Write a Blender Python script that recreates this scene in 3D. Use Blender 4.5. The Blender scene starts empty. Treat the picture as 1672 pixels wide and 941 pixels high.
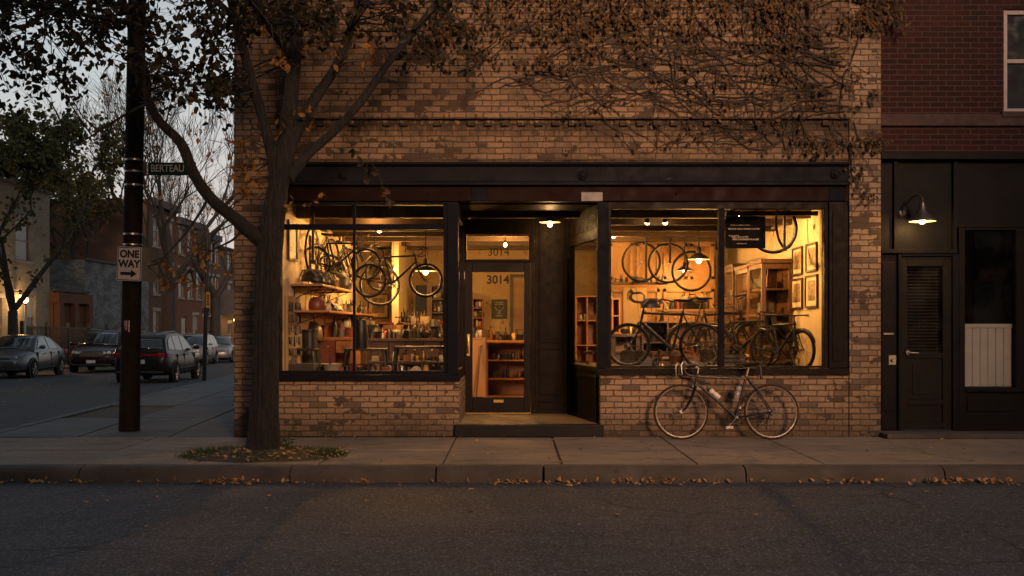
import bpy, math, random
from mathutils import Vector, Matrix
R = math.radians
rnd = random.Random(11)
FPX, CH, HZ, CX = 1600.0, 1.37, 535.0, 836.0   # focal length in photo pixels, eye height, horizon row, optical axis
F = 12.308                                      # distance of the shop front
SC = bpy.context.scene
COL = SC.collection
OFF = {}
V = Vector

def xat(px, Y=F): return (px - CX) * Y / FPX
def zat(py, Y=F): return CH - (py - HZ) * Y / FPX
def at(px, py, Y=F): return V((xat(px, Y), Y, zat(py, Y)))

# ------------------------------------------------------------------ mesh builder
class MB:
    def __init__(s): s.v = []; s.f = []; s.sm = []
    def add(s, vs, fs, smooth=False):
        o = len(s.v); s.v += [tuple(v) for v in vs]
        for f in fs: s.f.append(tuple(i + o for i in f)); s.sm.append(smooth)
        return s
    def box(s, x0, x1, y0, y1, z0, z1):
        if x0 > x1: x0, x1 = x1, x0
        if y0 > y1: y0, y1 = y1, y0
        if z0 > z1: z0, z1 = z1, z0
        return s.add([(x0,y0,z0),(x1,y0,z0),(x1,y1,z0),(x0,y1,z0),(x0,y0,z1),(x1,y0,z1),(x1,y1,z1),(x0,y1,z1)],
                     [(0,3,2,1),(4,5,6,7),(0,1,5,4),(1,2,6,5),(2,3,7,6),(3,0,4,7)])
    def fbox(s, px0, px1, py0, py1, Y, dep):   # a box whose front face fills these photo pixels at distance Y
        return s.box(xat(px0, Y), xat(px1, Y), Y, Y + dep, zat(py1, Y), zat(py0, Y))
    def obox(s, c, sz, M=None):
        M = M or Matrix.Identity(3); c = V(c)
        vs = [c + M @ V((sx*sz[0]/2, sy*sz[1]/2, sz_*sz[2]/2)) for sz_ in (-1,1) for sx, sy in ((-1,-1),(1,-1),(1,1),(-1,1))]
        return s.add(vs, [(0,3,2,1),(4,5,6,7),(0,1,5,4),(1,2,6,5),(2,3,7,6),(3,0,4,7)])
    def tube(s, pts, r, n=6, closed=False, sq=1.0):
        pts = [V(p) for p in pts]; m = len(pts)
        rs = r if isinstance(r, (list, tuple)) else [r]*m
        up = None; rings = []
        for i in range(m):
            if closed: t = pts[(i+1) % m] - pts[i-1]
            else: t = pts[min(i+1, m-1)] - pts[max(i-1, 0)]
            if t.length < 1e-9: t = V((0,0,1))
            t.normalize()
            if up is None:
                up = V((0,0,1)) if abs(t.z) < .9 else V((0,1,0))
            a = up - t * up.dot(t)
            if a.length < 1e-6: a = t.orthogonal()
            a.normalize(); b = t.cross(a); up = a
            rings.append([pts[i] + (a*math.cos(2*math.pi*k/n)*sq + b*math.sin(2*math.pi*k/n))*rs[i] for k in range(n)])
        vs = [p for g in rings for p in g]; fs = []
        for i in range(m if closed else m-1):
            j = (i+1) % m
            for k in range(n):
                l = (k+1) % n
                fs.append((i*n+k, i*n+l, j*n+l, j*n+k))
        s.add(vs, fs, True)
        if not closed:
            s.add(rings[0], [tuple(range(n-1, -1, -1))]); s.add(rings[-1], [tuple(range(n))])
        return s
    def lathe(s, prof, c=(0,0,0), axis=(0,0,1), n=16):
        c = V(c); ax = V(axis).normalized(); a = ax.orthogonal().normalized(); b = ax.cross(a)
        vs = []; fs = []
        for r_, h in prof:
            for k in range(n):
                t = 2*math.pi*k/n
                vs.append(c + ax*h + (a*math.cos(t) + b*math.sin(t))*max(r_, 1e-4))
        for i in range(len(prof)-1):
            for k in range(n):
                l = (k+1) % n
                fs.append((i*n+k, i*n+l, (i+1)*n+l, (i+1)*n+k))
        return s.add(vs, fs, True)
    def sphere(s, c, r, n=12, m=8, sz=1.0):
        return s.lathe([(r*math.sin(math.pi*i/m), -r*sz*math.cos(math.pi*i/m)) for i in range(m+1)], c, (0,0,1), n)
    def torus(s, c, Rr, r, axis='Y', n=40, m=8, w=1.0):
        c = V(c); vs = []; fs = []
        for i in range(n):
            t = 2*math.pi*i/n
            for k in range(m):
                u = 2*math.pi*k/m
                d = Rr + r*math.cos(u); e = r*w*math.sin(u)
                p = (d*math.cos(t), e, d*math.sin(t)) if axis == 'Y' else ((e, d*math.cos(t), d*math.sin(t)) if axis == 'X' else (d*math.cos(t), d*math.sin(t), e))
                vs.append(c + V(p))
        for i in range(n):
            for k in range(m):
                j = (i+1) % n; l = (k+1) % m
                fs.append((i*m+k, i*m+l, j*m+l, j*m+k))
        return s.add(vs, fs, True)
    def prism(s, poly, axis, a, b):
        n = len(poly)
        if axis == 'Y': g = lambda p, h: (p[0], h, p[1])
        elif axis == 'X': g = lambda p, h: (h, p[0], p[1])
        else: g = lambda p, h: (p[0], p[1], h)
        vs = [g(p, a) for p in poly] + [g(p, b) for p in poly]
        fs = [tuple(range(n-1, -1, -1)), tuple(range(n, 2*n))] + [(i, (i+1) % n, n+(i+1) % n, n+i) for i in range(n)]
        return s.add(vs, fs)
    def grid_wall(s, u0, u1, v0, v1, holes, put, dep):
        # a wall face with real openings: put(u, v, d) gives the point at depth d behind the face; holes get reveals
        us = sorted({u0, u1} | {h[0] for h in holes} | {h[1] for h in holes}); vs_ = sorted({v0, v1} | {h[2] for h in holes} | {h[3] for h in holes})
        for a, b in zip(us, us[1:]):
            for c, d in zip(vs_, vs_[1:]):
                m, q = (a+b)/2, (c+d)/2
                if any(h[0] < m < h[1] and h[2] < q < h[3] for h in holes): continue
                s.add([put(a,c,0), put(b,c,0), put(b,d,0), put(a,d,0)], [(0,1,2,3)])
        for a, b, c, d in holes:
            for p, q in (((a,c),(a,d)), ((a,d),(b,d)), ((b,d),(b,c)), ((b,c),(a,c))):
                s.add([put(*p,0), put(*q,0), put(*q,dep), put(*p,dep)], [(0,1,2,3)])
        return s
    def mesh(s, name, off=None):
        me = bpy.data.meshes.new(name)
        vs = s.v if off is None else [(x-off[0], y-off[1], z-off[2]) for x, y, z in s.v]
        me.from_pydata(vs, [], s.f)
        me.polygons.foreach_set('use_smooth', s.sm)
        me.update()
        if any(s.sm):
            try: me.set_sharp_from_angle(angle=R(42))
            except Exception: pass
        return me
    def build(s, name, m, parent=None, bevel=0, **tags):
        off = OFF.get(parent.name) if parent else None
        o = bpy.data.objects.new(name, s.mesh(name, off)); COL.objects.link(o)
        o.data.materials.append(M[m] if isinstance(m, str) else m)
        if parent:
            o.parent = parent
            if off is not None: OFF[o.name] = off
        if bevel:
            b = o.modifiers.new('Bevel', 'BEVEL'); b.width = bevel; b.segments = 2; b.limit_method = 'ANGLE'; b.angle_limit = R(50)
        for k, v in tags.items(): o[k] = v
        return o

def tag(o, label=None, cat=None, group=None, kind=None):
    for k, v in (('label', label), ('category', cat), ('group', group), ('kind', kind)):
        if v: o[k] = v
    return o
def thing(name, label, cat, loc=(0,0,0), rz=0.0, group=None, world=True):
    o = bpy.data.objects.new(name, None); COL.objects.link(o); o.empty_display_size = .1
    o.location = loc; o.rotation_euler = (0, 0, rz)
    if world: OFF[o.name] = V(loc)      # parts are given in world coordinates
    return tag(o, label, cat, group)
def copy_tree(o, parent=None):
    c = o.copy(); COL.objects.link(c)
    if parent: c.parent = parent
    for ch in list(o.children): copy_tree(ch, c)
    return c
def text(name, body, size, m, parent, loc, rot=(R(90),0,0), extr=.001, sx=1.0, align='CENTER', offset=0.0):
    cu = bpy.data.curves.new(name, 'FONT'); cu.body = body; cu.size = size; cu.extrude = extr
    cu.align_x = align; cu.align_y = 'CENTER'; cu.offset = offset
    t = bpy.data.objects.new(name + '_src', cu); COL.objects.link(t)
    dg = bpy.context.evaluated_depsgraph_get(); me = bpy.data.meshes.new_from_object(t.evaluated_get(dg))
    bpy.data.objects.remove(t)
    me.name = name
    o = bpy.data.objects.new(name, me); COL.objects.link(o); me.materials.clear(); me.materials.append(M[m])
    o.parent = parent; off = OFF.get(parent.name, V((0,0,0)))
    o.location = V(loc) - off; o.rotation_euler = rot; o.scale = (sx, 1, 1)
    return o
def light(kind, loc, power, col, size=.03, **kw):
    l = bpy.data.lights.new('lamp_light', kind); l.energy = power; l.color = col
    if kind != 'AREA': l.shadow_soft_size = size
    o = bpy.data.objects.new('lamp_light', l); COL.objects.link(o); o.location = loc
    for k, v in kw.items(): setattr(l, k, v)
    return o

# ------------------------------------------------------------------ materials
M = {}
def nt(name):
    m = bpy.data.materials.new(name); m.use_nodes = True; t = m.node_tree; t.nodes.clear()
    out = t.nodes.new('ShaderNodeOutputMaterial'); M[name] = m
    return m, t, out
def nd(t, typ, **kw):
    n = t.nodes.new(typ)
    for k, v in kw.items():
        if k in n.inputs.keys(): n.inputs[k].default_value = v
        else: setattr(n, k, v)
    return n
def ramp(t, fac, stops, interp='LINEAR'):
    n = t.nodes.new('ShaderNodeValToRGB'); n.color_ramp.interpolation = interp
    e = n.color_ramp.elements
    while len(e) < len(stops): e.new(.5)
    for el, (p, c) in zip(e, stops):
        el.position = p; el.color = (c, c, c, 1) if isinstance(c, (int, float)) else (*c, 1)
    t.links.new(fac, n.inputs[0]); return n.outputs[0]
def mixc(t, fac, a, b, mode='MIX'):
    n = t.nodes.new('ShaderNodeMix'); n.data_type = 'RGBA'; n.blend_type = mode
    for sock, v in ((n.inputs[0], fac), (n.inputs[6], a), (n.inputs[7], b)):
        if hasattr(v, 'is_output'): t.links.new(v, sock)
        elif isinstance(v, (tuple, list)): sock.default_value = (*v, 1)
        else: sock.default_value = v
    return n.outputs[2]
def math_(t, op, a, b=0.0):
    n = t.nodes.new('ShaderNodeMath'); n.operation = op
    for i, v in enumerate((a, b)):
        if hasattr(v, 'is_output'): t.links.new(v, n.inputs[i])
        else: n.inputs[i].default_value = v
    return n.outputs[0]
def noise_(t, vec, scale, detail=4, rough=.55, stretch=None):
    if stretch:
        mp = t.nodes.new('ShaderNodeMapping'); mp.inputs['Scale'].default_value = stretch
        t.links.new(vec, mp.inputs[0]); vec = mp.outputs[0]
    n = nd(t, 'ShaderNodeTexNoise', Scale=scale, Detail=detail, Roughness=rough); t.links.new(vec, n.inputs['Vector'])
    return n.outputs['Fac']
def bump_(t, h, strength, dist):
    b = nd(t, 'ShaderNodeBump', Strength=strength, Distance=dist); t.links.new(h, b.inputs['Height']); return b.outputs[0]
def coord(t, which='Object'):
    if which == 'World': return nd(t, 'ShaderNodeNewGeometry').outputs['Position']
    return nd(t, 'ShaderNodeTexCoord').outputs[which]

def pm(name, c1, c2=None, scale=6, rough=.6, metal=0.0, bump=.0, bscale=60, stretch=None, rvar=.15, c3=None, t3=.66, spec=.5, w='Object', bdist=.01, coat=0):
    m, t, out = nt(name); p = nd(t, 'ShaderNodeBsdfPrincipled'); t.links.new(p.outputs[0], out.inputs[0])
    vec = coord(t, w); n1 = noise_(t, vec, scale, 5, .6, stretch)
    c2 = c2 or tuple(x*.75 for x in c1)
    col = ramp(t, n1, [(.32, c1), (.68, c2)])
    if c3:
        n3 = noise_(t, vec, scale*3.1, 6, .7, stretch); col = mixc(t, ramp(t, n3, [(t3-.03, 0.0), (t3+.03, 1.0)]), col, c3)
    t.links.new(col, p.inputs['Base Color'])
    n2 = noise_(t, vec, scale*2.3, 3)
    t.links.new(ramp(t, n2, [(.3, max(.03, rough-rvar)), (.7, min(1, rough+rvar))]), p.inputs['Roughness'])
    p.inputs['Metallic'].default_value = metal; p.inputs['Specular IOR Level'].default_value = spec; p.inputs['Coat Weight'].default_value = coat
    if bump: t.links.new(bump_(t, noise_(t, vec, bscale, 4, .6, stretch), bump, bdist), p.inputs['Normal'])
    return m
def emis(name, col, strength):
    m, t, out = nt(name); e = nd(t, 'ShaderNodeEmission', Color=(*col, 1), Strength=strength); t.links.new(e.outputs[0], out.inputs[0])
def glass(name, tint, rough=.0, dirt=.03, ior=1.45):
    m, t, out = nt(name)
    tr = nd(t, 'ShaderNodeBsdfTransparent', Color=(*tint, 1)); gl = nd(t, 'ShaderNodeBsdfGlossy', Color=(1,1,1,1), Roughness=rough)
    fr = nd(t, 'ShaderNodeFresnel', IOR=ior); bf = nd(t, 'ShaderNodeNewGeometry').outputs['Backfacing']; t.links.new(math_(t, 'SUBTRACT', ior, math_(t, 'MULTIPLY', bf, ior-1/ior)), fr.inputs['IOR']); mx = nd(t, 'ShaderNodeMixShader')
    t.links.new(fr.outputs[0], mx.inputs[0]); t.links.new(tr.outputs[0], mx.inputs[1]); t.links.new(gl.outputs[0], mx.inputs[2])
    df = nd(t, 'ShaderNodeBsdfDiffuse', Color=(.4,.38,.35,1)); m2 = nd(t, 'ShaderNodeMixShader')
    vec = coord(t, 'World'); d = ramp(t, noise_(t, vec, 3.0, 6, .7), [(.45, 0.0), (.85, dirt*4)])
    t.links.new(d, m2.inputs[0]); t.links.new(mx.outputs[0], m2.inputs[1]); t.links.new(df.outputs[0], m2.inputs[2])
    t.links.new(m2.outputs[0], out.inputs[0])
def brick(name, cols, mortar, bw=.212, bh=.0725, ms=.0095, chips=.0, stain=(.05,.04,.03), stain_t=.62, stain_a=.7, soot=None, rough=.85, bump=.7, wob=.007, band=None):
    m, t, out = nt(name); p = nd(t, 'ShaderNodeBsdfPrincipled'); t.links.new(p.outputs[0], out.inputs[0])
    pos = coord(t, 'World'); sp = nd(t, 'ShaderNodeSeparateXYZ'); t.links.new(pos, sp.inputs[0])
    u = math_(t, 'ADD', sp.outputs[0], sp.outputs[1])
    wn = nd(t, 'ShaderNodeTexNoise', Scale=9.0, Detail=3.0); t.links.new(pos, wn.inputs['Vector'])
    ws = nd(t, 'ShaderNodeSeparateXYZ'); t.links.new(wn.outputs['Color'], ws.inputs[0])
    u2 = math_(t, 'ADD', u, math_(t, 'MULTIPLY', math_(t, 'SUBTRACT', ws.outputs[0], .5), wob*3))
    v2 = math_(t, 'ADD', sp.outputs[2], math_(t, 'MULTIPLY', math_(t, 'SUBTRACT', ws.outputs[1], .5), wob*2.2))
    cb = nd(t, 'ShaderNodeCombineXYZ'); t.links.new(u2, cb.inputs[0]); t.links.new(v2, cb.inputs[1])
    b = nd(t, 'ShaderNodeTexBrick', Scale=1.0); b.offset = .5; b.squash = 1
    b.inputs['Color1'].default_value = (0,0,0,1); b.inputs['Color2'].default_value = (1,1,1,1); b.inputs['Mortar'].default_value = (.5,.5,.5,1)
    b.inputs['Mortar Size'].default_value = ms; b.inputs['Mortar Smooth'].default_value = .45; b.inputs['Brick Width'].default_value = bw; b.inputs['Row Height'].default_value = bh
    t.links.new(cb.outputs[0], b.inputs['Vector'])
    col = ramp(t, b.outputs['Color'], [(i/max(1, len(cols)-1)*.96+.02 if len(cols) > 1 else .5, c) for i, c in enumerate(cols)])
    fine = noise_(t, pos, 34, 6, .68); mid = noise_(t, pos, 11, 5, .65)
    col = mixc(t, ramp(t, fine, [(.38, .0), (.72, .5)]), col, tuple(c*.42 for c in cols[len(cols)//2]), 'MIX')
    mf = b.outputs['Fac']
    if chips:
        ch = ramp(t, mid, [(.60, 0.0), (.66, 1.0)]); col = mixc(t, math_(t, 'MULTIPLY', ch, chips), col, tuple(c*.2 for c in cols[len(cols)//2]))
        sp2 = nd(t, 'ShaderNodeTexBrick', Scale=1.0); sp2.offset = .5; sp2.inputs['Color1'].default_value = (0,0,0,1); sp2.inputs['Color2'].default_value = (1,1,1,1); sp2.inputs['Mortar Size'].default_value = 0; sp2.inputs['Brick Width'].default_value = bw; sp2.inputs['Row Height'].default_value = bh; sp2.inputs['Bias'].default_value = 0
        t.links.new(cb.outputs[0], sp2.inputs['Vector'])      # spalled bricks come in clusters, with ragged edges
        cl = noise_(t, pos, 1.6, 3, .6, (1, 1, 1.6)); sc = math_(t, 'ADD', math_(t, 'ADD', math_(t, 'MULTIPLY', cl, 1.1), math_(t, 'MULTIPLY', sp2.outputs['Color'], .34)), math_(t, 'MULTIPLY', mid, .45))
        col = mixc(t, ramp(t, math_(t, 'MULTIPLY', sc, .8), [(.893, 0.0), (.905, .85)]), col, (.03, .021, .015))
    col = mixc(t, mf, col, mortar)
    big = noise_(t, pos, 1.1, 7, .68, (1, 1, 1.7)); col = mixc(t, math_(t, 'MULTIPLY', ramp(t, big, [(stain_t-.12, 0.0), (stain_t+.1, 1.0)]), stain_a), col, stain)
    if band:   # ragged darker band under the projecting course
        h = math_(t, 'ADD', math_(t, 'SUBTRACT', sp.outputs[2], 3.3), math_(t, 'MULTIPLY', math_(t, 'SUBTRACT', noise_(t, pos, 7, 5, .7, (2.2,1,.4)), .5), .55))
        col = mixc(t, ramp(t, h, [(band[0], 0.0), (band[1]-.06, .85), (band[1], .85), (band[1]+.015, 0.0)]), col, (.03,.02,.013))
    if soot:   # dark weathered rows near the pavement
        h = math_(t, 'ADD', sp.outputs[2], math_(t, 'MULTIPLY', math_(t, 'SUBTRACT', mid, .5), .5))
        col = mixc(t, ramp(t, h, [(0.02, .75), (soot, 0.0)]), col, (.035,.027,.02))
    t.links.new(col, p.inputs['Base Color']); p.inputs['Roughness'].default_value = rough; p.inputs['Specular IOR Level'].default_value = .3
    hgt = math_(t, 'SUBTRACT', math_(t, 'ADD', math_(t, 'MULTIPLY', fine, .35), math_(t, 'MULTIPLY', mid, .6)), mf)
    t.links.new(bump_(t, hgt, bump, .012), p.inputs['Normal'])
def leafmat(name, stops, scale=14):
    m, t, out = nt(name); p = nd(t, 'ShaderNodeBsdfPrincipled', Roughness=.6); pos = coord(t, 'World')
    col = ramp(t, noise_(t, pos, scale, 2, .5), stops); t.links.new(col, p.inputs['Base Color']); p.inputs['Specular IOR Level'].default_value = .25
    tl = nd(t, 'ShaderNodeBsdfTranslucent'); t.links.new(col, tl.inputs[0]); mx = nd(t, 'ShaderNodeMixShader', Fac=.25)
    t.links.new(p.outputs[0], mx.inputs[1]); t.links.new(tl.outputs[0], mx.inputs[2]); t.links.new(mx.outputs[0], out.inputs[0])

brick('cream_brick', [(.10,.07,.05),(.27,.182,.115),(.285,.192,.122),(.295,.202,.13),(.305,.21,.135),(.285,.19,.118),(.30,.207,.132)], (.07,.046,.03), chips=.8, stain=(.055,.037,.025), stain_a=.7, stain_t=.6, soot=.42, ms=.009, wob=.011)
brick('cream_brick_dimmed', [(.16,.102,.06),(.205,.132,.077),(.22,.142,.083),(.235,.154,.092),(.22,.142,.08),(.23,.15,.088)], (.058,.038,.025), chips=.7, stain=(.045,.03,.02), stain_a=.8, stain_t=.56, ms=.009, wob=.011, band=(.42,.66))  # cream brick darkened to paint in light falling off up the wall
brick('red_brick', [(.017,.003,.002),(.026,.0042,.0028),(.034,.0055,.0035),(.021,.0036,.0025)], (.055,.034,.024), bw=.205, bh=.068, ms=.007, stain=(.04,.012,.01), stain_a=.5, bump=.5, wob=.003)
brick('brown_brick', [(.06,.032,.023),(.085,.042,.028),(.07,.036,.027)], (.07,.06,.05), stain=(.05,.03,.025), bump=.4)
brick('terracotta_brick', [(.10,.037,.022),(.13,.048,.027),(.115,.04,.024)], (.09,.058,.04), stain=(.07,.03,.02), bump=.4)
brick('grey_brick', [(.12,.125,.13),(.17,.178,.185),(.24,.245,.25)], (.10,.10,.10), stain=(.055,.057,.06), stain_a=.85, stain_t=.52, bump=.5)
brick('pale_brick', [(.20,.175,.13),(.23,.20,.15),(.26,.22,.165)], (.15,.13,.11), stain=(.10,.085,.06), bump=.4)
pm('black_paint', (.006,.006,.007), (.010,.009,.009), 5, .5, bump=.1, bscale=30, c3=(.03,.02,.013), t3=.75, spec=.15)
pm('navy_paint', (.005,.006,.010), (.008,.008,.011), 4, .65, bump=.08, bscale=24, c3=(.04,.028,.022), t3=.76, w='World', spec=.05)
pm('brown_black_paint', (.006,.0042,.003), (.010,.0065,.0045), 5, .55, bump=.12, bscale=35, c3=(.07,.04,.02), t3=.80, w='World', spec=.08)
pm('steel_beam', (.006,.0065,.010), (.010,.010,.013), 2.2, .6, metal=.0, spec=.06, bump=.12, bscale=16, c3=(.04,.037,.036), t3=.69, stretch=(.35,1,1.6), w='World')
pm('oxblood_paint', (.015,.0055,.0042), (.009,.004,.0034), 2.5, .6, spec=.05, bump=.2, bscale=25, c3=(.07,.024,.014), t3=.72, stretch=(.4,1,1.5), w='World')
pm('plate_grey', (.19,.178,.165), (.125,.112,.10), 9, .6)
pm('stone_ledge', (.055,.028,.022), (.035,.019,.016), 5, .85, bump=.5, w='World')
pm('kerb_concrete', (.068,.055,.047), (.036,.029,.025), 2.2, .9, bump=.6, bscale=40, c3=(.03,.025,.022), t3=.64, w='World')
pm('joint_dirt', (.02,.016,.012), (.035,.028,.02), 8, .95, w='World')
pm('entry_floor', (.19,.14,.085), (.12,.085,.05), 3, .6, bump=.25, c3=(.06,.045,.03), t3=.66, w='World')
pm('soil', (.035,.025,.018), (.055,.038,.024), 20, .95, bump=.8, bscale=60, w='World')
pm('bark', (.024,.017,.013), (.007,.0055,.005), 22, .9, bump=1.0, bscale=26, stretch=(1,1,.10), w='World', bdist=.06, c3=(.003,.0025,.002), t3=.52)
pm('bark_far', (.03,.026,.022), (.018,.015,.013), 8, .9)
pm('twig', (.018,.013,.009), (.028,.019,.013), 9, .85)
pm('pole_wood', (.017,.012,.010), (.008,.006,.0055), 6, .85, spec=.15, bump=.5, bscale=22, stretch=(1,1,.08), w='World')
pm('metal_band', (.42,.40,.37), (.3,.28,.25), 10, .35, metal=.9)
pm('sign_white', (.46,.43,.42), (.38,.35,.34), 8, .5, c3=(.3,.22,.17), t3=.74)
pm('sign_black', (.008,.009,.010), (.012,.012,.012), 8, .6, spec=.15)
pm('sign_green', (.006,.055,.036), (.008,.045,.03), 8, .6, spec=.1)
pm('sign_letter', (.80,.76,.68), (.7,.66,.58), 10, .5)
pm('sign_yellow', (.50,.28,.03), (.42,.22,.03), 8, .5)
pm('sign_back', (.20,.19,.175), (.15,.14,.13), 8, .5, metal=.4)
pm('iron', (.012,.012,.013), (.02,.02,.02), 6, .5, metal=.3)
pm('shade_metal', (.11,.095,.085), (.06,.052,.048), 14, .42, metal=.7, c3=(.17,.12,.09), t3=.7)
pm('shade_dark', (.018,.015,.012), (.03,.022,.016), 14, .4, metal=.4)
pm('shade_inner', (.75,.66,.5), (.65,.55,.4), 10, .5)
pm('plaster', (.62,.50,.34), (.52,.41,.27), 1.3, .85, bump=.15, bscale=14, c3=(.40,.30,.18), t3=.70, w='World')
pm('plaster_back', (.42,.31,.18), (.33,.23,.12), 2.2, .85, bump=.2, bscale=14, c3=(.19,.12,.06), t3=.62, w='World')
pm('ceiling_wood', (.075,.045,.025), (.045,.027,.016), 3, .7, stretch=(.15,1,1), bump=.3, w='World')
pm('floor_wood', (.25,.17,.09), (.17,.11,.06), 4, .55, stretch=(1,.12,1), bump=.2, w='World')
pm('deck_wood', (.09,.055,.03), (.06,.036,.02), 4, .6, stretch=(.15,1,1), bump=.3, w='World')
pm('oak', (.30,.17,.07), (.21,.11,.04), 7, .5, stretch=(.2,1,1), bump=.2)
pm('honey_wood', (.29,.15,.045), (.20,.10,.03), 4, .45, stretch=(1,1,.14), bump=.2, c3=(.2,.095,.03), t3=.7)
pm('orange_wood', (.36,.15,.04), (.27,.105,.03), 7, .45, stretch=(.2,1,1), bump=.15)
pm('red_wood', (.16,.035,.018), (.11,.024,.014), 7, .45, bump=.15)
pm('dark_wood', (.045,.024,.013), (.028,.015,.009), 7, .5, stretch=(.2,1,1), bump=.2)
pm('beige_panel', (.36,.26,.14), (.28,.19,.10), 3, .7)
pm('black_rubber', (.008,.007,.007), (.012,.011,.010), 20, .8, spec=.15)
pm('board_black', (.005,.005,.005), (.008,.008,.008), 9, .85, spec=.05)
pm('gum_rubber', (.045,.025,.014), (.03,.018,.010), 20, .8, spec=.15)
pm('alloy', (.26,.24,.22), (.18,.165,.155), 20, .42, metal=.9)
pm('rim_bright', (.17,.148,.13), (.11,.096,.085), 20, .4, metal=.4)
pm('rim_dark', (.035,.028,.022), (.02,.017,.014), 20, .4, metal=.3)
pm('walnut', (.10,.045,.016), (.065,.028,.010), 7, .4, stretch=(1,1,.2), bump=.15)
pm('rim_metal', (.24,.22,.20), (.16,.145,.13), 20, .42, metal=1.0)
pm('spoke_dark', (.06,.05,.04), (.04,.035,.03), 20, .45, metal=.7)
pm('dull_alloy', (.28,.24,.2), (.2,.17,.14), 20, .4, metal=.9)
pm('chain_metal', (.06,.05,.045), (.03,.028,.025), 20, .45, metal=.8)
pm('frame_black', (.006,.0065,.008), (.009,.009,.010), 12, .45, spec=.2)
pm('frame_road', (.014,.014,.016), (.010,.010,.012), 12, .3, metal=.1, spec=.4)
pm('frame_brown', (.016,.010,.006), (.012,.008,.005), 12, .45, spec=.2)
pm('frame_green', (.010,.016,.012), (.008,.012,.010), 12, .45, spec=.2)
pm('frame_steel', (.03,.022,.014), (.02,.015,.010), 12, .35, metal=.3)
pm('saddle_black', (.008,.0075,.007), (.014,.012,.011), 16, .5, spec=.25)
pm('saddle_leather', (.07,.03,.012), (.05,.02,.008), 16, .4)
pm('bar_tape', (.030,.018,.012), (.045,.026,.016), 30, .65, bump=.3)
pm('bottle_white', (.60,.47,.40), (.50,.40,.34), 10, .35)
pm('bottle_grey', (.26,.24,.26), (.20,.18,.2), 10, .35)
for nm, c in dict(white=(.62,.56,.46), cream=(.5,.4,.24), grey=(.22,.2,.18), black=(.014,.013,.012), red=(.33,.03,.018), rust=(.24,.07,.025), orange=(.42,.15,.03), yellow=(.46,.28,.05), green=(.05,.09,.04), blue=(.05,.09,.16), brown=(.11,.055,.025), tan=(.32,.2,.1)).items():
    pm('c_'+nm, tuple(x*.72 for x in c), tuple(x*.45 for x in c), 14, .45, bump=.1)
pm('brass', (.55,.35,.12), (.4,.25,.08), 20, .35, metal=.9)
pm('window_frame_white', (.42,.33,.29), (.34,.26,.23), 8, .6, w='World')
pm('wainscot', (.66,.62,.54), (.58,.54,.47), 5, .6, w='World')
pm('dark_interior', (.05,.047,.045), (.07,.064,.058), 3, .9, w='World')
pm('blind_slat', (.06,.042,.028), (.04,.03,.02), 9, .5)
pm('door_black', (.006,.0055,.005), (.010,.008,.007), 5, .5, bump=.1, bscale=30, c3=(.07,.04,.02), t3=.78, w='World', spec=.1)
pm('roof_dark', (.05,.05,.055), (.035,.035,.038), 3, .8)
pm('shopfront_black', (.004,.004,.005), (.008,.007,.007), 4, .5, bump=.1, bscale=40, c3=(.06,.05,.045), t3=.765, w='World', spec=.08, rvar=.06)
pm('paint_silver', (.17,.18,.185), (.15,.16,.165), 3, .32, metal=.5, coat=.25, rvar=.05)
pm('paint_grey', (.075,.08,.084), (.065,.068,.072), 3, .32, metal=.5, coat=.25, rvar=.05)
pm('paint_dark', (.010,.010,.014), (.012,.012,.015), 3, .3, metal=.0, spec=.18, coat=.05, rvar=.05)
pm('paint_maroon', (.02,.012,.011), (.017,.011,.010), 3, .3, metal=.0, spec=.2, coat=.05, rvar=.05)
pm('car_glass', (.012,.016,.018), (.016,.02,.022), 3, .06, rvar=.02, spec=.8)
pm('car_black', (.01,.01,.01), (.015,.015,.015), 10, .6)
pm('light_clear', (.5,.48,.42), (.4,.38,.35), 12, .12)
pm('light_red', (.22,.012,.01), (.16,.01,.01), 12, .15)
pm('light_amber', (.4,.13,.02), (.3,.1,.02), 12, .2)
pm('plate_white', (.5,.5,.5), (.4,.4,.4), 12, .5)
pm('paper_dark', (.018,.022,.02), (.028,.032,.03), 10, .6)
pm('paper_mat', (.62,.52,.36), (.55,.46,.31), 8, .6)
pm('photo_print', (.34,.25,.14), (.08,.055,.03), 13, .35, c3=(.5,.4,.25), t3=.6)
pm('chalk', (.45,.4,.32), (.2,.18,.14), 30, .8)
pm('notice_pink', (.50,.38,.40), (.4,.3,.33), 30, .7)
pm('window_dark', (.02,.025,.03), (.03,.035,.04), 4, .1, spec=.7)
pm('curtain', (.24,.26,.27), (.18,.2,.21), 6, .8, stretch=(1,1,.1))
leafmat('leaf_near', [(.3,(.012,.014,.006)),(.5,(.024,.022,.008)),(.64,(.05,.032,.010)),(.78,(.13,.06,.016))])
leafmat('leaf_orange', [(.3,(.18,.085,.022)),(.5,(.26,.12,.025)),(.7,(.12,.075,.02))])
leafmat('leaf_ivy', [(.3,(.022,.012,.005)),(.45,(.045,.023,.007)),(.6,(.095,.048,.012)),(.74,(.15,.08,.018))], 11)
leafmat('leaf_far', [(.3,(.026,.032,.010)),(.5,(.05,.054,.016)),(.7,(.085,.07,.018))], 3)
leafmat('leaf_litter', [(.3,(.28,.16,.07)),(.5,(.46,.28,.13)),(.7,(.17,.09,.04))], 17)
leafmat('grass_green', [(.3,(.028,.05,.014)),(.6,(.05,.075,.02)),(.75,(.12,.09,.02))], 20)
emis('bulb_warm', (1, .62, .26), 42)
emis('bulb_dim', (1, .55, .2), 14)
emis('window_glow', (1, .50, .12), 1.1)
glass('shop_glass', (.97,.96,.95), dirt=.003, ior=1.30)
glass('dull_glass', (.8,.8,.8), dirt=.01)
glass('dark_glass', (.85,.85,.85), dirt=.006)

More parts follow.
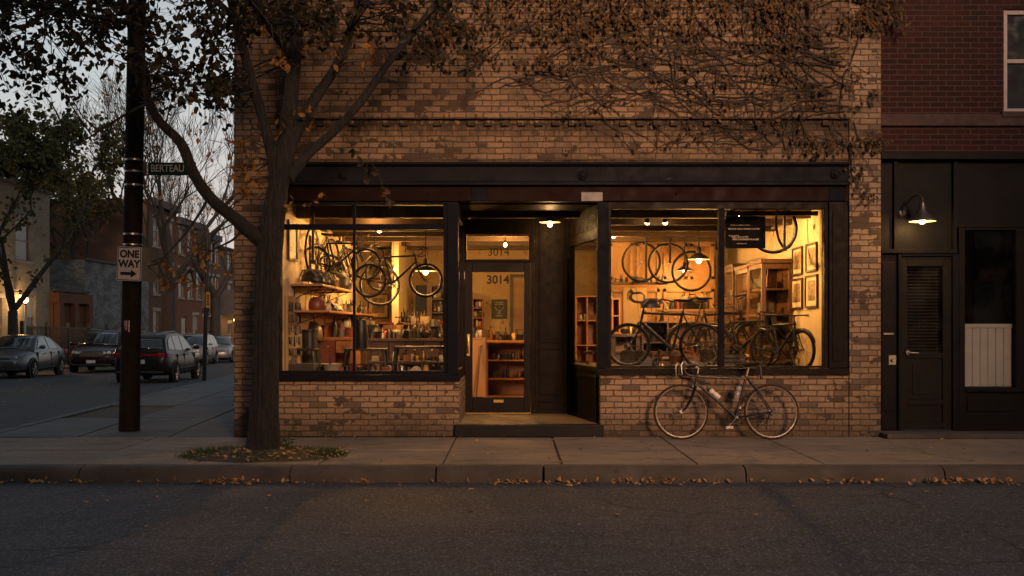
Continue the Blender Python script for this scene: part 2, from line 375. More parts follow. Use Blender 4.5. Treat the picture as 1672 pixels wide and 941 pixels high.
def cracks(t, pos, scale, width, warp=.25):
    wn = nd(t, 'ShaderNodeTexNoise', Scale=scale*2.5, Detail=4.0); t.links.new(pos, wn.inputs['Vector'])
    a = nd(t, 'ShaderNodeVectorMath', operation='SCALE'); a.inputs['Scale'].default_value = warp/scale; t.links.new(wn.outputs['Color'], a.inputs[0])
    b = nd(t, 'ShaderNodeVectorMath', operation='ADD'); t.links.new(pos, b.inputs[0]); t.links.new(a.outputs[0], b.inputs[1])
    v = nd(t, 'ShaderNodeTexVoronoi', feature='DISTANCE_TO_EDGE', Scale=scale); t.links.new(b.outputs[0], v.inputs['Vector'])
    return ramp(t, v.outputs['Distance'], [(0.0, 1.0), (width, 0.0)])
def asphalt(name, base, dark, grit=(.15,.145,.15)):
    m, t, out = nt(name); p = nd(t, 'ShaderNodeBsdfPrincipled', Roughness=.8); t.links.new(p.outputs[0], out.inputs[0]); pos = coord(t, 'World')
    big = noise_(t, pos, .45, 6, .65, (.6, 2.2, 1)); f = noise_(t, pos, 62, 2, .7, (1, .45, 1)); f2 = noise_(t, pos, 30, 4, .8, (1, .5, 1)); f3 = noise_(t, pos, 5, 5, .7, (.5, 1.4, 1))
    c = ramp(t, big, [(.32, dark), (.66, base)]); c = mixc(t, ramp(t, f3, [(.35, .45), (.55, 0.0)]), c, tuple(v*.5 for v in dark))
    c = mixc(t, ramp(t, f, [(.54, 0.0), (.70, .85)]), c, grit); c = mixc(t, ramp(t, f2, [(.36, .85), (.48, 0.0)]), c, tuple(v*.35 for v in dark))
    msk = ramp(t, noise_(t, pos, .35, 3, .6), [(.48, 0.0), (.6, 1.0)])
    c = mixc(t, math_(t, 'MULTIPLY', cracks(t, pos, .55, .012), math_(t, 'MULTIPLY', msk, .85)), c, (.008,.008,.008))
    st_ = ramp(t, noise_(t, pos, 1.7, 3, .5, (.7, 1.2, 1)), [(.68, 0.0), (.76, .6)]); c = mixc(t, st_, c, (.012,.012,.013))
    t.links.new(c, p.inputs['Base Color']); p.inputs['Specular IOR Level'].default_value = .3
    t.links.new(bump_(t, math_(t, 'ADD', f, math_(t, 'MULTIPLY', f2, 1.5)), 1.0, .015), p.inputs['Normal'])
asphalt('asphalt', (.051,.058,.077), (.033,.037,.049), (.19,.185,.19))
asphalt('asphalt_side', (.046,.049,.056), (.030,.032,.037))
def paving(name, c1, c2, dirt, spot):
    m, t, out = nt(name); p = nd(t, 'ShaderNodeBsdfPrincipled', Roughness=.88); t.links.new(p.outputs[0], out.inputs[0]); pos = coord(t, 'World')
    c = ramp(t, noise_(t, pos, .7, 5, .65), [(.3, c1), (.7, c2)]); c = mixc(t, ramp(t, noise_(t, pos, 2.6, 7, .75, (.6,1.2,1)), [(.50, 0.0), (.68, .75)]), c, dirt)
    c = mixc(t, ramp(t, noise_(t, pos, 38, 3, .7), [(.34, .5), (.5, 0.0)]), c, tuple(v*.55 for v in c2))
    v = nd(t, 'ShaderNodeTexVoronoi', Scale=2.3); t.links.new(pos, v.inputs['Vector']); wn = noise_(t, pos, 14, 2)
    c = mixc(t, ramp(t, math_(t, 'ADD', v.outputs['Distance'], math_(t, 'MULTIPLY', wn, .05)), [(.075, .8), (.095, 0.0)]), c, spot)       # trodden gum and drips
    msk = ramp(t, noise_(t, pos, .5, 2, .5), [(.5, 0.0), (.58, 1.0)]); c = mixc(t, math_(t, 'MULTIPLY', cracks(t, pos, .8, .008, .5), math_(t, 'MULTIPLY', msk, .8)), c, (.012,.010,.008))
    t.links.new(c, p.inputs['Base Color']); p.inputs['Specular IOR Level'].default_value = .3
    t.links.new(bump_(t, math_(t, 'ADD', noise_(t, pos, 60, 4, .7), math_(t, 'MULTIPLY', noise_(t, pos, 6, 4), 2.0)), .5, .008), p.inputs['Normal'])
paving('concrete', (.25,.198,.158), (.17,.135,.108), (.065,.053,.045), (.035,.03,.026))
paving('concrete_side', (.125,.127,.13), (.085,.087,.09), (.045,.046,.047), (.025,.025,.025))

# ------------------------------------------------------------------ leaves
def leaf(mb, p, d, n, L, W):
    d = d.normalized(); s = d.cross(n)
    if s.length < 1e-4: s = d.orthogonal()
    s.normalize(); n = s.cross(d)
    q = [p, p + d*L*.3 + s*W*.5 + n*W*.12, p + d*L*.7 + s*W*.36 + n*W*.08, p + d*L, p + d*L*.7 - s*W*.36 + n*W*.08, p + d*L*.3 - s*W*.5 + n*W*.12]
    mb.add(q, [(0,1,2,3),(0,3,4,5)])
def rdir(r, up=0.0):
    while True:
        d = V((r.uniform(-1,1), r.uniform(-1,1), r.uniform(-1,1)))
        if .05 < d.length < 1: d.normalize(); d.z += up; return d.normalized()
def grow(mb, p, d, L, rad, lv, tips, r, kids=(2,3), bend=.25, up=.12, shrink=.72, spread=.75, n=6, minr=.004):
    pts = [p.copy()]; rs = [rad]; k = 4
    for i in range(k):
        d = (d + rdir(r)*bend*.5 + V((0,0,up*.3))).normalized(); p = p + d*L/k
        pts.append(p.copy()); rs.append(max(minr*.7, rad*(1 - (i+1)/k*.42)))
    mb.tube(pts, rs, n=n if lv > 1 else 4)
    if lv <= 0:
        tips.append((pts, d)); return
    tips.append((pts[2:], d))
    for c in range(r.randint(*kids)):
        q = pts[-1] if c < 2 else pts[r.randint(2, k)]
        nd_ = (d + rdir(r)*spread + V((0,0,up))).normalized()
        grow(mb, q, nd_, L*shrink*r.uniform(.75,1.15), rs[-1]*r.uniform(.6,.85), lv-1, tips, r, kids, bend, up, shrink, spread, n, minr)
# ------------------------------------------------------------------ camera, sky, sun
cam = bpy.data.cameras.new('camera'); co = bpy.data.objects.new('camera', cam); COL.objects.link(co)
co.location = (0, 0, CH); co.rotation_euler = (R(90), 0, 0)
cam.sensor_width = 36; cam.lens = FPX/1672*36; cam.shift_y = (HZ-470.5)/1672; cam.clip_end = 3000; cam.clip_start = .1
SC.camera = co
SUN_EL, SUN_AZ = R(13.0), R(166)          # low sun behind the camera, shining through the gap between the added blocks opposite (azimuth from +Y, clockwise)
w = bpy.data.worlds.new('World'); SC.world = w; w.use_nodes = True; t = w.node_tree; t.nodes.clear()
sky = t.nodes.new('ShaderNodeTexSky'); sky.sky_type = 'NISHITA'; sky.sun_disc = False; sky.sun_elevation = SUN_EL; sky.sun_rotation = SUN_AZ
sky.air_density = 1.2; sky.dust_density = 3.0; sky.ozone_density = 1.0
hs = nd(t, 'ShaderNodeHueSaturation', Saturation=.45, Value=1.0); t.links.new(sky.outputs[0], hs.inputs['Color'])
# twilight glow low in the sky beyond the side street
gd = nd(t, 'ShaderNodeTexCoord').outputs['Generated']; dp = nd(t, 'ShaderNodeVectorMath', operation='DOT_PRODUCT'); t.links.new(gd, dp.inputs[0]); dp.inputs[1].default_value = V((-.45,.87,.12)).normalized()
gs = nd(t, 'ShaderNodeSeparateXYZ'); t.links.new(gd, gs.inputs[0])
gcol = ramp(t, gs.outputs[2], [(.0,(5.2,4.1,3.4)),(.10,(4.7,4.15,3.85)),(.22,(3.9,4.05,4.1)),(.5,(1.9,2.35,2.85))])
gn = noise_(t, gd, 3.2, 6, .6, (1,1,3.5)); gamt = math_(t, 'MULTIPLY', ramp(t, dp.outputs['Value'], [(.2,0.0),(.95,1.0)]), ramp(t, gn, [(.25,.75),(.7,1.05)]))
glow = mixc(t, gamt, hs.outputs[0], gcol)
bg = nd(t, 'ShaderNodeBackground', Strength=.12); wo = t.nodes.new('ShaderNodeOutputWorld')
t.links.new(glow, bg.inputs[0]); t.links.new(bg.outputs[0], wo.inputs[0])
sl = bpy.data.lights.new('sun', 'SUN'); sl.energy = 4.9; sl.angle = R(18); sl.color = (1, .53, .29)
so = bpy.data.objects.new('sun', sl); COL.objects.link(so)
sd = V((math.sin(SUN_AZ)*math.cos(SUN_EL), math.cos(SUN_AZ)*math.cos(SUN_EL), math.sin(SUN_EL + R(4))))
so.rotation_euler = (-sd).to_track_quat('-Z', 'Y').to_euler()
vs = SC.view_settings; vs.view_transform = 'Standard'; vs.look = 'None'; vs.exposure = .3; vs.gamma = 1; vs.use_curve_mapping = False
SC.render.engine = 'CYCLES'
cy = SC.cycles; cy.use_denoising = True; cy.max_bounces = 8; cy.diffuse_bounces = 3; cy.glossy_bounces = 3; cy.transparent_max_bounces = 24
cy.sample_clamp_indirect = 3; cy.sample_clamp_direct = 12; cy.caustics_reflective = False; cy.caustics_refractive = False

# ------------------------------------------------------------------ ground
KY = 9.62                      # face of the kerb
def sidez(Y): return -.013*max(0, Y - 13.0)
def struct(mb, name, m, **k):
    o = mb.build(name, m); o['kind'] = 'structure'; return o
g = MB(); g.add([(-300,-120,-.3),(300,-120,-.3),(300,13,-.3),(-300,13,-.3),(300,500,-6.7),(-300,500,-6.7)], [(0,1,2,3),(3,2,4,5)])
struct(g, 'ground', 'joint_dirt')
g = MB(); g.add([(-60,-25,-.15),(60,-25,-.15),(60,KY+.05,-.15),(-60,KY+.05,-.15)], [(0,1,2,3)])
struct(g, 'road', 'asphalt')
ys = [KY+.05, 13.0, 20, 40, 70, 120]
g = MB(); vs_ = []
for y in ys: vs_ += [(-30, y, -.14 + sidez(y)), (-4.4 if y < 13 else -5.0, y, -.14 + sidez(y))]
g.add(vs_, [(2*i, 2*i+1, 2*i+3, 2*i+2) for i in range(len(ys)-1)])
struct(g, 'side_street', 'asphalt_side')
# paving slabs of the main sidewalk with real open joints over dark dirt
XS = [-8.4,-6.9,-5.6,-4.42,-3.2,-1.94,-.70,.50,1.86,3.13,4.50,5.8,7.1,8.4,9.7,11,12.3,13.6,14.9,16.2,17.5,18.8,20]
g = MB(); r_ = random.Random(3)
for a, b in zip(XS, XS[1:]):
    rows = [(9.80, 10.95), (10.95, 12.22)] if a < -1.9 else [(9.80, 12.30)]
    for y0, y1 in rows:
        sk = .045*(y1-y0) if a > .4 else 0
        j = .009; z = r_.uniform(-.004, .004); ty = r_.uniform(-.004, .004)
        if a < -2 and y0 < 10 and a > -4: j = .012
        g.add([(a+j-sk*.0,y0+j,-.10),(b-j,y0+j,-.10),(b-j,y1-j,-.10),(a+j,y1-j,-.10),(a+j,y0+j,z),(b-j,y0+j,z+ty),(b-j,y1-j,z+ty),(a+j,y1-j,z)],
              [(4,5,6,7),(0,1,5,4),(1,2,6,5),(2,3,7,6),(3,0,4,7)])
o = struct(g, 'sidewalk', 'concrete'); b_ = o.modifiers.new('Bevel', 'BEVEL'); b_.width = .006; b_.segments = 1
g = MB(); g.box(-8.4, 20, 9.75, 12.33, -.3, -.025); struct(g, 'sidewalk_bed', 'joint_dirt')
# side sidewalk running back beside the shop, sloping gently away
g = MB()
def kx(y): return -6.87 - .14*(y-13.15)
yy = [12.24]
while yy[-1] < 62: yy.append(yy[-1] + 1.45)
for y0, y1 in zip(yy, yy[1:]):
    c0, c1 = kx(y0), kx(y1); n = 3
    for i in range(n):
        def pt(f, y): return V((kx(y) + .17 + (-3.3 - .1*(y-12) - kx(y))*f, y, sidez(y) + r_.uniform(-.003,.003)))
        e = .004
        if 12.24 < y0 < 40 and i == 0 and 15 < y0 < 17: continue
        q = [pt(i/n+e, y0+.01), pt((i+1)/n-e, y0+.01), pt((i+1)/n-e, y1-.01), pt(i/n+e, y1-.01)]
        g.add(q + [p - V((0,0,.1)) for p in q], [(0,1,2,3),(4,5,1,0),(5,6,2,1),(6,7,3,2),(7,4,0,3)])
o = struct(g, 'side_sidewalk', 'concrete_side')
g = MB(); vs_ = []
for y in (12.24, 13.0, 30, 62): vs_ += [(kx(y)+.05, y, sidez(y)-.03), (-3.3-.1*(y-12), y, sidez(y)-.03)]
g.add(vs_, [(0,1,3,2),(2,3,5,4),(4,5,7,6)]); struct(g, 'side_sidewalk_bed', 'soil')
g = MB()
for y0, y1 in zip(yy, yy[1:]):
    a, b = V((kx(y0+.01), y0+.01, sidez(y0))), V((kx(y1-.01), y1-.01, sidez(y1))); dx = V((.15,0,0)); dn = V((0,0,-.2))
    g.add([a, a+dx, b+dx, b, a+dn+V((-.02,0,0)), a+dx+dn, b+dx+dn, b+dn+V((-.02,0,0))], [(0,1,2,3),(4,0,3,7),(4,5,1,0),(5,6,2,1),(6,7,3,2)])
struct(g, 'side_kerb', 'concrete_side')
# rounded corner kerb outside the left edge and the main kerb stones
KX = [-8.4,-6.3,-4.25,-2.18,-.75,.31,2.3,4.25,6.4,8.6,10.8,13,15.2,17.4,20]
g = MB(); prof = [(9.79,-.28),(9.79,.004),(9.72,.006),(9.665,-.002),(9.625,-.022),(9.607,-.055),(9.60,-.16),(9.598,-.28)]
for a, b in zip(KX, KX[1:]):
    j = .012 if abs(a-.31) < .01 or abs(b-.31) < .01 else .006
    n = len(prof); jj = r_.uniform(-.006,.006)
    k = 6; vs_ = []
    for i in range(k+1):
        x = a+j + (b-a-2*j)*i/k; w_ = r_.uniform(-.004,.004)
        e = .012 if i in (0, k) else 0
        vs_ += [(x, y + jj + w_ + (e if q in (4,5) else 0), z - (e if q in (2,3,4) else 0)) for q, (y, z) in enumerate(prof)]
    fs = [(i*n+q, i*n+q+1, (i+1)*n+q+1, (i+1)*n+q) for i in range(k) for q in range(n-1)]
    g.add(vs_, fs, True); g.add(vs_[:n], [tuple(range(n))]); g.add(vs_[-n:], [tuple(range(n-1,-1,-1))])
struct(g, 'kerb', 'kerb_concrete')
# far pavement across the side street
g = MB(); vs_ = []
for y in (20, 40, 70, 120): vs_ += [(-20.2, y, -.14+sidez(y)), (-20.2, y, .0+sidez(y)), (-32, y, .0+sidez(y))]
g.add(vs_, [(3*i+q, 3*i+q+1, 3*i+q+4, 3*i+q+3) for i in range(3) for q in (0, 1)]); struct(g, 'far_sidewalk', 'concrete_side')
# dark patched trench in the side street, and the ramp of the corner
g = MB(); P = [(40,686),(120,668),(190,663),(235,668),(150,684),(60,696)]
def sg(px, py, dz=0):     # pixel to a point on the sloping side-street surface
    s_ = .013; Y = FPX*(CH + .14 - 13.0*s_ - dz)/((py-HZ) - FPX*s_); return V((xat(px, Y), Y, -.14 + sidez(Y) + dz))
q = [sg(*p, .006) for p in P]; g.add(q, [tuple(range(len(q)-1, -1, -1))]); struct(g, 'road_patch', 'asphalt')
# tree pit
g = MB(); r_ = random.Random(8); ring = []; ctr = at(434, 748, 10.55); ctr.z = .02
for i in range(40):
    a = 2*math.pi*i/40; ring.append(V((ctr.x + .84*math.cos(a)*r_.uniform(.93,1.05), 10.42 + .50*math.sin(a)*r_.uniform(.9,1.06), .006)))
mid_ = [V((ctr.x + (p.x-ctr.x)*.55, 10.42+(p.y-10.42)*.55, .045 + r_.uniform(0,.02))) for p in ring]
n = 40; g.add(ring + mid_ + [V((ctr.x, 10.45, .08))], [(i, (i+1) % n, n+(i+1) % n, n+i) for i in range(n)] + [(n+i, n+(i+1) % n, 2*n) for i in range(n)], True)
struct(g, 'tree_pit', 'soil')
g = MB()
for i in range(6000):
    a = r_.uniform(0, 2*math.pi); q_ = r_.uniform(.3, 1.08)
    if math.sin(a) < -.25 and r_.random() < .8: continue
    p = V((ctr.x + .86*q_*math.cos(a), 10.42 + .52*q_*math.sin(a), .01 + .05*max(0, 1-q_)))
    if math.sin(p.x*9) + math.sin(p.y*13+1) < -.6: continue
    h = r_.uniform(.03, .085); d = V((r_.uniform(-.6,.6), r_.uniform(-.6,.6), 1)).normalized(); s = V((r_.uniform(-1,1), r_.uniform(-1,1), 0)).normalized()*.005
    g.add([p-s, p+s, p + d*h], [(0,1,2)])
o = g.build('grass', 'grass_green'); tag(o, kind='stuff')
g = MB()
def litter(x, y, z, s, flat=.35):
    d = V((r_.uniform(-1,1), r_.uniform(-1,1), r_.uniform(-flat, flat))).normalized(); n_ = V((r_.uniform(-.5,.5), r_.uniform(-.5,.5), 1)).normalized()
    leaf(g, V((x, y, z)), d, n_, s, s*.62)
for i in range(4200):     # gutter, in drifts
    x = r_.uniform(-6.5, 9); dens = .07 + .9*max(0, math.sin(x*1.7)*.35 + math.sin(x*4.3+1)*.35 + math.sin(x*9.1+2)*.3)
    if r_.random() > dens: continue
    litter(x, KY - abs(r_.gauss(0, .06)) - .02, -.145 + r_.uniform(.0,.025), r_.uniform(.03,.062), .8)
for i in range(170):
    a = r_.uniform(0, 2*math.pi); q_ = r_.uniform(.3,1.1); litter(ctr.x + .15 + .85*q_*math.cos(a), 10.30 + .42*q_*math.sin(a), .05 + .03*(1-q_), r_.uniform(.03,.07), .6)
for i in range(60): litter(r_.uniform(-6, 8), r_.uniform(9.9, 12.2), .012, r_.uniform(.03,.06))
for i in range(40): litter(r_.uniform(-5, 7), r_.uniform(7.2, 9.5), -.142, r_.uniform(.03,.06), .2)
for i in range(40): litter(r_.choice((-.70,.50,.505,1.86,-.70)) + r_.gauss(0,.012), r_.uniform(9.9, 12.2), .0, r_.uniform(.015,.035))
for i in range(60): litter(r_.uniform(-3.3, 8), 12.22 + r_.uniform(-.06,.05), .012, r_.uniform(.02,.05))
for p in ((1125,808),(1520,804),(936,795),(1010,843),(610,800)):
    Y = FPX*(CH+.15)/(p[1]-HZ); litter(xat(p[0], Y), Y, -.14, .075, .1)
for i in range(70):
    q = sg(r_.uniform(0, 380), r_.uniform(612, 660), .14); litter(q.x, q.y, q.z+.01, .06)
for i in range(120): y = r_.uniform(34, 60); litter(-20.1 + abs(r_.gauss(0,.2)), y, -.12+sidez(y), .1)
o = g.build('fallen_leaves', 'leaf_litter'); tag(o, kind='stuff')
# ------------------------------------------------------------------ the bicycle shop
S = thing('shop_building', 'cream brick corner bicycle shop with two big lit display windows', 'building', (.57, F, 0))
XL, XR = xat(383), xat(1437)
WT = 6.9
LY0, LY1 = zat(608), zat(333)          # display windows
# upper wall, ledge, plain band, piers
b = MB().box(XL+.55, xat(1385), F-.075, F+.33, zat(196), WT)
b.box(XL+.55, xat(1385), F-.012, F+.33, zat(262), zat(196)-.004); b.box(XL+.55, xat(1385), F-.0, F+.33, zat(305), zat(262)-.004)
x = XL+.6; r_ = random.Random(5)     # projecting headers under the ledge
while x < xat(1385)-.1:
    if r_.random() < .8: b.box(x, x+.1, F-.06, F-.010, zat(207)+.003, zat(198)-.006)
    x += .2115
b.build('brick_wall', 'cream_brick_dimmed', S, bevel=.006)
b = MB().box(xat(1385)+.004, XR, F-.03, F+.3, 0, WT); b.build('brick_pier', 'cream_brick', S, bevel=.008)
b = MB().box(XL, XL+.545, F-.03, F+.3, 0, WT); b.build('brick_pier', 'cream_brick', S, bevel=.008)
b = MB().add([(XL, F+.3, 0), (XL-.25, F+9.5, -.2), (XL-.25, F+9.5, WT), (XL, F+.3, WT)], [(0,1,2,3)]); b.add([(XL+.3, F+.3, 0), (XL+.05, F+9.5, -.2), (XL+.05, F+9.5, WT), (XL+.3, F+.3, WT)], [(3,2,1,0)]); b.build('side_wall', 'cream_brick_dimmed', S)
b = MB().box(XL-.25, XR, F+9.5, F+9.8, -.3, WT); b.build('rear_wall', 'cream_brick_dimmed', S)
b = MB().box(XL+.05, XR-.02, F+.31, F+9.5, WT-.3, WT-.1); b.build('roof', 'roof_dark', S)
# bulkheads below the windows
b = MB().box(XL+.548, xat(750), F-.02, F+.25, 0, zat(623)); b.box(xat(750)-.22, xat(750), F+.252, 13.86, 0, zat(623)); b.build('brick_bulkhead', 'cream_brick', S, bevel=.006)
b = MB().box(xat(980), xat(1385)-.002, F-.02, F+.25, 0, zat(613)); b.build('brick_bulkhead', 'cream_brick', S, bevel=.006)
# steel beam with rosettes and the painted timber band below
bx0, bx1 = xat(452), xat(1384)
b = MB().prism([(F-.02,zat(266)),(F-.10,zat(266)),(F-.10,zat(270)),(F-.055,zat(274)),(F-.05,zat(297)),(F-.10,zat(299)),(F-.10,zat(304)),(F-.02,zat(304))], 'X', bx0, bx1)
beam = b.build('steel_lintel', 'steel_beam', S, bevel=.004)
for px, py in ((951,287), (1363,285), (560,286)):
    c = at(px, py, F-.052); MB().lathe([(0,.045),(.016,.045),(.02,.03),(.045,.02),(.06,.008),(.062,0)], c, (0,-1,0), 18).build('rosette', 'steel_beam', beam)
b = MB().box(bx0, bx1, F-.035, F+.2, zat(329), zat(305.5)); band = b.build('timber_band', 'oxblood_paint', S, bevel=.005)
for px0, px1 in ((770, 796), (1355, 1381)): MB().fbox(px0, px1, 306.5, 328, F-.043, .01).build('iron_strap', 'navy_paint', band, bevel=.003)
MB().fbox(949, 984, 314, 328.5, F-.047, .012).build('metal_plate', 'plate_grey', band, bevel=.003)
for px in (700, 905, 1105, 1240): MB().lathe([(0,.012),(.018,.012),(.022,0)], at(px, 316, F-.036), (0,-1,0), 12).build('bolt', 'oxblood_paint', band)
# left display window
FY = F+.03
b = MB()
b.fbox(453, 746, 330, 334.5, FY-.03, .12); b.fbox(450, 746, 606, 612, FY-.03, .14)
b.fbox(453, 458, 334.5, 606, FY-.03, .12); b.fbox(724, 730, 334.5, 606, FY-.03, .12)
wl = b.build('display_window', 'navy_paint', S, bevel=.004)
b = MB().fbox(458, 724, 366, 375, FY, .06); b.build('transom_bar', 'navy_paint', wl, bevel=.003)
b = MB().fbox(576, 580.3, 334.5, 606, FY+.012, .03); b.build('mullion', 'navy_paint', wl)
b = MB().box(xat(458), xat(724), FY+.045, FY+.050, zat(366), LY1); b.build('pane', 'shop_glass', wl)
b = MB().box(xat(458), xat(724), FY+.045, FY+.050, zat(606), zat(375)); b.build('pane', 'shop_glass', wl)
b = MB().box(xat(450), xat(752), F-.075, F+.04, zat(622), zat(612.5)); b.build('sill', 'navy_paint', wl, bevel=.008)
b = MB().box(xat(730)+.003, xat(748), F-.03, F+.18, zat(612), zat(330)); b.build('corner_post', 'navy_paint', S, bevel=.006)
# right display window
b = MB(); b.fbox(976, 1352, 330, 341, FY-.03, .12); b.fbox(993, 1352, 598, 601, FY-.03, .14); b.fbox(993, 998, 341, 598, FY-.03, .12); b.fbox(1346, 1352, 341, 598, FY-.03, .12)
wr = b.build('display_window', 'brown_black_paint', S, bevel=.004)
b = MB().fbox(1174, 1183, 341, 598, FY-.01, .10); b.build('mullion', 'navy_paint', wr, bevel=.004)
for a, c in ((998, 1174), (1183, 1346)): MB().box(xat(a), xat(c), FY+.045, FY+.050, zat(598), zat(341)).build('pane', 'shop_glass', wr)
b = MB().box(xat(975), xat(1385)-.003, F-.075, F+.04, zat(612), zat(601.5)); b.build('sill', 'brown_black_paint', wr, bevel=.008)
b = MB().box(xat(976), xat(993)-.003, F-.03, F+.12, zat(601), zat(330.2)); b.build('corner_post', 'navy_paint', S, bevel=.006)
b = MB().box(xat(1352)+.003, xat(1384)-.006, F-.03, F+.15, zat(601), zat(330)); b.box(xat(1358), xat(1376), F-.042, F-.028, zat(590), zat(345)); b.build('pilaster', 'brown_black_paint', S, bevel=.006)
# recessed entrance
DY = 13.90; fz_ = .155
def dx(px): return xat(px, DY)
def dz(py): return zat(py, DY)
x0, x1 = xat(742), xat(985)
b = MB().box(x0, x1, F-.09, F+.06, 0, fz_); b.build('step', 'black_paint', S, bevel=.012)
b = MB().add([(xat(748), F+.058, fz_-.004), (xat(980), F+.058, fz_-.004), (dx(925), DY+.02, fz_-.004), (dx(752), DY+.02, fz_-.004)], [(0,1,2,3)]); b.build('entry_floor', 'entry_floor', S)
b = MB().box(xat(742), xat(990), F+.2, DY+.1, zat(331), zat(331)+.05); b.build('soffit', 'brown_black_paint', S)
# left glazed return of the recess
b = MB(); lx = xat(748)
b.box(lx-.06, lx, F+.19, DY-.05, zat(623), zat(606)); b.box(lx-.06, lx, F+.19, DY-.05, zat(350), zat(331)); b.box(lx-.06, lx, DY-.14, DY-.05, zat(606), zat(350))
wr2 = b.build('return_window', 'brown_black_paint', S, bevel=.004)
MB().box(lx-.034, lx-.03, F+.19, DY-.14, zat(606), zat(350)).build('pane', 'shop_glass', wr2)
# door frame, transom, door
b = MB()
b.box(dx(750), dx(757.5), DY-.05, DY+.1, fz_, zat(331)); b.box(dx(867), dx(873), DY-.05, DY+.1, fz_, zat(331))
b.box(dx(757.5), dx(867), DY-.05, DY+.1, dz(428), dz(424)); b.box(dx(757.5), dx(867), DY-.05, DY+.1, dz(383), zat(331))
b.box(dx(757.5), dx(762), DY-.04, DY+.08, dz(424), dz(383)); b.box(dx(863.5), dx(867), DY-.04, DY+.08, dz(424), dz(383))
fr = b.build('door_frame', 'brown_black_paint', S, bevel=.004)
MB().box(dx(762), dx(863.5), DY+.01, DY+.015, dz(424), dz(383)).build('transom_pane', 'shop_glass', fr)
text('house_number', '3014', .165, 'sign_black', fr, (dx(814), DY+.006, dz(412)), sx=.95)
b = MB(); D0, D1 = dx(758), dx(866.5)
b.box(D0, dx(771.5), DY-.02, DY+.03, fz_+.012, dz(428.6)); b.box(dx(855.5), D1, DY-.02, DY+.03, fz_+.012, dz(428.6))
b.box(dx(771.5), dx(855.5), DY-.02, DY+.03, dz(444.5), dz(428.6)); b.box(dx(771.5), dx(855.5), DY-.02, DY+.03, fz_+.012, dz(649))
door = b.build('door', 'door_black', S, bevel=.006)
MB().box(dx(771.5), dx(855.5), DY+.003, DY+.008, dz(649), dz(444.5)).build('pane', 'shop_glass', door)
text('house_number', '3014', .165, 'sign_black', door, (dx(813), DY-.002, dz(457.5)), sx=.98, offset=.004)
h = MB(); hx, h0, h1 = dx(765), dz(578), dz(549)
h.tube([(hx,DY-.02,h0+.02),(hx,DY-.065,h0+.02),(hx,DY-.07,h0+.05),(hx,DY-.07,h1-.05),(hx,DY-.065,h1-.02),(hx,DY-.02,h1-.02)], .009, 8); h.box(hx-.02,hx+.02,DY-.026,DY-.02,h0-.03,h1+.03); h.build('handle', 'brass', door)
MB().fbox(806, 822, 653, 657.5, DY-.03, .012).build('mail_slot', 'brass', door, bevel=.002)
for py in (450, 640): MB().fbox(757, 759.2, py-6, py+6, DY-.032, .02).build('hinge', 'dull_alloy', door)
MB().box(D0, D1, DY-.06, DY+.06, fz_, fz_+.01).build('threshold', 'brass', fr)
# panelled pier right of the door
b = MB(); b.box(dx(873.5), dx(929), DY-.02, DY+.1, fz_, zat(331))
for py0, py1 in ((352, 560), (568, 645), (654, 668)):
    a0, a1, c0, c1 = dx(880), dx(922), dz(py1), dz(py0)
    for q in ((a0,a1,c0,c0+.025),(a0,a1,c1-.025,c1),(a0,a0+.025,c0+.025,c1-.025),(a1-.025,a1,c0+.025,c1-.025)): b.box(q[0], q[1], DY-.038, DY-.019, q[2], q[3])
b.build('panelled_wall', 'brown_black_paint', S, bevel=.005)
# splayed side window of the recess, running from the right corner post back to the panelled pier
A = V((xat(979), F+.12)); B = V((dx(927), DY-.02)); dr = (B-A); ln = dr.length; dr.normalize(); nn = V((dr.y, -dr.x))    # nn points into the shop
def sp(u, dep, z): p = A + dr*u + nn*dep; return V((p.x, p.y, z))
def sbox(mb, u0, u1, d0, d1, z0, z1):
    mb.add([sp(u0,d0,z0),sp(u1,d0,z0),sp(u1,d1,z0),sp(u0,d1,z0),sp(u0,d0,z1),sp(u1,d0,z1),sp(u1,d1,z1),sp(u0,d1,z1)], [(0,3,2,1),(4,5,6,7),(0,1,5,4),(1,2,6,5),(2,3,7,6),(3,0,4,7)])
zs, zt = zat(601), 2.50
b = MB(); sbox(b, 0, ln, -.02, .07, zs-.06, zs); sbox(b, 0, ln, -.01, .06, zt, zt+.1); sbox(b, 0, .07, -.01, .06, zs, zt); sbox(b, ln-.16, ln, -.01, .06, zs, zt); sbox(b, 0, ln, 0, .06, zt+.1, zat(331))
for k in range(9): sbox(b, .1, ln-.16, -.014, .0, zt+.14+k*.022, zt+.15+k*.022)
sw = b.build('side_window', 'brown_black_paint', S, bevel=.004)
b = MB(); sbox(b, .07, ln-.16, .02, .025, zs, zt); b.build('pane', 'shop_glass', sw)
b = MB(); sbox(b, 0, ln, 0, .08, 0, zs-.06)
for q in ((.06, ln-.08, .12, .17), (.06, ln-.08, zs-.16, zs-.11), (.06, .11, .17, zs-.16), (ln-.13, ln-.08, .17, zs-.16)): sbox(b, q[0], q[1], -.018, 0, q[2], q[3])
b.build('side_panel', 'brown_black_paint', S, bevel=.005)
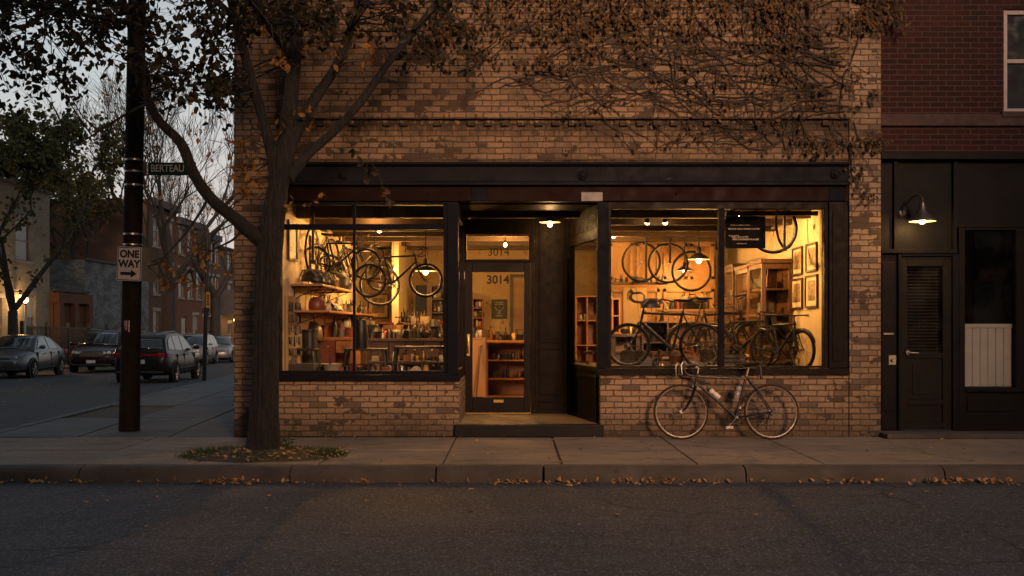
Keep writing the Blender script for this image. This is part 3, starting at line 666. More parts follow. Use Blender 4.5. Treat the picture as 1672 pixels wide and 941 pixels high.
# the room: floor, ceiling with beams, walls, display decks
RX0, RX1, RY0, RY1, RZ = -2.93, 4.06, F+.2, 19.6, 3.02
b = MB().box(RX0, RX1, DY+.1, RY1, fz_-.1, fz_); b.build('shop_floor', 'floor_wood', S)
b = MB().box(RX0-.3, RX1+.3, RY0-.15, RY1+.2, RZ, RZ+.1); ceil = b.build('ceiling', 'ceiling_wood', S)
b = MB()
for y in (13.3, 14.2, 15.1, 16.0, 16.9, 17.8, 18.7): b.box(RX0, RX1, y, y+.12, RZ-.16, RZ)
b.build('ceiling_beams', 'ceiling_wood', S)
MB().box(RX0-.1, RX0, F+.16, RY1, 0, RZ).build('inner_wall', 'plaster', S)
MB().box(RX1, RX1+.1, F+.16, RY1, 0, RZ).build('inner_wall', 'plaster', S)
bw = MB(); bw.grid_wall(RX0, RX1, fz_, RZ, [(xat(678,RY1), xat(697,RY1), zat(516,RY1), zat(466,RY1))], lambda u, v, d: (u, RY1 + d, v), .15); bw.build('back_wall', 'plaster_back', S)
MB().box(xat(678,RY1), xat(697,RY1), RY1+.1, RY1+.11, zat(516,RY1), zat(466,RY1)).build('back_window', 'c_blue', S)
MB().box(RX0, xat(748)-.07, F+.25, 13.6, .70, .76).build('display_deck', 'deck_wood', S)
MB().box(RX0, xat(748)-.07, 13.55, 13.6, fz_, .70).build('deck_front', 'deck_wood', S)
b = MB().prism([(xat(990)+.05, F+.25), (RX1, F+.25), (RX1, 15.9), (1.0, 15.9), (dx(929)+.02, DY+.1)], 'Z', .755, .805); b.build('display_deck', 'deck_wood', S)
MB().box(.95, RX1, 15.86, 15.9, fz_, .755).build('deck_front', 'deck_wood', S)
# stub wall and door frame at the back, honey wood wall behind the right window
MB().box(xat(640,17.4), xat(651,17.4), 17.4, RY1, fz_, RZ).build('partition_wall', 'plaster', S)
b = MB().box(xat(990,17.2), xat(1168,17.2), 17.2, 17.26, fz_, zat(392,17.2)); hw = b.build('wood_panel_wall', 'honey_wood', S)
for k in range(4):
    a = 992 + k*44
    for py0, py1 in ((398, 456), (472, 620)):
        c0, c1, e0, e1 = xat(a+3,17.2), xat(a+41,17.2), zat(py1,17.2), zat(py0,17.2)
        mm = MB()
        for q in ((c0,c1,e0,e0+.05),(c0,c1,e1-.05,e1),(c0,c0+.05,e0,e1),(c1-.05,c1,e0,e1)): mm.box(q[0], q[1], 17.165, 17.2, q[2], q[3])
        mm.build('panel_trim', 'oak', hw)
MB().fbox(1018, 1056, 470, 640, 17.12, .04).build('pale_panel', 'beige_panel', hw)
b = MB(); b.fbox(833, 838, 452, 650, RY1-.06, .06); b.fbox(856, 861, 452, 650, RY1-.06, .06); b.fbox(833, 861, 448, 453, RY1-.06, .06); bd = b.build('back_door', 'dark_wood', S); MB().fbox(838, 856, 453, 650, RY1-.03, .03).build('door_leaf', 'oak', bd)
# ------------------------------------------------------------------ red brick neighbour on the right
N = thing('brick_building', 'dark red brick building with a black shopfront beside the cream shop', 'building', (7.5, F, 0))
NF = F+.05; NX0, NX1 = XR+.006, 12.5
hz0, hz1 = zat(183, NF), zat(15, NF); hx0, hx1 = xat(1639, NF), xat(1639, NF)+1.05
b = MB().grid_wall(NX0, NX1, zat(187,NF), 7.2, [(hx0,hx1,hz0,hz1),(hx0+2.2,hx1+2.2,hz0,hz1)], lambda u, v, d: (u, NF+d, v), .12); b.box(NX0, NX1, NF, NF+.3, zat(248,NF), zat(207,NF)); b.build('brick_wall', 'red_brick', N)
MB().box(NX0, NX1, NF-.045, NF+.2, zat(207,NF)+.002, zat(187,NF)-.002).build('ledge', 'stone_ledge', N, bevel=.01)
MB().box(NX0, NX1, NF+.5, NF+8, 7.0, 7.2).build('roof', 'roof_dark', N)
MB().box(NX1-.2, NX1, NF+.01, NF+8, 0, 7.0).build('side_wall', 'red_brick', N)
for ox in (0, 2.2):
    b = MB(); a0, a1 = hx0+ox, hx1+ox; zm = zat(99, NF)
    for q in ((a0,a0+.06,hz0,hz1),(a1-.06,a1,hz0,hz1),(a0+.06,a1-.06,hz1-.06,hz1),(a0+.06,a1-.06,hz0,hz0+.05),(a0+.06,a1-.06,zm-.025,zm+.025)): b.box(q[0],q[1],NF+.03,NF+.09,q[2],q[3])
    wn = b.build('window', 'window_frame_white', N, bevel=.004)
    MB().box(a0+.06,a1-.06,NF+.06,NF+.065,zm+.025,hz1-.06).build('pane', 'window_dark', wn); MB().box(a0+.06,a1-.06,NF+.06,NF+.065,hz0+.05,zm-.025).build('pane', 'window_dark', wn)
    MB().box(a0-.05,a1+.05,NF-.06,NF+.1,hz0-.075,hz0-.003).build('sill', 'stone_ledge', wn, bevel=.006)
MB().box(NX0, NX1, NF-.07, NF+.2, zat(262,NF), zat(249,NF)).build('cornice', 'shopfront_black', N, bevel=.01)
def nb(px0, px1, py0, py1, y0, y1): return (xat(px0,NF), xat(px1,NF), NF+y0, NF+y1, zat(py1,NF), zat(py0,NF))
b = MB()
b.box(*nb(1438,1672,262.5,707,.10,.14)) if False else None
b.box(*nb(1438,1460,263,407,.05,.1)); b.box(*nb(1466,1557,263,407,.05,.1))                # panels over the door
for q in ((1460,1466),(1557,1563)): b.box(*nb(*q,263,407,.0,.1))
b.box(*nb(1438,1563,407,414,-.02,.1)); b.box(*nb(1438,1467,414,707,.05,.1)); b.box(*nb(1467,1472,414,703,.0,.1)); b.box(*nb(1472,1556,414,418.5,.0,.1)); b.box(*nb(1556,1566,414,703,.0,.1))
b.box(*nb(1442,1463,428,545,.035,.05)); b.box(*nb(1442,1463,556,672,.035,.05)); b.box(*nb(1442,1463,680,702,.035,.05))
b.box(*nb(1563,1760,263,364,.05,.1)); b.box(*nb(1563,1568,263,372,.02,.1)); b.box(*nb(1563,1760,364,372,-.01,.1))
b.box(*nb(1566,1576,372,703,.0,.1)); b.box(*nb(1659,1672,372,635,.0,.1)); b.box(*nb(1576,1760,633,640,-.03,.1)); b.box(*nb(1576,1760,640,707,.02,.1)); b.box(*nb(1580,1655,648,672,.005,.02)); b.box(*nb(1576,1659,372,376,.0,.1))
b.box(*nb(1672,1760,372,640,.02,.1)); b.box(xat(1760,NF), NX1, NF+.02, NF+.1, 0, zat(263,NF))
b.build('shopfront', 'shopfront_black', N, bevel=.005)
# window with pale boarding behind its lower half
MB().box(*nb(1576,1659,376,633,.06,.065)).build('shop_pane', 'dark_glass', N)
b = MB()
for k in range(6): b.box(*nb(1581+k*12.9, 1593.2+k*12.9, 536, 632, .10, .12))
b.box(*nb(1580,1659,529,535.5,.09,.13)); b.build('boarding', 'wainscot', N, bevel=.002)
b = MB().box(NX0, NX1-.2, NF+1.6, NF+1.7, 0, 3.5); b.box(*nb(1566,1672,635,640,.1,1.6)); b.build('dark_room', 'dark_interior', N)
# the door
d = MB(); 
d.box(*nb(1472.5,1483,419,702,.03,.075)); d.box(*nb(1541,1555.5,419,702,.03,.075)); d.box(*nb(1483,1541,419,435,.03,.075)); d.box(*nb(1483,1541,576,585,.03,.075)); d.box(*nb(1483,1541,653,662,.03,.075)); d.box(*nb(1483,1541,690,702,.03,.075))
d.box(*nb(1483,1541,585,653,.05,.07)); d.box(*nb(1483,1541,662,690,.05,.07)); d.box(*nb(1492,1532,594,645,.04,.05))
nd_ = d.build('door', 'door_black', N, bevel=.005)
MB().box(*nb(1483,1541,435,576,.055,.06)).build('pane', 'dull_glass', nd_)
b = MB()
for k in range(26):
    z = zat(438,NF) - k*.041; b.obox(((xat(1486,NF)+xat(1538,NF))/2, NF+.095, z), (xat(1538,NF)-xat(1486,NF), .03, .004), Matrix.Rotation(R(28),3,'X'))
b.build('blind', 'blind_slat', nd_)
MB().box(*nb(1472,1556,419,702,.16,.2)).build('door_backing', 'dark_interior', N)
h = MB(); c = at(1482, 576, NF-.0); h.lathe([(0,.05),(.028,.05),(.03,.03)], c+V((0,.03,0)), (0,-1,0), 12); h.tube([c+V((0,.03,0)),c+V((0,-.04,0)),c+V((.02,-.05,0)),c+V((.12,-.05,-.004))], .009, 8); h.build('handle', 'alloy', nd_)
h = MB(); c = at(1457, 588, NF+.03); h.box(c.x-.045,c.x+.045,c.y-.006,c.y+.01,c.z-.06,c.z+.06); h.lathe([(0,.03),(.022,.03),(.026,.01),(.026,0)], c-V((0,.006,0)), (0,-1,0), 12); h.build('lock', 'dull_alloy', N)
MB().fbox(1443, 1459, 544, 546.5, NF+.02, .03).build('mail_slot', 'dull_alloy', N)
MB().box(xat(1432,NF), NX1, NF-.34, NF+.12, .0, .062).build('step', 'kerb_concrete', N, bevel=.012)

# ------------------------------------------------------------------ wall lamps
def wall_lamp(label, c, y_wall, k, plate_dx, power, col=(1,.55,.2)):   # c = centre of the shade's rim
    t_ = thing('wall_lamp', label, 'lamp', (c.x, y_wall, c.z))
    MB().lathe([(.145*k,0),(.14*k,.012*k),(.115*k,.045*k),(.085*k,.075*k),(.055*k,.10*k),(.04*k,.135*k),(.032*k,.165*k),(.032*k,.21*k),(.0,.212*k)], c, (0,0,1), 28).build('shade', 'shade_metal', t_)
    MB().lathe([(.139*k,.003),(.112*k,.040*k),(.08*k,.070*k),(.04*k,.09*k),(0,.092*k)], c, (0,0,1), 28).build('reflector', 'shade_inner', t_)
    top = c + V((0,0,.21*k)); w_ = V((c.x+plate_dx, y_wall, c.z+.12*k))
    MB().tube([top, top+V((0,0,.05*k)), top+V((plate_dx*.2,.02,.085*k)), top+V((plate_dx*.5,(y_wall-c.y)*.4,.08*k)), w_+V((0,-.06,.06*k)), w_+V((0,-.03,.0))], .011*k, 10).build('arm', 'iron', t_)
    MB().lathe([(0,.04),(.03,.04),(.05,.03),(.062,.01),(.064,0)], w_, (0,-1,0), 20).build('wall_plate', 'shade_metal', t_)
    MB().sphere(c + V((0,0,.012*k)), .036*k, 14, 10, 1.15).build('bulb', 'bulb_warm', t_)
    light('POINT', c + V((0,0,-.055*k)), power, col, .03)
    return t_
wall_lamp('rusty barn lamp glowing over the black door of the red brick building', at(1506, 362, NF-.26), NF+.05, 1.12, -.14, 13)
c = at(898, 363.5, 13.45)
t_ = thing('ceiling_lamp', 'shallow barn lamp lit under the soffit of the recessed entrance', 'lamp', (c.x, c.y, zat(331)))
MB().lathe([(.15,0),(.148,.008),(.11,.03),(.06,.05),(.04,.07),(.035,.12),(0,.122)], c, (0,0,1), 26).build('shade', 'shade_dark', t_); MB().lathe([(.145,.002),(.1,.026),(.03,.042),(0,.044)], c, (0,0,1), 26).build('reflector', 'shade_inner', t_)
MB().tube([c+V((0,0,.11)), (c.x, c.y, zat(331))], .012, 8).build('stem', 'iron', t_); MB().sphere(c+V((0,0,-.02)), .036, 14, 10, 1.2).build('bulb', 'bulb_warm', t_)
light('POINT', c+V((0,0,-.09)), 9, (1,.55,.2), .03)
# ------------------------------------------------------------------ bicycles
WCACHE = {}
def wheel_meshes(Rw, tw, ns=28, tread='black_rubber'):
    k = (Rw, tw, ns)
    if k not in WCACHE:
        a = MB().torus((0,0,0), Rw-tw, tw, 'Y', 48, 8).mesh('tyre')
        rm = MB(); n = 48; pr = [(Rw-2*tw+.002,-tw*.7),(Rw-2*tw+.002,tw*.7),(Rw-2*tw-.009,tw*.6),(Rw-2*tw-.013,0),(Rw-2*tw-.009,-tw*.6)]
        vs_ = [(r_*math.cos(2*math.pi*i/n), y, r_*math.sin(2*math.pi*i/n)) for i in range(n) for r_, y in pr]
        rm.add(vs_, [(i*5+q, i*5+(q+1)%5, ((i+1)%n)*5+(q+1)%5, ((i+1)%n)*5+q) for i in range(n) for q in range(5)], True)
        b = rm.mesh('rim'); sp_ = MB()
        for i in range(ns):
            t0 = 2*math.pi*i/ns; t1 = t0 + (1 if i % 4 < 2 else -1)*1.15; s_ = .028 if i % 2 else -.028
            sp_.tube([(.02*math.cos(t1), s_, .02*math.sin(t1)), ((Rw-2*tw-.012)*math.cos(t0), 0, (Rw-2*tw-.012)*math.sin(t0))], .0016, 3)
        c = sp_.mesh('spokes')
        h = MB().lathe([(0,-.05),(.008,-.05),(.008,-.032),(.022,-.031),(.022,-.026),(.012,-.024),(.012,.024),(.022,.026),(.022,.031),(.008,.032),(.008,.05),(0,.05)], (0,0,0), (0,1,0), 12).mesh('hub')
        WCACHE[k] = (a, b, c, h)
    return WCACHE[k]
def inst(me, name, m, parent, loc=(0,0,0)):
    if me.users and me.materials and me.materials[0] != M[m]: me = me.copy()
    if not me.materials: me.materials.append(M[m])
    o = bpy.data.objects.new(name, me); COL.objects.link(o); o.parent = parent; o.location = loc; return o
def add_wheel(parent, c, Rw, tw, tyre='black_rubber', rim='rim_metal', ns=28, name='wheel', spoke='spoke_dark'):
    a, b, s_, h = wheel_meshes(Rw, tw, ns)
    w_ = inst(a, name, tyre, parent, c)
    for me, nm, m in ((b,'rim',rim), (s_,'spokes',spoke), (h,'hub','dull_alloy')): inst(me, nm, m, w_)
    return w_
def bicycle(label, loc, rz, frame='frame_black', bars='drop', Rw=.339, tw=.0155, scale=1.0, lean=0.0, group=None, tyre='black_rubber', rim='rim_dark', saddle='saddle_black',
            fenders=False, rack=False, bottles=False, stepthru=False, steer=0.0, pitch=0.0, lever='alloy', basket=False, spoke='spoke_dark', fup=0.0, barup=0.0, seatup=0.0, tf=1.0):
    t_ = thing('bicycle', label, 'bicycle', loc, rz, group, world=False); t_.rotation_euler = (lean, pitch, rz); t_.scale = (scale,)*3
    HR, HF, BB = V((-.437,0,Rw)), V((.668,0,Rw)), V((0,0,.272)); HT, HB = V((.458-fup*.3,0,.797+fup)), V((.481,0,.683)); ST = V((-.14-fup*.3,0,.775+fup))
    sadz = (.93 if bars == 'drop' else .92) + fup + seatup; bz = fup + barup; bx = -fup*.3
    f = MB()
    f.tube([BB, ST], .0145*tf, 10); f.tube([HB + V((-.004,0,.015)), BB], .0165*tf, 10)
    if stepthru: f.tube([HT + V((0,0,-.06)), V((.2,0,.52)), BB + (ST-BB)*.42], .014, 10)
    else: f.tube([HT + V((.004,0,-.028)), ST + V((.006,0,-.03))], .0135*tf, 10)
    f.tube([HT + V((-.002,0,.012)), HB + V((.002,0,-.012))], .019, 12); f.tube([BB+V((0,-.036,0)), BB+V((0,.036,0))], .021, 12)
    for s_ in (-1, 1):
        f.tube([BB+V((-.03,s_*.022,0)), V((-.2,s_*.045,.272+(Rw-.272)*.4)), HR+V((.01,s_*.062,0))], [.011,.0105,.008], 8)
        f.tube([ST+V((0,s_*.014,-.015)), V((-.25,s_*.04,.62)), HR+V((0,s_*.062,.005))], [.008,.0085,.007], 8)
        f.box(HR.x-.012, HR.x+.02, s_*.062-.003, s_*.062+.003, HR.z-.02, HR.z+.02)
    f.tube([V((-.255,-.03,.60)), V((-.255,.03,.60))], .007, 6)
    f.build('frame', frame, t_)
    fk = MB()
    fk.tube([HB+V((.002,-.045,-.02)), HB+V((.002,.045,-.02))], .014, 8)
    for s_ in (-1, 1): fk.tube([HB+V((.002,s_*.042,-.02)), HB+V((.045,s_*.048,-.15)), V((.585,s_*.05,.42)), V((.628,s_*.05,.365)), HF+V((0,s_*.05,0))], [.0125,.0125,.010,.008,.007], 8)
    fo = fk.build('fork', frame, t_)
    add_wheel(t_, HR, Rw, tw, tyre, rim, spoke=spoke); add_wheel(t_, HF, Rw, tw, tyre, rim, spoke=spoke)
    # seat post, saddle
    MB().tube([ST+V((.002,0,-.01)), V((-.172-fup*.1,0,sadz-.05))], .0125, 10).build('seat_post', lever, t_)
    sd_ = MB(); X = [-.30,-.285,-.24,-.18,-.11,-.05,-.02]; Wd = [.03,.065,.072,.05,.024,.018,.010]; vs_ = []
    for x, w_ in zip(X, Wd):
        for k in range(10):
            a = 2*math.pi*k/10; vs_.append((x, w_*math.cos(a), sadz + (.02 if math.sin(a) > 0 else .035)*math.sin(a)*(1 if w_ > .02 else .6) + (.012 if x < -.25 else 0)))
    n = 10; sd_.add(vs_, [(i*n+k, i*n+(k+1)%n, (i+1)*n+(k+1)%n, (i+1)*n+k) for i in range(len(X)-1) for k in range(n)] + [tuple(range(n)), tuple(range(7*n-1, 6*n-1, -1))], True)
    so_ = sd_.build('saddle', saddle, t_)
    rl = MB()
    for s_ in (-1,1): rl.tube([(-.27,s_*.022,sadz-.02),(-.2,s_*.022,sadz-.045),(-.12,s_*.02,sadz-.045),(-.06,s_*.01,sadz-.01)], .0035, 5)
    rl.build('saddle_rails', 'dull_alloy', so_)
    # stem and bars
    MB().tube([HT+V((0,0,0)), HT+V((-.012,0,.075+barup)), V((.50+bx,0,.905+bz))] if bars != 'upright' else [HT, HT+V((-.03,0,.13+barup)), V((.46+bx,0,.95+bz))], .0125, 10).build('stem', lever, t_)
    hb = MB(); lvs = []
    for s_ in (-1, 1):
        lv = MB(); lvs.append(lv)
        if bars == 'drop':
            hb.tube([(.50,0,.905),(.50,s_*.13,.905),(.515,s_*.185,.906),(.565,s_*.20,.908),(.63,s_*.202,.895),(.655,s_*.204,.86),(.645,s_*.206,.81),(.60,s_*.208,.775),(.54,s_*.21,.765),(.49,s_*.21,.765)], .0125, 10)
            lv.tube([(.625,s_*.202,.90),(.655,s_*.202,.935),(.672,s_*.202,.95)], [.015,.014,.009], 8); lv.tube([(.668,s_*.202,.945),(.69,s_*.202,.90),(.688,s_*.205,.83),(.68,s_*.207,.79)], [.008,.008,.007,.005], 6)
        elif bars == 'flat':
            hb.tube([(.50,0,.905),(.49,s_*.15,.91),(.47,s_*.28,.915)], .0115, 8); lv.tube([(.49,s_*.17,.905),(.53,s_*.19,.895),(.51,s_*.27,.885)], .006, 6)
        else:
            hb.tube([(.46,0,.95),(.50,s_*.10,.985),(.47,s_*.22,1.0),(.36,s_*.27,.985),(.25,s_*.285,.965)], .0115, 8); hb.tube([(.36,s_*.27,.985),(.245,s_*.286,.963)], .016, 8); lv.tube([(.42,s_*.24,.975),(.40,s_*.25,.94),(.30,s_*.285,.925)], .006, 6)
    for q_ in [hb] + lvs: q_.v = [(x+bx, y, z+bz) for x, y, z in q_.v]
    hbo = hb.build('handlebar', 'bar_tape' if bars == 'drop' else lever, t_)
    for lv in lvs: lv.build('brake_lever', lever, hbo)
    # brakes, chainset, chain, cassette, derailleur, cables
    for nm, c, dn in (('brake', V((.497,0,.70)), V((.03,0,-.06))), ('brake', V((-.262,0,.66)), V((-.02,0,.02)))):
        b_ = MB()
        for s_ in (-1,1): b_.tube([c+V((.0,0,.0)), c+V((.015,s_*.03,.0))+dn*.2, c+V((.02,s_*.036,0))+dn*.7, c+dn+V((.01,s_*.017,0))], .006, 6)
        b_.build(nm, lever, t_)
    cr = MB(); y0 = -.05
    cr.torus((0,y0,.272), .083, .006, 'Y', 36, 6, .5); cr.torus((0,y0+.008,.272), .066, .005, 'Y', 30, 6, .5)
    for k in range(5): a = 2*math.pi*k/5+.3; cr.tube([(0,y0,.272),(.08*math.cos(a),y0,.272+.08*math.sin(a))], .005, 5)
    cr.build('chainring', 'chain_metal', t_)
    pd = []
    for s_ in (-1, 1):
        e = V((.115*s_, s_*.078, .272 - .12*s_)); ca = MB()
        ca.tube([(0,s_*.05,.272),(0,s_*.07,.272)], .012, 8); ca.tube([(0,s_*.068,.272), e], [.011,.008], 8); cao = ca.build('crank', lever, t_)
        p_ = MB().box(e.x-.045, e.x+.045, e.y+s_*.02, e.y+s_*.095, e.z-.012, e.z-.004); p_.box(e.x-.045, e.x+.045, e.y+s_*.02, e.y+s_*.095, e.z+.004, e.z+.012); p_.tube([e, e+V((0,s_*.1,0))], .006, 6); p_.build('pedal', 'dull_alloy', cao)
    ch = MB(); ch.tube([(.0,y0,.355),(-.437,y0,Rw+.04)], .004, 4); ch.tube([(.0,y0,.189),(-.40,y0,Rw-.11)], .004, 4); ch.build('chain', 'chain_metal', t_)
    cs = MB()
    for i, r_ in enumerate((.052,.046,.04,.034,.028)): cs.lathe([(r_,-.002),(r_,.002),(0,.002)], (-.437,-.03-.005*i,Rw), (0,1,0), 20)
    cs.build('cassette', 'chain_metal', t_)
    dr_ = MB(); dr_.tube([(-.432,-.055,Rw-.02),(-.42,-.06,Rw-.065),(-.405,-.055,Rw-.085)], .009, 6); dr_.tube([(-.405,-.055,Rw-.085),(-.385,-.055,Rw-.15)], .007, 6); dr_.torus((-.385,-.055,Rw-.15), .018, .005, 'Y', 14, 5); dr_.torus((-.41,-.055,Rw-.09), .018, .005, 'Y', 14, 5); dr_.build('derailleur', 'chain_metal', t_)
    cb = MB()
    for s_ in ((-1, 1) if bars == 'drop' else (1,)): cb.tube([(.66+bx,s_*.2,.945+bz),(.64+bx,s_*.15,1.0+bz),(.57+bx,s_*.05,.98+bz),(.52,0,.88),(.50,0,.74)], .0028, 4)
    cb.build('cables', 'car_black', t_)
    if bottles:
        for nm, base, ax, m in (('bottle', V((.215,0,.49)), (HB-BB).normalized(), 'bottle_white'), ('bottle', V((-.045,0,.50)), (ST-BB).normalized(), 'bottle_grey')):
            off = V((-ax.z,0,ax.x)) if nm and ax.x > 0 else V((ax.z,0,-ax.x)); base = base + off*.052 - (base - BB).dot(off)*off
            bo = MB().lathe([(0,0),(.034,0),(.036,.01),(.036,.07),(.031,.08),(.031,.092),(.036,.10),(.036,.135),(.024,.15)], base, ax, 16).build(nm, m, t_)
            MB().lathe([(.025,.15),(.025,.165),(.012,.17),(.010,.185),(0,.185)], base, ax, 12).build('cap', 'c_black', bo)
            cg = MB(); r1 = .04; cg.tube([base+off*-.045+ax*.0, base+off*-.045+ax*.13], .004, 5)
            for h_ in (.03,.09):
                a1 = V((0,1,0)); cg.tube([base+ax*h_ + (off*math.cos(q*math.pi/6)+a1*math.sin(q*math.pi/6))*r1 for q in range(12)], .003, 4, True)
            cg.build('bottle_cage', 'dull_alloy', t_)
        sb = MB(); sb.tube([(-.29,0,sadz+.0),(-.32,0,sadz-.05),(-.325,0,sadz-.15)], [.006,.006,.006], 6); sb.lathe([(.014,-.03),(.02,0),(.014,.02),(0,.025)], (-.325,0,sadz-.165), (0,0,1), 12); sb.build('rear_reflector', 'c_black', t_)
    if fenders:
        fe = MB()
        for c, a0, a1 in ((HR, 20, 200), (HF, 20, 170)):
            pts = []; 
            for k in range(13):
                a = R(a0 + (a1-a0)*k/12); pts.append(c + V((math.cos(a),0,math.sin(a)))*(Rw+.022))
            vs_ = []
            for p in pts:
                d = (p-c).normalized()
                vs_ += [p+V((0,-.026,0))-d*.012, p+V((0,-.014,0)), p+V((0,.014,0)), p+V((0,.026,0))-d*.012]
            fe.add(vs_, [(i*4+q, i*4+q+1, (i+1)*4+q+1, (i+1)*4+q) for i in range(12) for q in range(3)], True)
        fe.build('mudguards', frame, t_)
    if rack:
        rk = MB()
        for s_ in (-1,1): rk.tube([(-.22,s_*.05,.72),(-.30,s_*.06,.73),(-.62,s_*.06,.73)], .006, 6); rk.tube([HR+V((0,s_*.07,0)), (-.46,s_*.06,.73)], .005, 6); rk.tube([HR+V((0,s_*.07,0)), (-.58,s_*.06,.73)], .005, 6)
        for x in (-.3,-.38,-.46,-.54,-.62): rk.tube([(x,-.06,.73),(x,.06,.73)], .005, 5)
        rk.build('rear_rack', 'chain_metal', t_)
    if basket:
        bk = MB(); 
        for z, w_ in ((.80,.10),(.88,.125),(.97,.14)): bk.tube([(.56,-w_,z),(.62+w_*1.2,-w_,z),(.62+w_*1.2,w_,z),(.56,w_,z)], .005, 5, True)
        for k in range(7): y = -.12+.04*k; bk.tube([(.735,y*.75,.80),(.785,y,.97)], .003, 4); bk.tube([(.56,y*.75,.80),(.56,y,.97)], .003, 4); bk.tube([(.56,y*.75,.80),(.735,y*.75,.80)], .003, 4)
        bk.build('basket', 'chain_metal', t_)
    return t_
# the bicycle leaning on the bulkhead outside, facing left
lean = R(5)
bike = bicycle('black drop bar road bicycle with two bottles leaning on the brick wall outside', (xat(1202, 11.96), 11.96, .0), math.pi, frame='frame_road', bottles=True, lean=lean, tyre='gum_rubber', rim='rim_bright', spoke='dull_alloy', tw=.0145)

# bicycles in the windows
DK = .805
def standing(px, Y, deg, sc, z=DK, **k): return bicycle(loc=(xat(px, Y), Y, z), rz=R(deg), scale=sc, **k)
standing(1098, 13.9, 176, .93, label='dark bicycle facing left in the right window with a helmet on its handlebars', frame='frame_black', bars='drop', fenders=False, lever='chain_metal', tyre='black_rubber', rim='rim_dark', fup=.06, barup=.17, seatup=.04, tf=1.5, tw=.022)
standing(1165, 14.75, 12, .95, label='black upright bicycle facing right behind the window mullion', frame='frame_black', bars='upright', fenders=True, lever='chain_metal', rim='rim_dark', fup=.05, barup=.06, seatup=.09, tf=1.45, tw=.022)
standing(1270, 13.35, -70, .80, label='small dark bicycle with rear rack turned towards the glass by the pictures', frame='frame_black', bars='flat', rack=True, fenders=True, lever='chain_metal', rim='rim_dark', tw=.024, fup=.0, tf=1.5)
standing(1215, 15.2, 150, .92, label='brown step through bicycle at the back of the right display', frame='frame_steel', bars='upright', stepthru=True, lever='chain_metal', rim='rim_dark')
o = standing(640, 14.3, -3, .745, z=zat(458,14.3)-.34*.745, label='dark road bicycle hanging level across the left window', frame='frame_brown', bars='drop', lever='chain_metal', rim='rim_dark', tw=.021, fup=.05, tf=1.35)
o = standing(572, 15.0, 40, .80, z=zat(446,15.0)-.34*.80, label='bicycle hung along the cream left wall above the shelves', frame='frame_brown', bars='flat', lever='chain_metal', rim='rim_dark', tw=.02, tf=1.3)
o = standing(540, 14.9, 70, .86, z=zat(432,14.9)-.34*.86, label='green bicycle hung on the cream wall nearest the shelf helmets', frame='frame_green', bars='drop', lever='chain_metal', rim='rim_dark')
hk = thing('hanging_hooks', 'pair of black ceiling hooks carrying the level dark bicycle in the left window', 'hook', (xat(640,14.3), 14.3, RZ))
for px in (612, 662):
    x = xat(px, 14.3); MB().tube([(x,14.3,RZ-.02),(x,14.3,zat(412,14.3))], .007, 6).build('hook', 'iron', hk)

# loose wheels hung in the right window
def hung_wheel(label, c, ry=0, Rw=.339, rod=True, tyre='black_rubber', grp=None, top=None):
    t_ = thing('bicycle_wheel', label, 'wheel', c, R(ry), grp, world=False)  # a single loose wheel
    a, b, s_, h = wheel_meshes(Rw, .0155, 28)
    for me, nm, m in ((a,'tyre',tyre), (b,'rim','rim_dark'), (s_,'spokes','spoke_dark'), (h,'hub','dull_alloy')): inst(me, nm, m, t_)
    return t_
W_ = 'loose wheels hung over the right display'
hung_wheel('spoked wheel hung first from the corner post in the right window', at(1047, 428, 16.4), 6, grp=W_)
hung_wheel('spoked wheel hung in the middle of the row of three', at(1091, 430, 16.3), -4, grp=W_)
hung_wheel('spoked wheel hung lowest, next to the window mullion', at(1129, 443, 16.2), 3, grp=W_)
hung_wheel('big wheel hung flat to the glass beside the black hanging board', at(1262, 373, 12.95), 4, grp=W_)
hung_wheel('wheel hung edge turned between the big wheel and the pictures', at(1283, 366, 13.15), 52, grp=W_)
rk = thing('hanging_rack', 'pair of iron ceiling rods carrying three loose wheels', 'rack', (xat(1056,16.45), 16.45, RZ))
for px, py in ((1055, 462), (1094, 430)):
    x = xat(px, 16.1); MB().tube([(x,16.1,RZ-.02),(x,16.1,zat(py,16.1))], .02, 6).build('rod', 'iron', rk)
MB().tube([at(1046,385,16.4), at(1062,383,16.4), at(1080,385,16.4), at(1104,382,16.4)], .011, 6).build('crossbar', 'dull_alloy', rk)
rr = thing('hanging_rod', 'black rod from the ceiling through the big hanging wheel', 'rod', (xat(1281,12.95), 12.9, RZ)); MB().tube([at(1281,340,12.92), at(1281,408,12.92)], .017, 8).build('rod', 'iron', rr); MB().obox(at(1281,408,12.92), (.06,.03,.03)).build('hook', 'iron', rr)
# helmet on the handlebars of the dark bicycle
def helmet(label, c, rz, m='c_black', k=1.0):
    t_ = thing('helmet', label, 'helmet', c, rz, world=False); b = MB(); vs_ = []; n = 16; mm = 7
    for i in range(mm+1):
        a = math.pi/2*i/mm
        for q in range(n):
            u = 2*math.pi*q/n; e = 1.35 if math.cos(u) > 0 else 1.2
            rr_ = math.cos(a) if i else 1.0
            vs_.append((.11*k*e*rr_*math.cos(u), .10*k*rr_*math.sin(u), .115*k*math.sin(a)*(1+.05*math.cos(6*u))))
    b.add(vs_, [(i*n+q, i*n+(q+1)%n, (i+1)*n+(q+1)%n, (i+1)*n+q) for i in range(mm) for q in range(n)], True); b.build('shell', m, t_)
    v_ = MB()
    for s_ in (-2,-1,0,1,2): v_.tube([(.13*k,s_*.032*k,.045*k),(.06*k,s_*.036*k,.112*k),(-.06*k,s_*.036*k,.112*k),(-.12*k,s_*.03*k,.05*k)], .009*k, 5)
    v_.build('vents', 'c_grey', t_)
    MB().tube([(.05*k,.1*k,0),(.0,.06*k,-.11*k),(0,-.06*k,-.11*k),(.05*k,-.1*k,0)], .005, 4).build('strap', 'c_black', t_)
    return t_
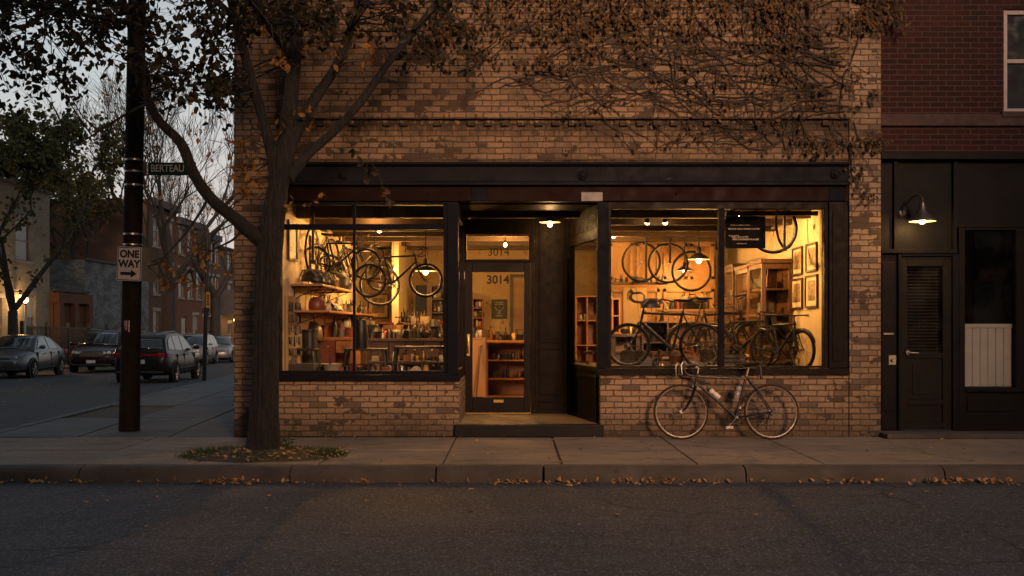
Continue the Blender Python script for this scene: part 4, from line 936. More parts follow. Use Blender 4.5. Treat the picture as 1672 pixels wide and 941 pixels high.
helmet('black vented helmet hanging on the bars of the dark bicycle facing left', at(1063, 503, 13.72), math.pi+.3, 'c_black', 1.1)

L_ = 'spare wheels hung along the cream left wall'
hung_wheel('spare wheel hung on the cream left wall above the pale helmet', V((RX0+.10, 13.9, 2.45)), 84, grp=L_)
hung_wheel('spare wheel hung on the cream left wall behind the green bicycle', V((RX0+.12, 15.3, 2.42)), 80, grp=L_)
hung_wheel('spare wheel hung on the cream left wall above the middle shelf end', V((RX0+.12, 16.6, 2.3)), 78, grp=L_)
hung_wheel('spare wheel hung low behind the level hanging bicycle', at(620, 466, 16.0), 20, grp=L_)
standing(548, 14.2, 28, .70, z=zat(430,14.2)-.34*.70, label='small dark bicycle hung in front of the highest wall shelf', frame='frame_black', bars='drop', lever='chain_metal', tw=.021, tf=1.4)

standing(1126, 15.3, 170, .95, label='tall black bicycle behind the dark bicycle with the helmet', frame='frame_black', bars='upright', fenders=True, lever='chain_metal', fup=.06, seatup=.06, tf=1.4, tw=.022)
standing(1206, 14.25, -32, .86, label='black bicycle in the middle of the right display turned to the glass', frame='frame_black', bars='flat', fenders=True, lever='chain_metal', tf=1.5, tw=.024, rack=True)
standing(1300, 14.0, 205, .82, label='black bicycle parked under the framed pictures behind the small one', frame='frame_black', bars='drop', lever='chain_metal', tf=1.5, tw=.022)
# ------------------------------------------------------------------ lamps inside
WARM = (1, .49, .13)
PEND = []
def pendant(label, c, k, power, bulb='bulb_warm'):
    t_ = thing('pendant_lamp', label, 'lamp', (c.x, c.y, RZ))
    MB().lathe([(.17*k,0),(.165*k,.012*k),(.12*k,.05*k),(.06*k,.085*k),(.04*k,.10*k),(.038*k,.16*k),(.02*k,.19*k),(0,.192*k)], c, (0,0,1), 26).build('shade', 'shade_dark', t_)
    MB().lathe([(.164*k,.002),(.115*k,.043*k),(.05*k,.075*k),(0,.08*k)], c, (0,0,1), 26).build('reflector', 'shade_inner', t_)
    MB().tube([c + V((0,0,.18*k)), (c.x, c.y, RZ-.02)], .010, 6).build('cord', 'iron', t_)
    MB().lathe([(.05,0),(.05,.03),(0,.03)], (c.x, c.y, RZ-.03), (0,0,1), 14).build('ceiling_rose', 'iron', t_)
    MB().sphere(c + V((0,0,-.012)), .042*k, 14, 10, 1.1).build('bulb', bulb, t_)
    light('POINT', c + V((0,0,-.085*k)), power*1.45, WARM, .04)
pendant('large dark pendant lamp lit in the left window beside the hanging bicycle', at(695, 443, 14.9), 1.0, 90)
pendant('larger nearer pendant lamp over the bicycles in the right window', at(1141, 424, 14.7), 1.0, 80)
pendant('smaller farther pendant lamp hanging below the right window lamp', at(1118, 442, 16.6), .82, 55)
def spot(label, c, power, aim, ang=100):
    t_ = thing('spot_lamp', label, 'lamp', (c.x, c.y, RZ)); d = (aim - c).normalized()
    MB().lathe([(0,-.11),(.035,-.11),(.04,-.09),(.05,.0),(.046,.0),(.036,-.06),(0,-.06)], c, d, 16).build('can', 'shade_dark', t_)
    MB().tube([c - d*.09, (c.x, c.y, RZ-.16 if RZ-.16 > c.z+.05 else RZ)], .009, 6).build('arm', 'iron', t_)
    MB().sphere(c + d*.012, .036, 12, 8).build('bulb', 'bulb_warm', t_)
    o = light('SPOT', c + d*.055, power*1.5, WARM, .03, spot_size=R(ang), spot_blend=.6); o.rotation_euler = d.to_track_quat('-Z', 'Y').to_euler()
spot('left one of two small ceiling spots above the three hung wheels', at(1057, 362, 14.0), 80, at(1040, 640, 16))
spot('right one of two small ceiling spots above the three hung wheels', at(1086, 362, 14.0), 80, at(1120, 600, 15))
spot('small ceiling spot shining on the cream left wall above the helmets', V((-2.05, 15.2, 2.88)), 190, V((-2.93, 14.35, 2.0)), 130)
spot('small ceiling spot shining on the four framed pictures', V((3.0, 13.1, 2.86)), 105, V((4.06, 13.6, 1.9)), 120)
def bulb(label, c, power, r=.03):
    t_ = thing('bare_bulb', label, 'lamp', (c.x, c.y, RZ))
    MB().sphere(c, r, 12, 8, 1.2).build('bulb', 'bulb_warm', t_); MB().tube([c+V((0,0,r)), c+V((0,0,r+.06))], .016, 8).build('socket', 'brass', t_); MB().tube([c+V((0,0,r+.05)), (c.x,c.y,RZ)], .006, 5).build('cord', 'iron', t_)
    light('POINT', c - V((0,0,r*2.2)), power*1.4, WARM, .03)
bulb('bare bulb glowing behind the transom over the shop door', at(825, 400, 16.4), 60)
bulb('bare bulb under the ceiling beams right of the farther pendant', at(1143, 386, 17.0), 45)
bulb('bare bulb at the far left edge of the right window', at(1002, 386, 16.2), 35)
bulb('left one of two tiny bulbs deep behind the level hanging bicycle', at(642, 441, 17.2), 60)
bulb('right one of two tiny bulbs deep behind the level hanging bicycle', at(656, 440, 18.2), 45)
bulb('bare bulb high in the left window behind the transom bar', at(610, 349, 14.0), 10)

# ------------------------------------------------------------------ small goods
def shape(mb, kind, c, k, r):
    x, y, z = c
    if kind == 'bottle': mb.lathe([(0,0),(.035*k,0),(.036*k,.12*k),(.03*k,.15*k),(.012*k,.18*k),(.012*k,.23*k),(0,.23*k)], c, n=12)
    elif kind == 'tin': mb.lathe([(0,0),(.05*k,0),(.05*k,.13*k),(.046*k,.135*k),(0,.133*k)], c, n=14)
    elif kind == 'jar': mb.lathe([(0,0),(.045*k,0),(.048*k,.02*k),(.048*k,.09*k),(.036*k,.105*k),(.04*k,.108*k),(.04*k,.13*k),(0,.132*k)], c, n=14)
    elif kind == 'cup': mb.lathe([(0,0),(.035*k,0),(.042*k,.09*k),(.037*k,.088*k),(.03*k,.01),(0,.01)], c, n=14); mb.torus((x+.05*k,y,z+.05*k), .024*k, .006*k, 'Y', 12, 5)
    elif kind == 'box': mb.obox((x,y,z+.06*k), (.16*k,.12*k,.12*k), Matrix.Rotation(r.uniform(-.4,.4),3,'Z'))
    elif kind == 'carton':
        m_ = Matrix.Rotation(r.uniform(-.3,.3),3,'Z'); mb.obox((x,y,z+.09*k), (.22*k,.16*k,.18*k), m_)
        mb.obox(V((x,y,z+.19*k)) + m_ @ V((.1*k,0,0)), (.1*k,.15*k,.006), m_ @ Matrix.Rotation(-.5,3,'Y'))
    elif kind == 'oil_can': mb.lathe([(0,0),(.05*k,0),(.05*k,.05*k),(.015*k,.10*k),(.006*k,.2*k),(0,.2*k)], c, n=12); mb.tube([(x+.05*k,y,z+.01),(x+.09*k,y,z+.05*k),(x+.03*k,y,z+.09*k)], .005*k, 5)
    elif kind == 'coil':
        for i in range(4): mb.torus((x+r.uniform(-.008,.008), y, z+.015*k+i*.02*k), .075*k, .011*k, 'Z', 20, 6)
    elif kind == 'cloth':
        n = 7; vs_ = []
        for i in range(n):
            for j in range(n):
                u, w_ = i/(n-1)-.5, j/(n-1)-.5; vs_.append((x+u*.26*k, y+w_*.2*k, z + max(.006, (.13*k)*(1-2.6*(u*u+w_*w_)) + r.uniform(-.03,.03)*k)))
        mb.add(vs_, [(i*n+j, (i+1)*n+j, (i+1)*n+j+1, i*n+j+1) for i in range(n-1) for j in range(n-1)], True); mb.obox((x,y,z+.01), (.2*k,.15*k,.02))
    elif kind == 'bag':
        vs_ = []; n = 14
        for h, w_, e in ((0,.13,.10),(.04,.15,.12),(.14,.145,.11),(.2,.10,.06),(.22,.07,.03)):
            for q in range(n): a = 2*math.pi*q/n; vs_.append((x+w_*k*math.cos(a)*(1+.06*math.sin(5*a+h*20)), y+e*k*math.sin(a), z+h*k))
        mb.add(vs_, [(i*n+q, i*n+(q+1)%n, (i+1)*n+(q+1)%n, (i+1)*n+q) for i in range(4) for q in range(n)] + [tuple(range(4*n,5*n))], True); mb.tube([(x-.06*k,y,z+.2*k),(x-.04*k,y,z+.29*k),(x+.04*k,y,z+.29*k),(x+.06*k,y,z+.2*k)], .009*k, 6)
    elif kind == 'vise':
        mb.obox((x,y,z+.03*k), (.14*k,.1*k,.06*k)); mb.obox((x-.04*k,y,z+.1*k), (.06*k,.09*k,.09*k)); mb.obox((x+.05*k,y,z+.1*k), (.05*k,.09*k,.09*k)); mb.tube([(x+.05*k,y,z+.08*k),(x+.18*k,y,z+.08*k)], .014*k, 8); mb.tube([(x+.17*k,y-.07*k,z+.08*k),(x+.17*k,y+.07*k,z+.08*k)], .007*k, 6)
    elif kind == 'basket':
        mb.lathe([(.09*k,0),(.12*k,.12*k),(.125*k,.12*k),(.125*k,.135*k),(.115*k,.135*k),(.085*k,.01),(0,.01)], c, n=16); mb.tube([(x-.12*k,y,z+.13*k),(x-.08*k,y,z+.24*k),(x+.08*k,y,z+.24*k),(x+.12*k,y,z+.13*k)], .008*k, 6)
    elif kind == 'tool_jar':
        mb.lathe([(0,0),(.05*k,0),(.05*k,.11*k),(.045*k,.11*k),(.04*k,.02),(0,.02)], c, n=14)
        for i in range(6): a = r.uniform(0,6.28); mb.tube([(x,y,z+.03*k),(x+.05*k*math.cos(a),y+.05*k*math.sin(a),z+r.uniform(.18,.26)*k)], r.uniform(.005,.009)*k, 5)
    elif kind == 'book': mb.obox((x,y,z+.11*k), (.035*k,.15*k,.22*k), Matrix.Rotation(r.uniform(-.12,.12),3,'Y'))
    elif kind == 'pot': mb.lathe([(0,0),(.05*k,0),(.085*k,.05*k),(.085*k,.1*k),(.075*k,.1*k),(.06*k,.03),(0,.03)], c, n=16)
    elif kind == 'flower_pot': mb.lathe([(0,0),(.045*k,0),(.06*k,.09*k),(.066*k,.09*k),(.066*k,.11*k),(.055*k,.11*k),(0,.095*k)], c, n=14)
    elif kind == 'lamp': mb.lathe([(0,0),(.06*k,0),(.06*k,.015*k),(.01*k,.02*k),(.01*k,.16*k),(.08*k,.17*k),(.045*k,.27*k),(0,.27*k)], c, n=14)
    elif kind == 'pump': mb.tube([(x,y,z),(x,y,z+.3*k)], .02*k, 8); mb.tube([(x-.07*k,y,z+.36*k),(x+.07*k,y,z+.36*k)], .012*k, 6); mb.tube([(x,y,z+.3*k),(x,y,z+.36*k)], .007*k, 5); mb.obox((x,y,z+.008), (.15*k,.06*k,.016))
    elif kind == 'toolbox':
        mb.obox((x,y,z+.07*k), (.3*k,.15*k,.14*k)); mb.prism([(x-.15*k,z+.143*k),(x+.15*k,z+.143*k),(x+.12*k,z+.18*k),(x-.12*k,z+.18*k)], 'Y', y-.075*k, y+.075*k); mb.tube([(x-.07*k,y,z+.18*k),(x-.06*k,y,z+.225*k),(x+.06*k,y,z+.225*k),(x+.07*k,y,z+.18*k)], .008*k, 6)
    elif kind == 'roll': mb.tube([(x,y-.09*k,z+.04*k),(x,y+.09*k,z+.04*k)], .04*k, 12)
    elif kind == 'crate':
        for q in (0, 1, 2): 
            h = z+.03*k+q*.055*k; mb.box(x-.17*k,x+.17*k,y-.12*k,y-.11*k,h-.02*k,h+.02*k); mb.box(x-.17*k,x+.17*k,y+.11*k,y+.12*k,h-.02*k,h+.02*k); mb.box(x-.17*k,x-.16*k,y-.11*k,y+.11*k,h-.02*k,h+.02*k); mb.box(x+.16*k,x+.17*k,y-.11*k,y+.11*k,h-.02*k,h+.02*k)
        mb.box(x-.165*k,x+.165*k,y-.115*k,y+.115*k,z,z+.012)
    return mb
ADJ = dict(bottle='slim', tin='round', jar='squat', cup='small', box='small', carton='open cardboard', oil_can='spouted', coil='looped', cloth='crumpled', bag='slumped', vise='heavy', basket='round', tool_jar='tool filled', book='upright', pot='wide', flower_pot='small', lamp='little', pump='standing', toolbox='handled', roll='rolled', crate='slatted')
NM = dict(oil_can='oil can', coil='inner tube coil', roll='cloth roll', pump='air pump', lamp='table lamp', tool_jar='jar', flower_pot='flower pot', cloth='cloth', toolbox='toolbox')
ORD = ['first','second','third','fourth','fifth','sixth','seventh','eighth','ninth','tenth','eleventh','twelfth','thirteenth','fourteenth','fifteenth','sixteenth','seventeenth','eighteenth','nineteenth','twentieth','twenty-first','twenty-second','twenty-third','twenty-fourth','twenty-fifth']
EXTRA = ['bottle/black','box/brown','tin/black','jar/brown','oil_can/black','tool_jar/black','tin/brown','box/black','bottle/brown','tin/silver']
ri = random.Random(21)
def goods(place, items, p0, p1, cat_grp, k=1.0, jit=.04):      # a row of single things from p0 to p1
    if len(items) > 4:                # fill the gaps of a long row with plain dark tins and bottles
        full = []
        for q, it in enumerate(items): full.append(it); full += [ri.choice(EXTRA)] if q % 3 != 2 else []
        items = full[:25]
    k *= .82; n = len(items)
    for i, it in enumerate(items):
        kind, colr = it.split('/'); colr = ri.choice(['black','brown','black','rust','grey']) if colr in ('white','cream','yellow','orange','tan','red','blue') and ri.random() < .42 else colr; f = (i+.5)/n
        c = V(p0)*(1-f) + V(p1)*f + V((ri.uniform(-.02,.02), ri.uniform(-jit,jit), 0)); kk = k*ri.uniform(.85,1.2)
        if kind in NM: nm = NM[kind]
        else: nm = kind
        t_ = thing(kind, f"{ADJ[kind]} {colr} {nm} {ORD[i]} along {place}", nm.split()[-1], c, ri.uniform(-.5,.5), cat_grp, world=False)
        t_.name = kind; o = shape(MB(), kind, (0,0,0), kk, ri).build({'bottle':'glass_body','crate':'slats','cloth':'fabric','bag':'fabric','book':'cover'}.get(kind, 'casing'), ('brass' if colr == 'brass' else 'alloy' if colr == 'silver' else 'c_'+colr), t_)
        if kind in ('jar','bottle'): MB().lathe([(.04*kk if kind == 'jar' else .014*kk,0),(.04*kk if kind == 'jar' else .014*kk,.022*kk),(0,.023*kk)], (0,0,(.132 if kind == 'jar' else .228)*kk), n=10).build('lid', 'c_black', t_)
# shelves on the cream left wall
def shelf(label, x1, y0, y1, z, m='oak', th=.03, x0=None):
    x0 = RX0+.002 if x0 is None else x0
    t_ = thing('wall_shelf', label, 'shelf', (x0, (y0+y1)/2, z)); MB().box(x0, x1, y0, y1, z-th, z).build('plank', m, t_, bevel=.004)
    for y in (y0+.2, (y0+y1)/2, y1-.2): MB().tube([(x0+.01,y,z-th-.18),(x0+.01,y,z-th-.005),(x1-.04,y,z-th-.005)], .009, 6).add([], []).tube([(x0+.01,y,z-th-.16),(x1-.07,y,z-th-.012)], .006, 5).build('bracket', 'iron', t_)
shelf('long plank shelf highest on the cream left wall', -2.50, 12.95, 15.5, 1.95)
shelf('long plank shelf in the middle of the cream left wall', -2.42, 13.0, 17.6, 1.60, 'orange_wood')
shelf('short plank shelf lowest on the cream left wall', -2.45, 15.2, 19.0, 1.36, 'orange_wood')
helmet('dark round helmet at the window end of the highest wall shelf', V((-2.68, 13.15, 1.99)), -.6, 'c_black', 1.3)
helmet('pale round helmet behind the dark helmet on the highest wall shelf', V((-2.66, 13.6, 1.99)), -.9, 'c_grey', 1.25)
helmet('brown helmet third from the glass on the highest wall shelf', V((-2.66, 14.05, 1.99)), -.9, 'c_brown', 1.2)
goods('the highest left wall shelf', ['coil/black','basket/brown','coil/brown','bag/black','coil/black'], (-2.68,14.25,1.951), (-2.68,15.4,1.951), 'goods on the high left shelf', 1.5)
goods('the middle left wall shelf', ['bag/red','cloth/white','tin/blue','cloth/cream','cloth/white','bottle/white','tin/orange','tool_jar/grey','jar/brown','box/cream','bottle/green','coil/black','tin/red','jar/white','box/rust'], (-2.62,13.15,1.601), (-2.60,17.4,1.601), 'goods on the middle left shelf', 1.12)
goods('the lowest left wall shelf', ['tin/grey','bottle/white','box/red','tool_jar/brown','jar/cream','oil_can/silver','box/tan','bottle/brown','tin/white'], (-2.65,15.4,1.361), (-2.65,18.8,1.361), 'goods on the low left shelf', 1.3)
# framed pictures
def picture(label, c, w_, h, wall, frame='dark_wood', grp=None):     # wall = 'X+' faces +x, 'X-' faces -x, 'Y' faces the street
    t_ = thing('picture_frame', label, 'picture', c, 0, grp); f = .028; d = .03
    def pb(m_, u0, u1, v0, v1, a, b): 
        if wall == 'Y': m_.box(c.x+u0, c.x+u1, c.y-b, c.y-a, c.z+v0, c.z+v1)
        elif wall == 'X-': m_.box(c.x-b, c.x-a, c.y+u0, c.y+u1, c.z+v0, c.z+v1)
        else: m_.box(c.x+a, c.x+b, c.y+u0, c.y+u1, c.z+v0, c.z+v1)
    m_ = MB(); W2, H2 = w_/2, h/2
    pb(m_,-W2,W2,H2-f,H2,0,d); pb(m_,-W2,W2,-H2,-H2+f,0,d); pb(m_,-W2,-W2+f,-H2+f,H2-f,0,d); pb(m_,W2-f,W2,-H2+f,H2-f,0,d); m_.build('frame', frame, t_, bevel=.003)
    m_ = MB(); pb(m_,-W2+f,W2-f,-H2+f,H2-f,.004,.012); m_.build('mat_board', 'paper_mat', t_); m_ = MB(); pb(m_,-W2*.58,W2*.58,-H2*.55,H2*.66,.012,.016); m_.build('print', 'photo_print', t_)
PG = 'four framed pictures on the right wall'
def rw(px, py): Y = RX1*FPX/(px-CX); return V((RX1-.002, Y, zat(py, Y)))
for lab, px0, px1, py0, py1 in (('upper framed picture farther from the glass on the right wall',1296,1312,404,450),('upper framed picture nearest the glass on the right wall',1318,1336,397,444),('lower framed picture farther from the glass on the right wall',1294,1312,455,505),('lower framed picture nearest the glass on the right wall',1317,1337,449,503)):
    a, b = rw(px0, (py0+py1)/2), rw(px1, (py0+py1)/2); c = (a+b)/2; c.x = RX1-.002; picture(lab, c, abs(a.y-b.y), (py1-py0)*c.y/FPX, 'X-', grp=PG)
def lw(px, py): Y = RX0*FPX/(px-CX); return V((RX0+.002, Y, zat(py, Y)))
picture('tall framed picture high on the left wall nearest the window', V((RX0+.002, 13.02, 2.52)), .5, .52, 'X+'); picture('framed picture on the left wall behind the tall one', V((RX0+.002, 14.35, 2.45)), .42, .5, 'X+')
picture('small framed print on the left wall deep in the room', V((RX0+.002, 16.6, 2.3)), .5, .4, 'X+')
pt = thing('poster', 'dark green poster on the stained back wall seen through the shop door', 'poster', at(815.5, 505, RY1)); MB().fbox(802.5, 828.5, 489, 521, RY1-.012, .01).build('sheet', 'paper_dark', pt)
ln_ = MB()
for py, a, b in ((494,809,822),(497,808,823),(512,812,819),(516,810,821)): ln_.fbox(a, b, py-.5, py+.5, RY1-.015, .003)
ln_.tube([at(808,501,RY1-.015),at(811,506,RY1-.015),at(815.5,508,RY1-.015),at(820,506,RY1-.015),at(823,501,RY1-.015)], .008, 4).tube([at(815.5,508,RY1-.015),at(815.5,512,RY1-.015)], .008, 4); ln_.build('chalk_lines', 'chalk', pt)
sg_ = thing('hanging_board', 'black hanging board with chalky lines at the top of the right window', 'sign', at(1217, 353, 12.85)); MB().fbox(1185, 1250, 353, 405.5, 12.80, .015).build('panel', 'board_black', sg_, bevel=.003)
ln_ = MB(); r_ = random.Random(4)
for py, a, b, h in ((368,1193,1225,.7),(374,1189,1240,1.1),(385,1190,1206,.7),(387,1195,1222,1.0),(391,1196,1239,1.3),(398,1203,1219,.6)):
    x = a
    while x < b: w_ = r_.uniform(2,5); ln_.fbox(x, min(b, x+w_), py-h+r_.uniform(-.4,.4), py+h, 12.797, .002); x += w_+r_.uniform(.3,1.4)
ln_.build('chalk_lines', 'chalk', sg_)
for px in (1192, 1244): MB().tube([at(px,354,12.81), V((xat(px,12.81),12.81,RZ-.0))], .003, 4).build('cord', 'iron', sg_)
vl = thing('valance_board', 'dark narrow board across the top inside of the right window', 'board', at(1260,352,12.66)); MB().fbox(1186, 1336, 345, 352, 12.66, .05).build('board', 'dark_wood', vl)

# ------------------------------------------------------------------ furniture of the left window
def desk(label, px0, px1, py0, Y, dep, zb, m, drawers, legm=None, pyb=None, knob='brass', cols=2, name='workbench', cat='workbench', dh=.18, back=True):
    x0, x1, zt_ = xat(px0,Y), xat(px1,Y), zat(py0,Y); t_ = thing(name, label, cat, ((x0+x1)/2, Y+dep/2, zb)); legm = legm or m
    MB().box(x0-.03, x1+.03, Y-.03, Y+dep, zt_-.045, zt_).build('top', m, t_, bevel=.005)
    for lx_ in (x0, x1-.07):
        for ly in (Y, Y+dep-.09): MB().box(lx_, lx_+.07, ly, ly+.07, zb, zt_-.046).build('leg', legm, t_)
    if back: MB().box(x0+.071, x1-.071, Y+dep-.04, Y+dep-.02, zb+.1, zt_-.05).build('back_panel', legm, t_)
    MB().box(x0+.07, x1-.07, Y+.02, Y+dep-.1, zb+.16, zb+.19).build('shelf', legm, t_)
    n = cols; gw = (x1-x0-.14)/n
    if drawers:
        for i in range(n):
            a = x0+.07+i*gw; d_ = MB().box(a+.006, a+gw-.006, Y-.012, Y+dep-.1, zt_-.05-dh, zt_-.055).build('drawer', m, t_, bevel=.004)
            MB().lathe([(0,.03),(.014,.028),(.018,.018),(.008,.0)], (a+gw/2, Y-.012, zt_-.05-dh/2), (0,-1,0), 10).build('knob', knob, d_)
    return t_
t_ = desk('orange wooden desk with two small drawers below the wall shelves', 517, 579, 551, 14.6, .62, fz_, 'orange_wood', True)
MB().fbox(517, 547, 556, 640, 14.585, .02).build('side_panel', 'red_wood', t_)
desk('long dark workbench running across the left window', 599, 727, 553, 15.15, .75, fz_, 'dark_wood', True, cols=4, dh=.26)
goods('the orange desk', ['carton/cream','bottle/black','tool_jar/grey','flower_pot/white'], (xat(530,14.9),14.85,zat(551,14.6)), (xat(577,14.9),14.85,zat(551,14.6)), 'goods on the orange desk', 1.4)
goods('the long dark workbench', ['pot/black','box/tan','oil_can/silver','tin/red','bottle/brown','cloth/white','vise/grey','pot/black','jar/cream','box/yellow','tool_jar/silver','pot/black','bottle/white','tin/grey','oil_can/black'], (xat(603,15.4),15.35,zat(553,15.15)), (xat(724,15.4),15.35,zat(553,15.15)), 'goods on the long workbench', 1.05, .12)
goods('the back of the long workbench', ['bag/red','box/rust','carton/tan','pump/black','bottle/grey','bag/brown','tool_jar/brown','lamp/black'], (xat(604,15.7),15.75,zat(553,15.15)), (xat(722,15.7),15.75,zat(553,15.15)), 'goods at the back of the workbench', 1.25, .04)
# cubby shelves and cabinets deeper in the left half
def cubby(label, px0, px1, py0, py1, Y, dep, m, cols, rows, name='cabinet', cat='cabinet', zb=None, doors=False, fill=None):
    x0, x1, z1 = xat(px0,Y), xat(px1,Y), zat(py0,Y); z0 = zat(py1,Y) if zb is None else zb; t_ = thing(name, label, cat, ((x0+x1)/2, Y+dep/2, z0)); th = .025; b = MB()
    b.box(x0,x1,Y,Y+dep,z1-th,z1); b.box(x0,x1,Y,Y+dep,z0,z0+th); b.box(x0,x0+th,Y,Y+dep,z0+th,z1-th); b.box(x1-th,x1,Y,Y+dep,z0+th,z1-th); b.box(x0+th,x1-th,Y+dep-.02,Y+dep,z0+th,z1-th); b.build('carcass', m, t_, bevel=.003)
    for i in range(1, cols): x = x0+(x1-x0)*i/cols; MB().box(x-.01,x+.01,Y+.01,Y+dep-.02,z0+th,z1-th).build('divider', m, t_)
    for j in range(1, rows):
        z = z0+(z1-z0)*j/rows
        for i in range(cols): a, c = x0+(x1-x0)*i/cols+.011, x0+(x1-x0)*(i+1)/cols-.011; MB().box(max(a,x0+th),min(c,x1-th),Y+.01,Y+dep-.02,z-.01,z+.01).build('shelf', m, t_)
    return t_, (x0, x1, z0, z1)
cubby('red painted cabinet standing on the bench behind the hung bicycle', 616, 640, 527, 553, 16.2, .3, 'red_wood', 1, 1, zb=None)
cubby('open wooden cubby at the back beside the white partition', 652, 700, 528, 556, 17.6, .35, 'oak', 2, 1, name='shelf_unit', cat='shelf unit')
goods('the wooden cubby by the partition', ['cloth/white','pot/black','bag/yellow','box/white'], (xat(656,17.8),17.75,zat(555.5,17.6)+.02), (xat(697,17.8),17.75,zat(555.5,17.6)+.02), 'goods in the wooden cubby', 1.0, .02)
desk('plain back counter carrying the wooden cubby', 645, 745, 556.5, 17.5, .6, fz_, 'oak', False)
goods('the top of the wooden cubby', ['bottle/white','jar/blue','tin/grey','tool_jar/silver','bottle/brown','box/cream'], (xat(655,17.8),17.75,zat(528,17.6)+.001), (xat(698,17.8),17.75,zat(528,17.6)+.001), 'goods on the wooden cubby', 1.1, .03)
tb = thing('tool_board', 'tall board of hanging tools at the left edge of the left window', 'tool board', (RX0+.1, 12.9, .76)); MB().box(RX0+.01, RX0+.04, 12.62, 13.35, .80, 1.78).build('board', 'beige_panel', tb, bevel=.004)
r_ = random.Random(13)
for i in range(34):
    y = 12.68+.12*(i % 6)+r_.uniform(-.02,.02); z = 1.70-.15*(i//6); L = r_.uniform(.08,.14); MB().tube([(RX0+.055,y,z),(RX0+.06,y+r_.uniform(-.01,.01),z-L)], [.008,r_.uniform(.008,.02)], 6).build('tool', r_.choice(['dull_alloy','c_black','c_brown','alloy']), tb)
tb = thing('tool_board', 'wide tool board on the back wall behind the workbench', 'tool board', at(672,490,RY1)); MB().fbox(655, 676, 460, 530, RY1-.04, .03).build('board', 'beige_panel', tb)
for i in range(30): c = at(657+3.2*(i % 6), 466+12*(i//6), RY1-.055); MB().tube([c, c-V((0,0,r_.uniform(.07,.13)))], [.01,r_.uniform(.01,.022)], 5).build('tool', r_.choice(['dull_alloy','c_black','c_brown']), tb)
def stool(label, c, h, w_, m='c_black', loc_z=None):
    t_ = thing('stool', label, 'stool', c, 0); MB().box(c.x-w_/2, c.x+w_/2, c.y-.17, c.y+.17, c.z+h-.03, c.z+h).build('seat', m, t_, bevel=.006)
    for sx in (-1,1):
        for sy in (-1,1): MB().tube([(c.x+sx*(w_/2-.03),c.y+sy*.13,c.z+h-.03),(c.x+sx*(w_/2+.01),c.y+sy*.16,c.z)], [.018,.014], 8).build('leg', m, t_)
    MB().tube([(c.x-w_/2+.01,c.y-.14,c.z+h*.35),(c.x+w_/2-.01,c.y-.14,c.z+h*.35)], .010, 6).build('stretcher', m, t_)
stool('low black stool on the display deck at the left edge of the left window', V((xat(487,13.2),13.2,.76)), .33, .50)
stool('low black bench carrying a dark canister in the left window', V((xat(597,13.2),13.25,.76)), .33, .56)
stool('low black bench at the right edge of the left window', V((xat(688,13.2),13.22,.76)), .36, .72)
t_ = thing('canister', 'tall black canister with a knob standing on the low black bench', 'canister', V((xat(588.5,13.2),13.25,1.09))); c = V((xat(588.5,13.2),13.25,1.09)); b = MB(); b.lathe([(0,0),(.078,0),(.082,.01),(.08,.36),(.07,.385),(.03,.395),(.03,.42),(0,.422)], c, n=20); b.build('casing', 'c_black', t_); MB().tube([c+V((.082,0,.3)),c+V((.1,-.02,.15)),c+V((.085,0,.03))], .007, 6).build('handle', 'dull_alloy', t_)
t_ = thing('canister', 'wide dark canister behind the low stool near the tree', 'canister', V((xat(504,13.7),13.75,fz_))); c = V((xat(504,13.7),13.75,fz_)); MB().lathe([(0,0),(.11,0),(.115,.02),(.108,1.15),(.12,1.16),(.12,1.19),(0,1.19)], c, n=20).build('casing', 'c_black', t_)
goods('the narrow brown cabinet beside the orange desk', ['bag/grey'], (xat(506,14.3),14.2,1.19), (xat(507,14.3),14.2,1.19), 'bag on the cabinet', 1.6); desk('narrow brown cabinet under the slumped grey bag', 492, 517, 551.5, 14.05, .4, fz_, 'dark_wood', False)
t_ = thing('tray', 'long grey tub in the front left corner of the left window', 'tub', V((xat(486,12.8),12.82,.76))); c = V((xat(486,12.8),12.84,.76)); b = MB(); wv = .235
b.add([(c.x-wv*.92,c.y-.12,c.z),(c.x+wv*.92,c.y-.12,c.z),(c.x+wv*.92,c.y+.12,c.z),(c.x-wv*.92,c.y+.12,c.z),(c.x-wv,c.y-.15,c.z+.135),(c.x+wv,c.y-.15,c.z+.135),(c.x+wv,c.y+.15,c.z+.135),(c.x-wv,c.y+.15,c.z+.135)], [(0,3,2,1),(0,1,5,4),(1,2,6,5),(2,3,7,6),(3,0,4,7),(0,1,2,3),(4,5,1,0)]); o = b.build('casing', 'c_grey', t_); s_ = o.modifiers.new('Solid', 'SOLIDIFY'); s_.thickness = .008
t_ = thing('basin', 'white enamel basin behind the glass under the orange desk', 'basin', V((xat(541,12.8),12.85,.76))); MB().lathe([(0,0),(.07,0),(.10,.05),(.135,.125),(.145,.13),(.145,.137),(.128,.132),(.09,.05),(.06,.012),(0,.012)], V((xat(541,12.8),12.85,.76)), n=24).build('bowl', 'c_white', t_)
goods('the glass of the left window', ['cloth/cream','flower_pot/white','tin/orange','box/red','tin/red','cup/white','jar/brown','box/rust','bottle/white','tin/silver','cloth/white','jar/yellow','cloth/blue'], (xat(505,12.95),12.97,.761), (xat(722,12.95),12.97,.761), 'goods along the left window glass', .95, .06)
goods('the dark floor under the workbench', ['crate/brown','basket/tan','crate/black','basket/brown','crate/tan'], (xat(612,14.9),14.8,fz_+.45), (xat(722,14.9),14.8,fz_+.45), 'crates under the workbench', 1.5)
desk('low dark table holding the crates in front of the workbench', 604, 727, 590, 14.55, .5, fz_, 'dark_wood', False)
goods('the low table before the workbench', ['box/cream','tin/silver','bottle/white','jar/yellow','box/orange','tin/brass','bottle/brass','cup/white','jar/white'], (xat(608,14.62),14.62,zat(590,14.55)), (xat(724,14.62),14.62,zat(590,14.55)), 'goods on the low table', .8, .02)
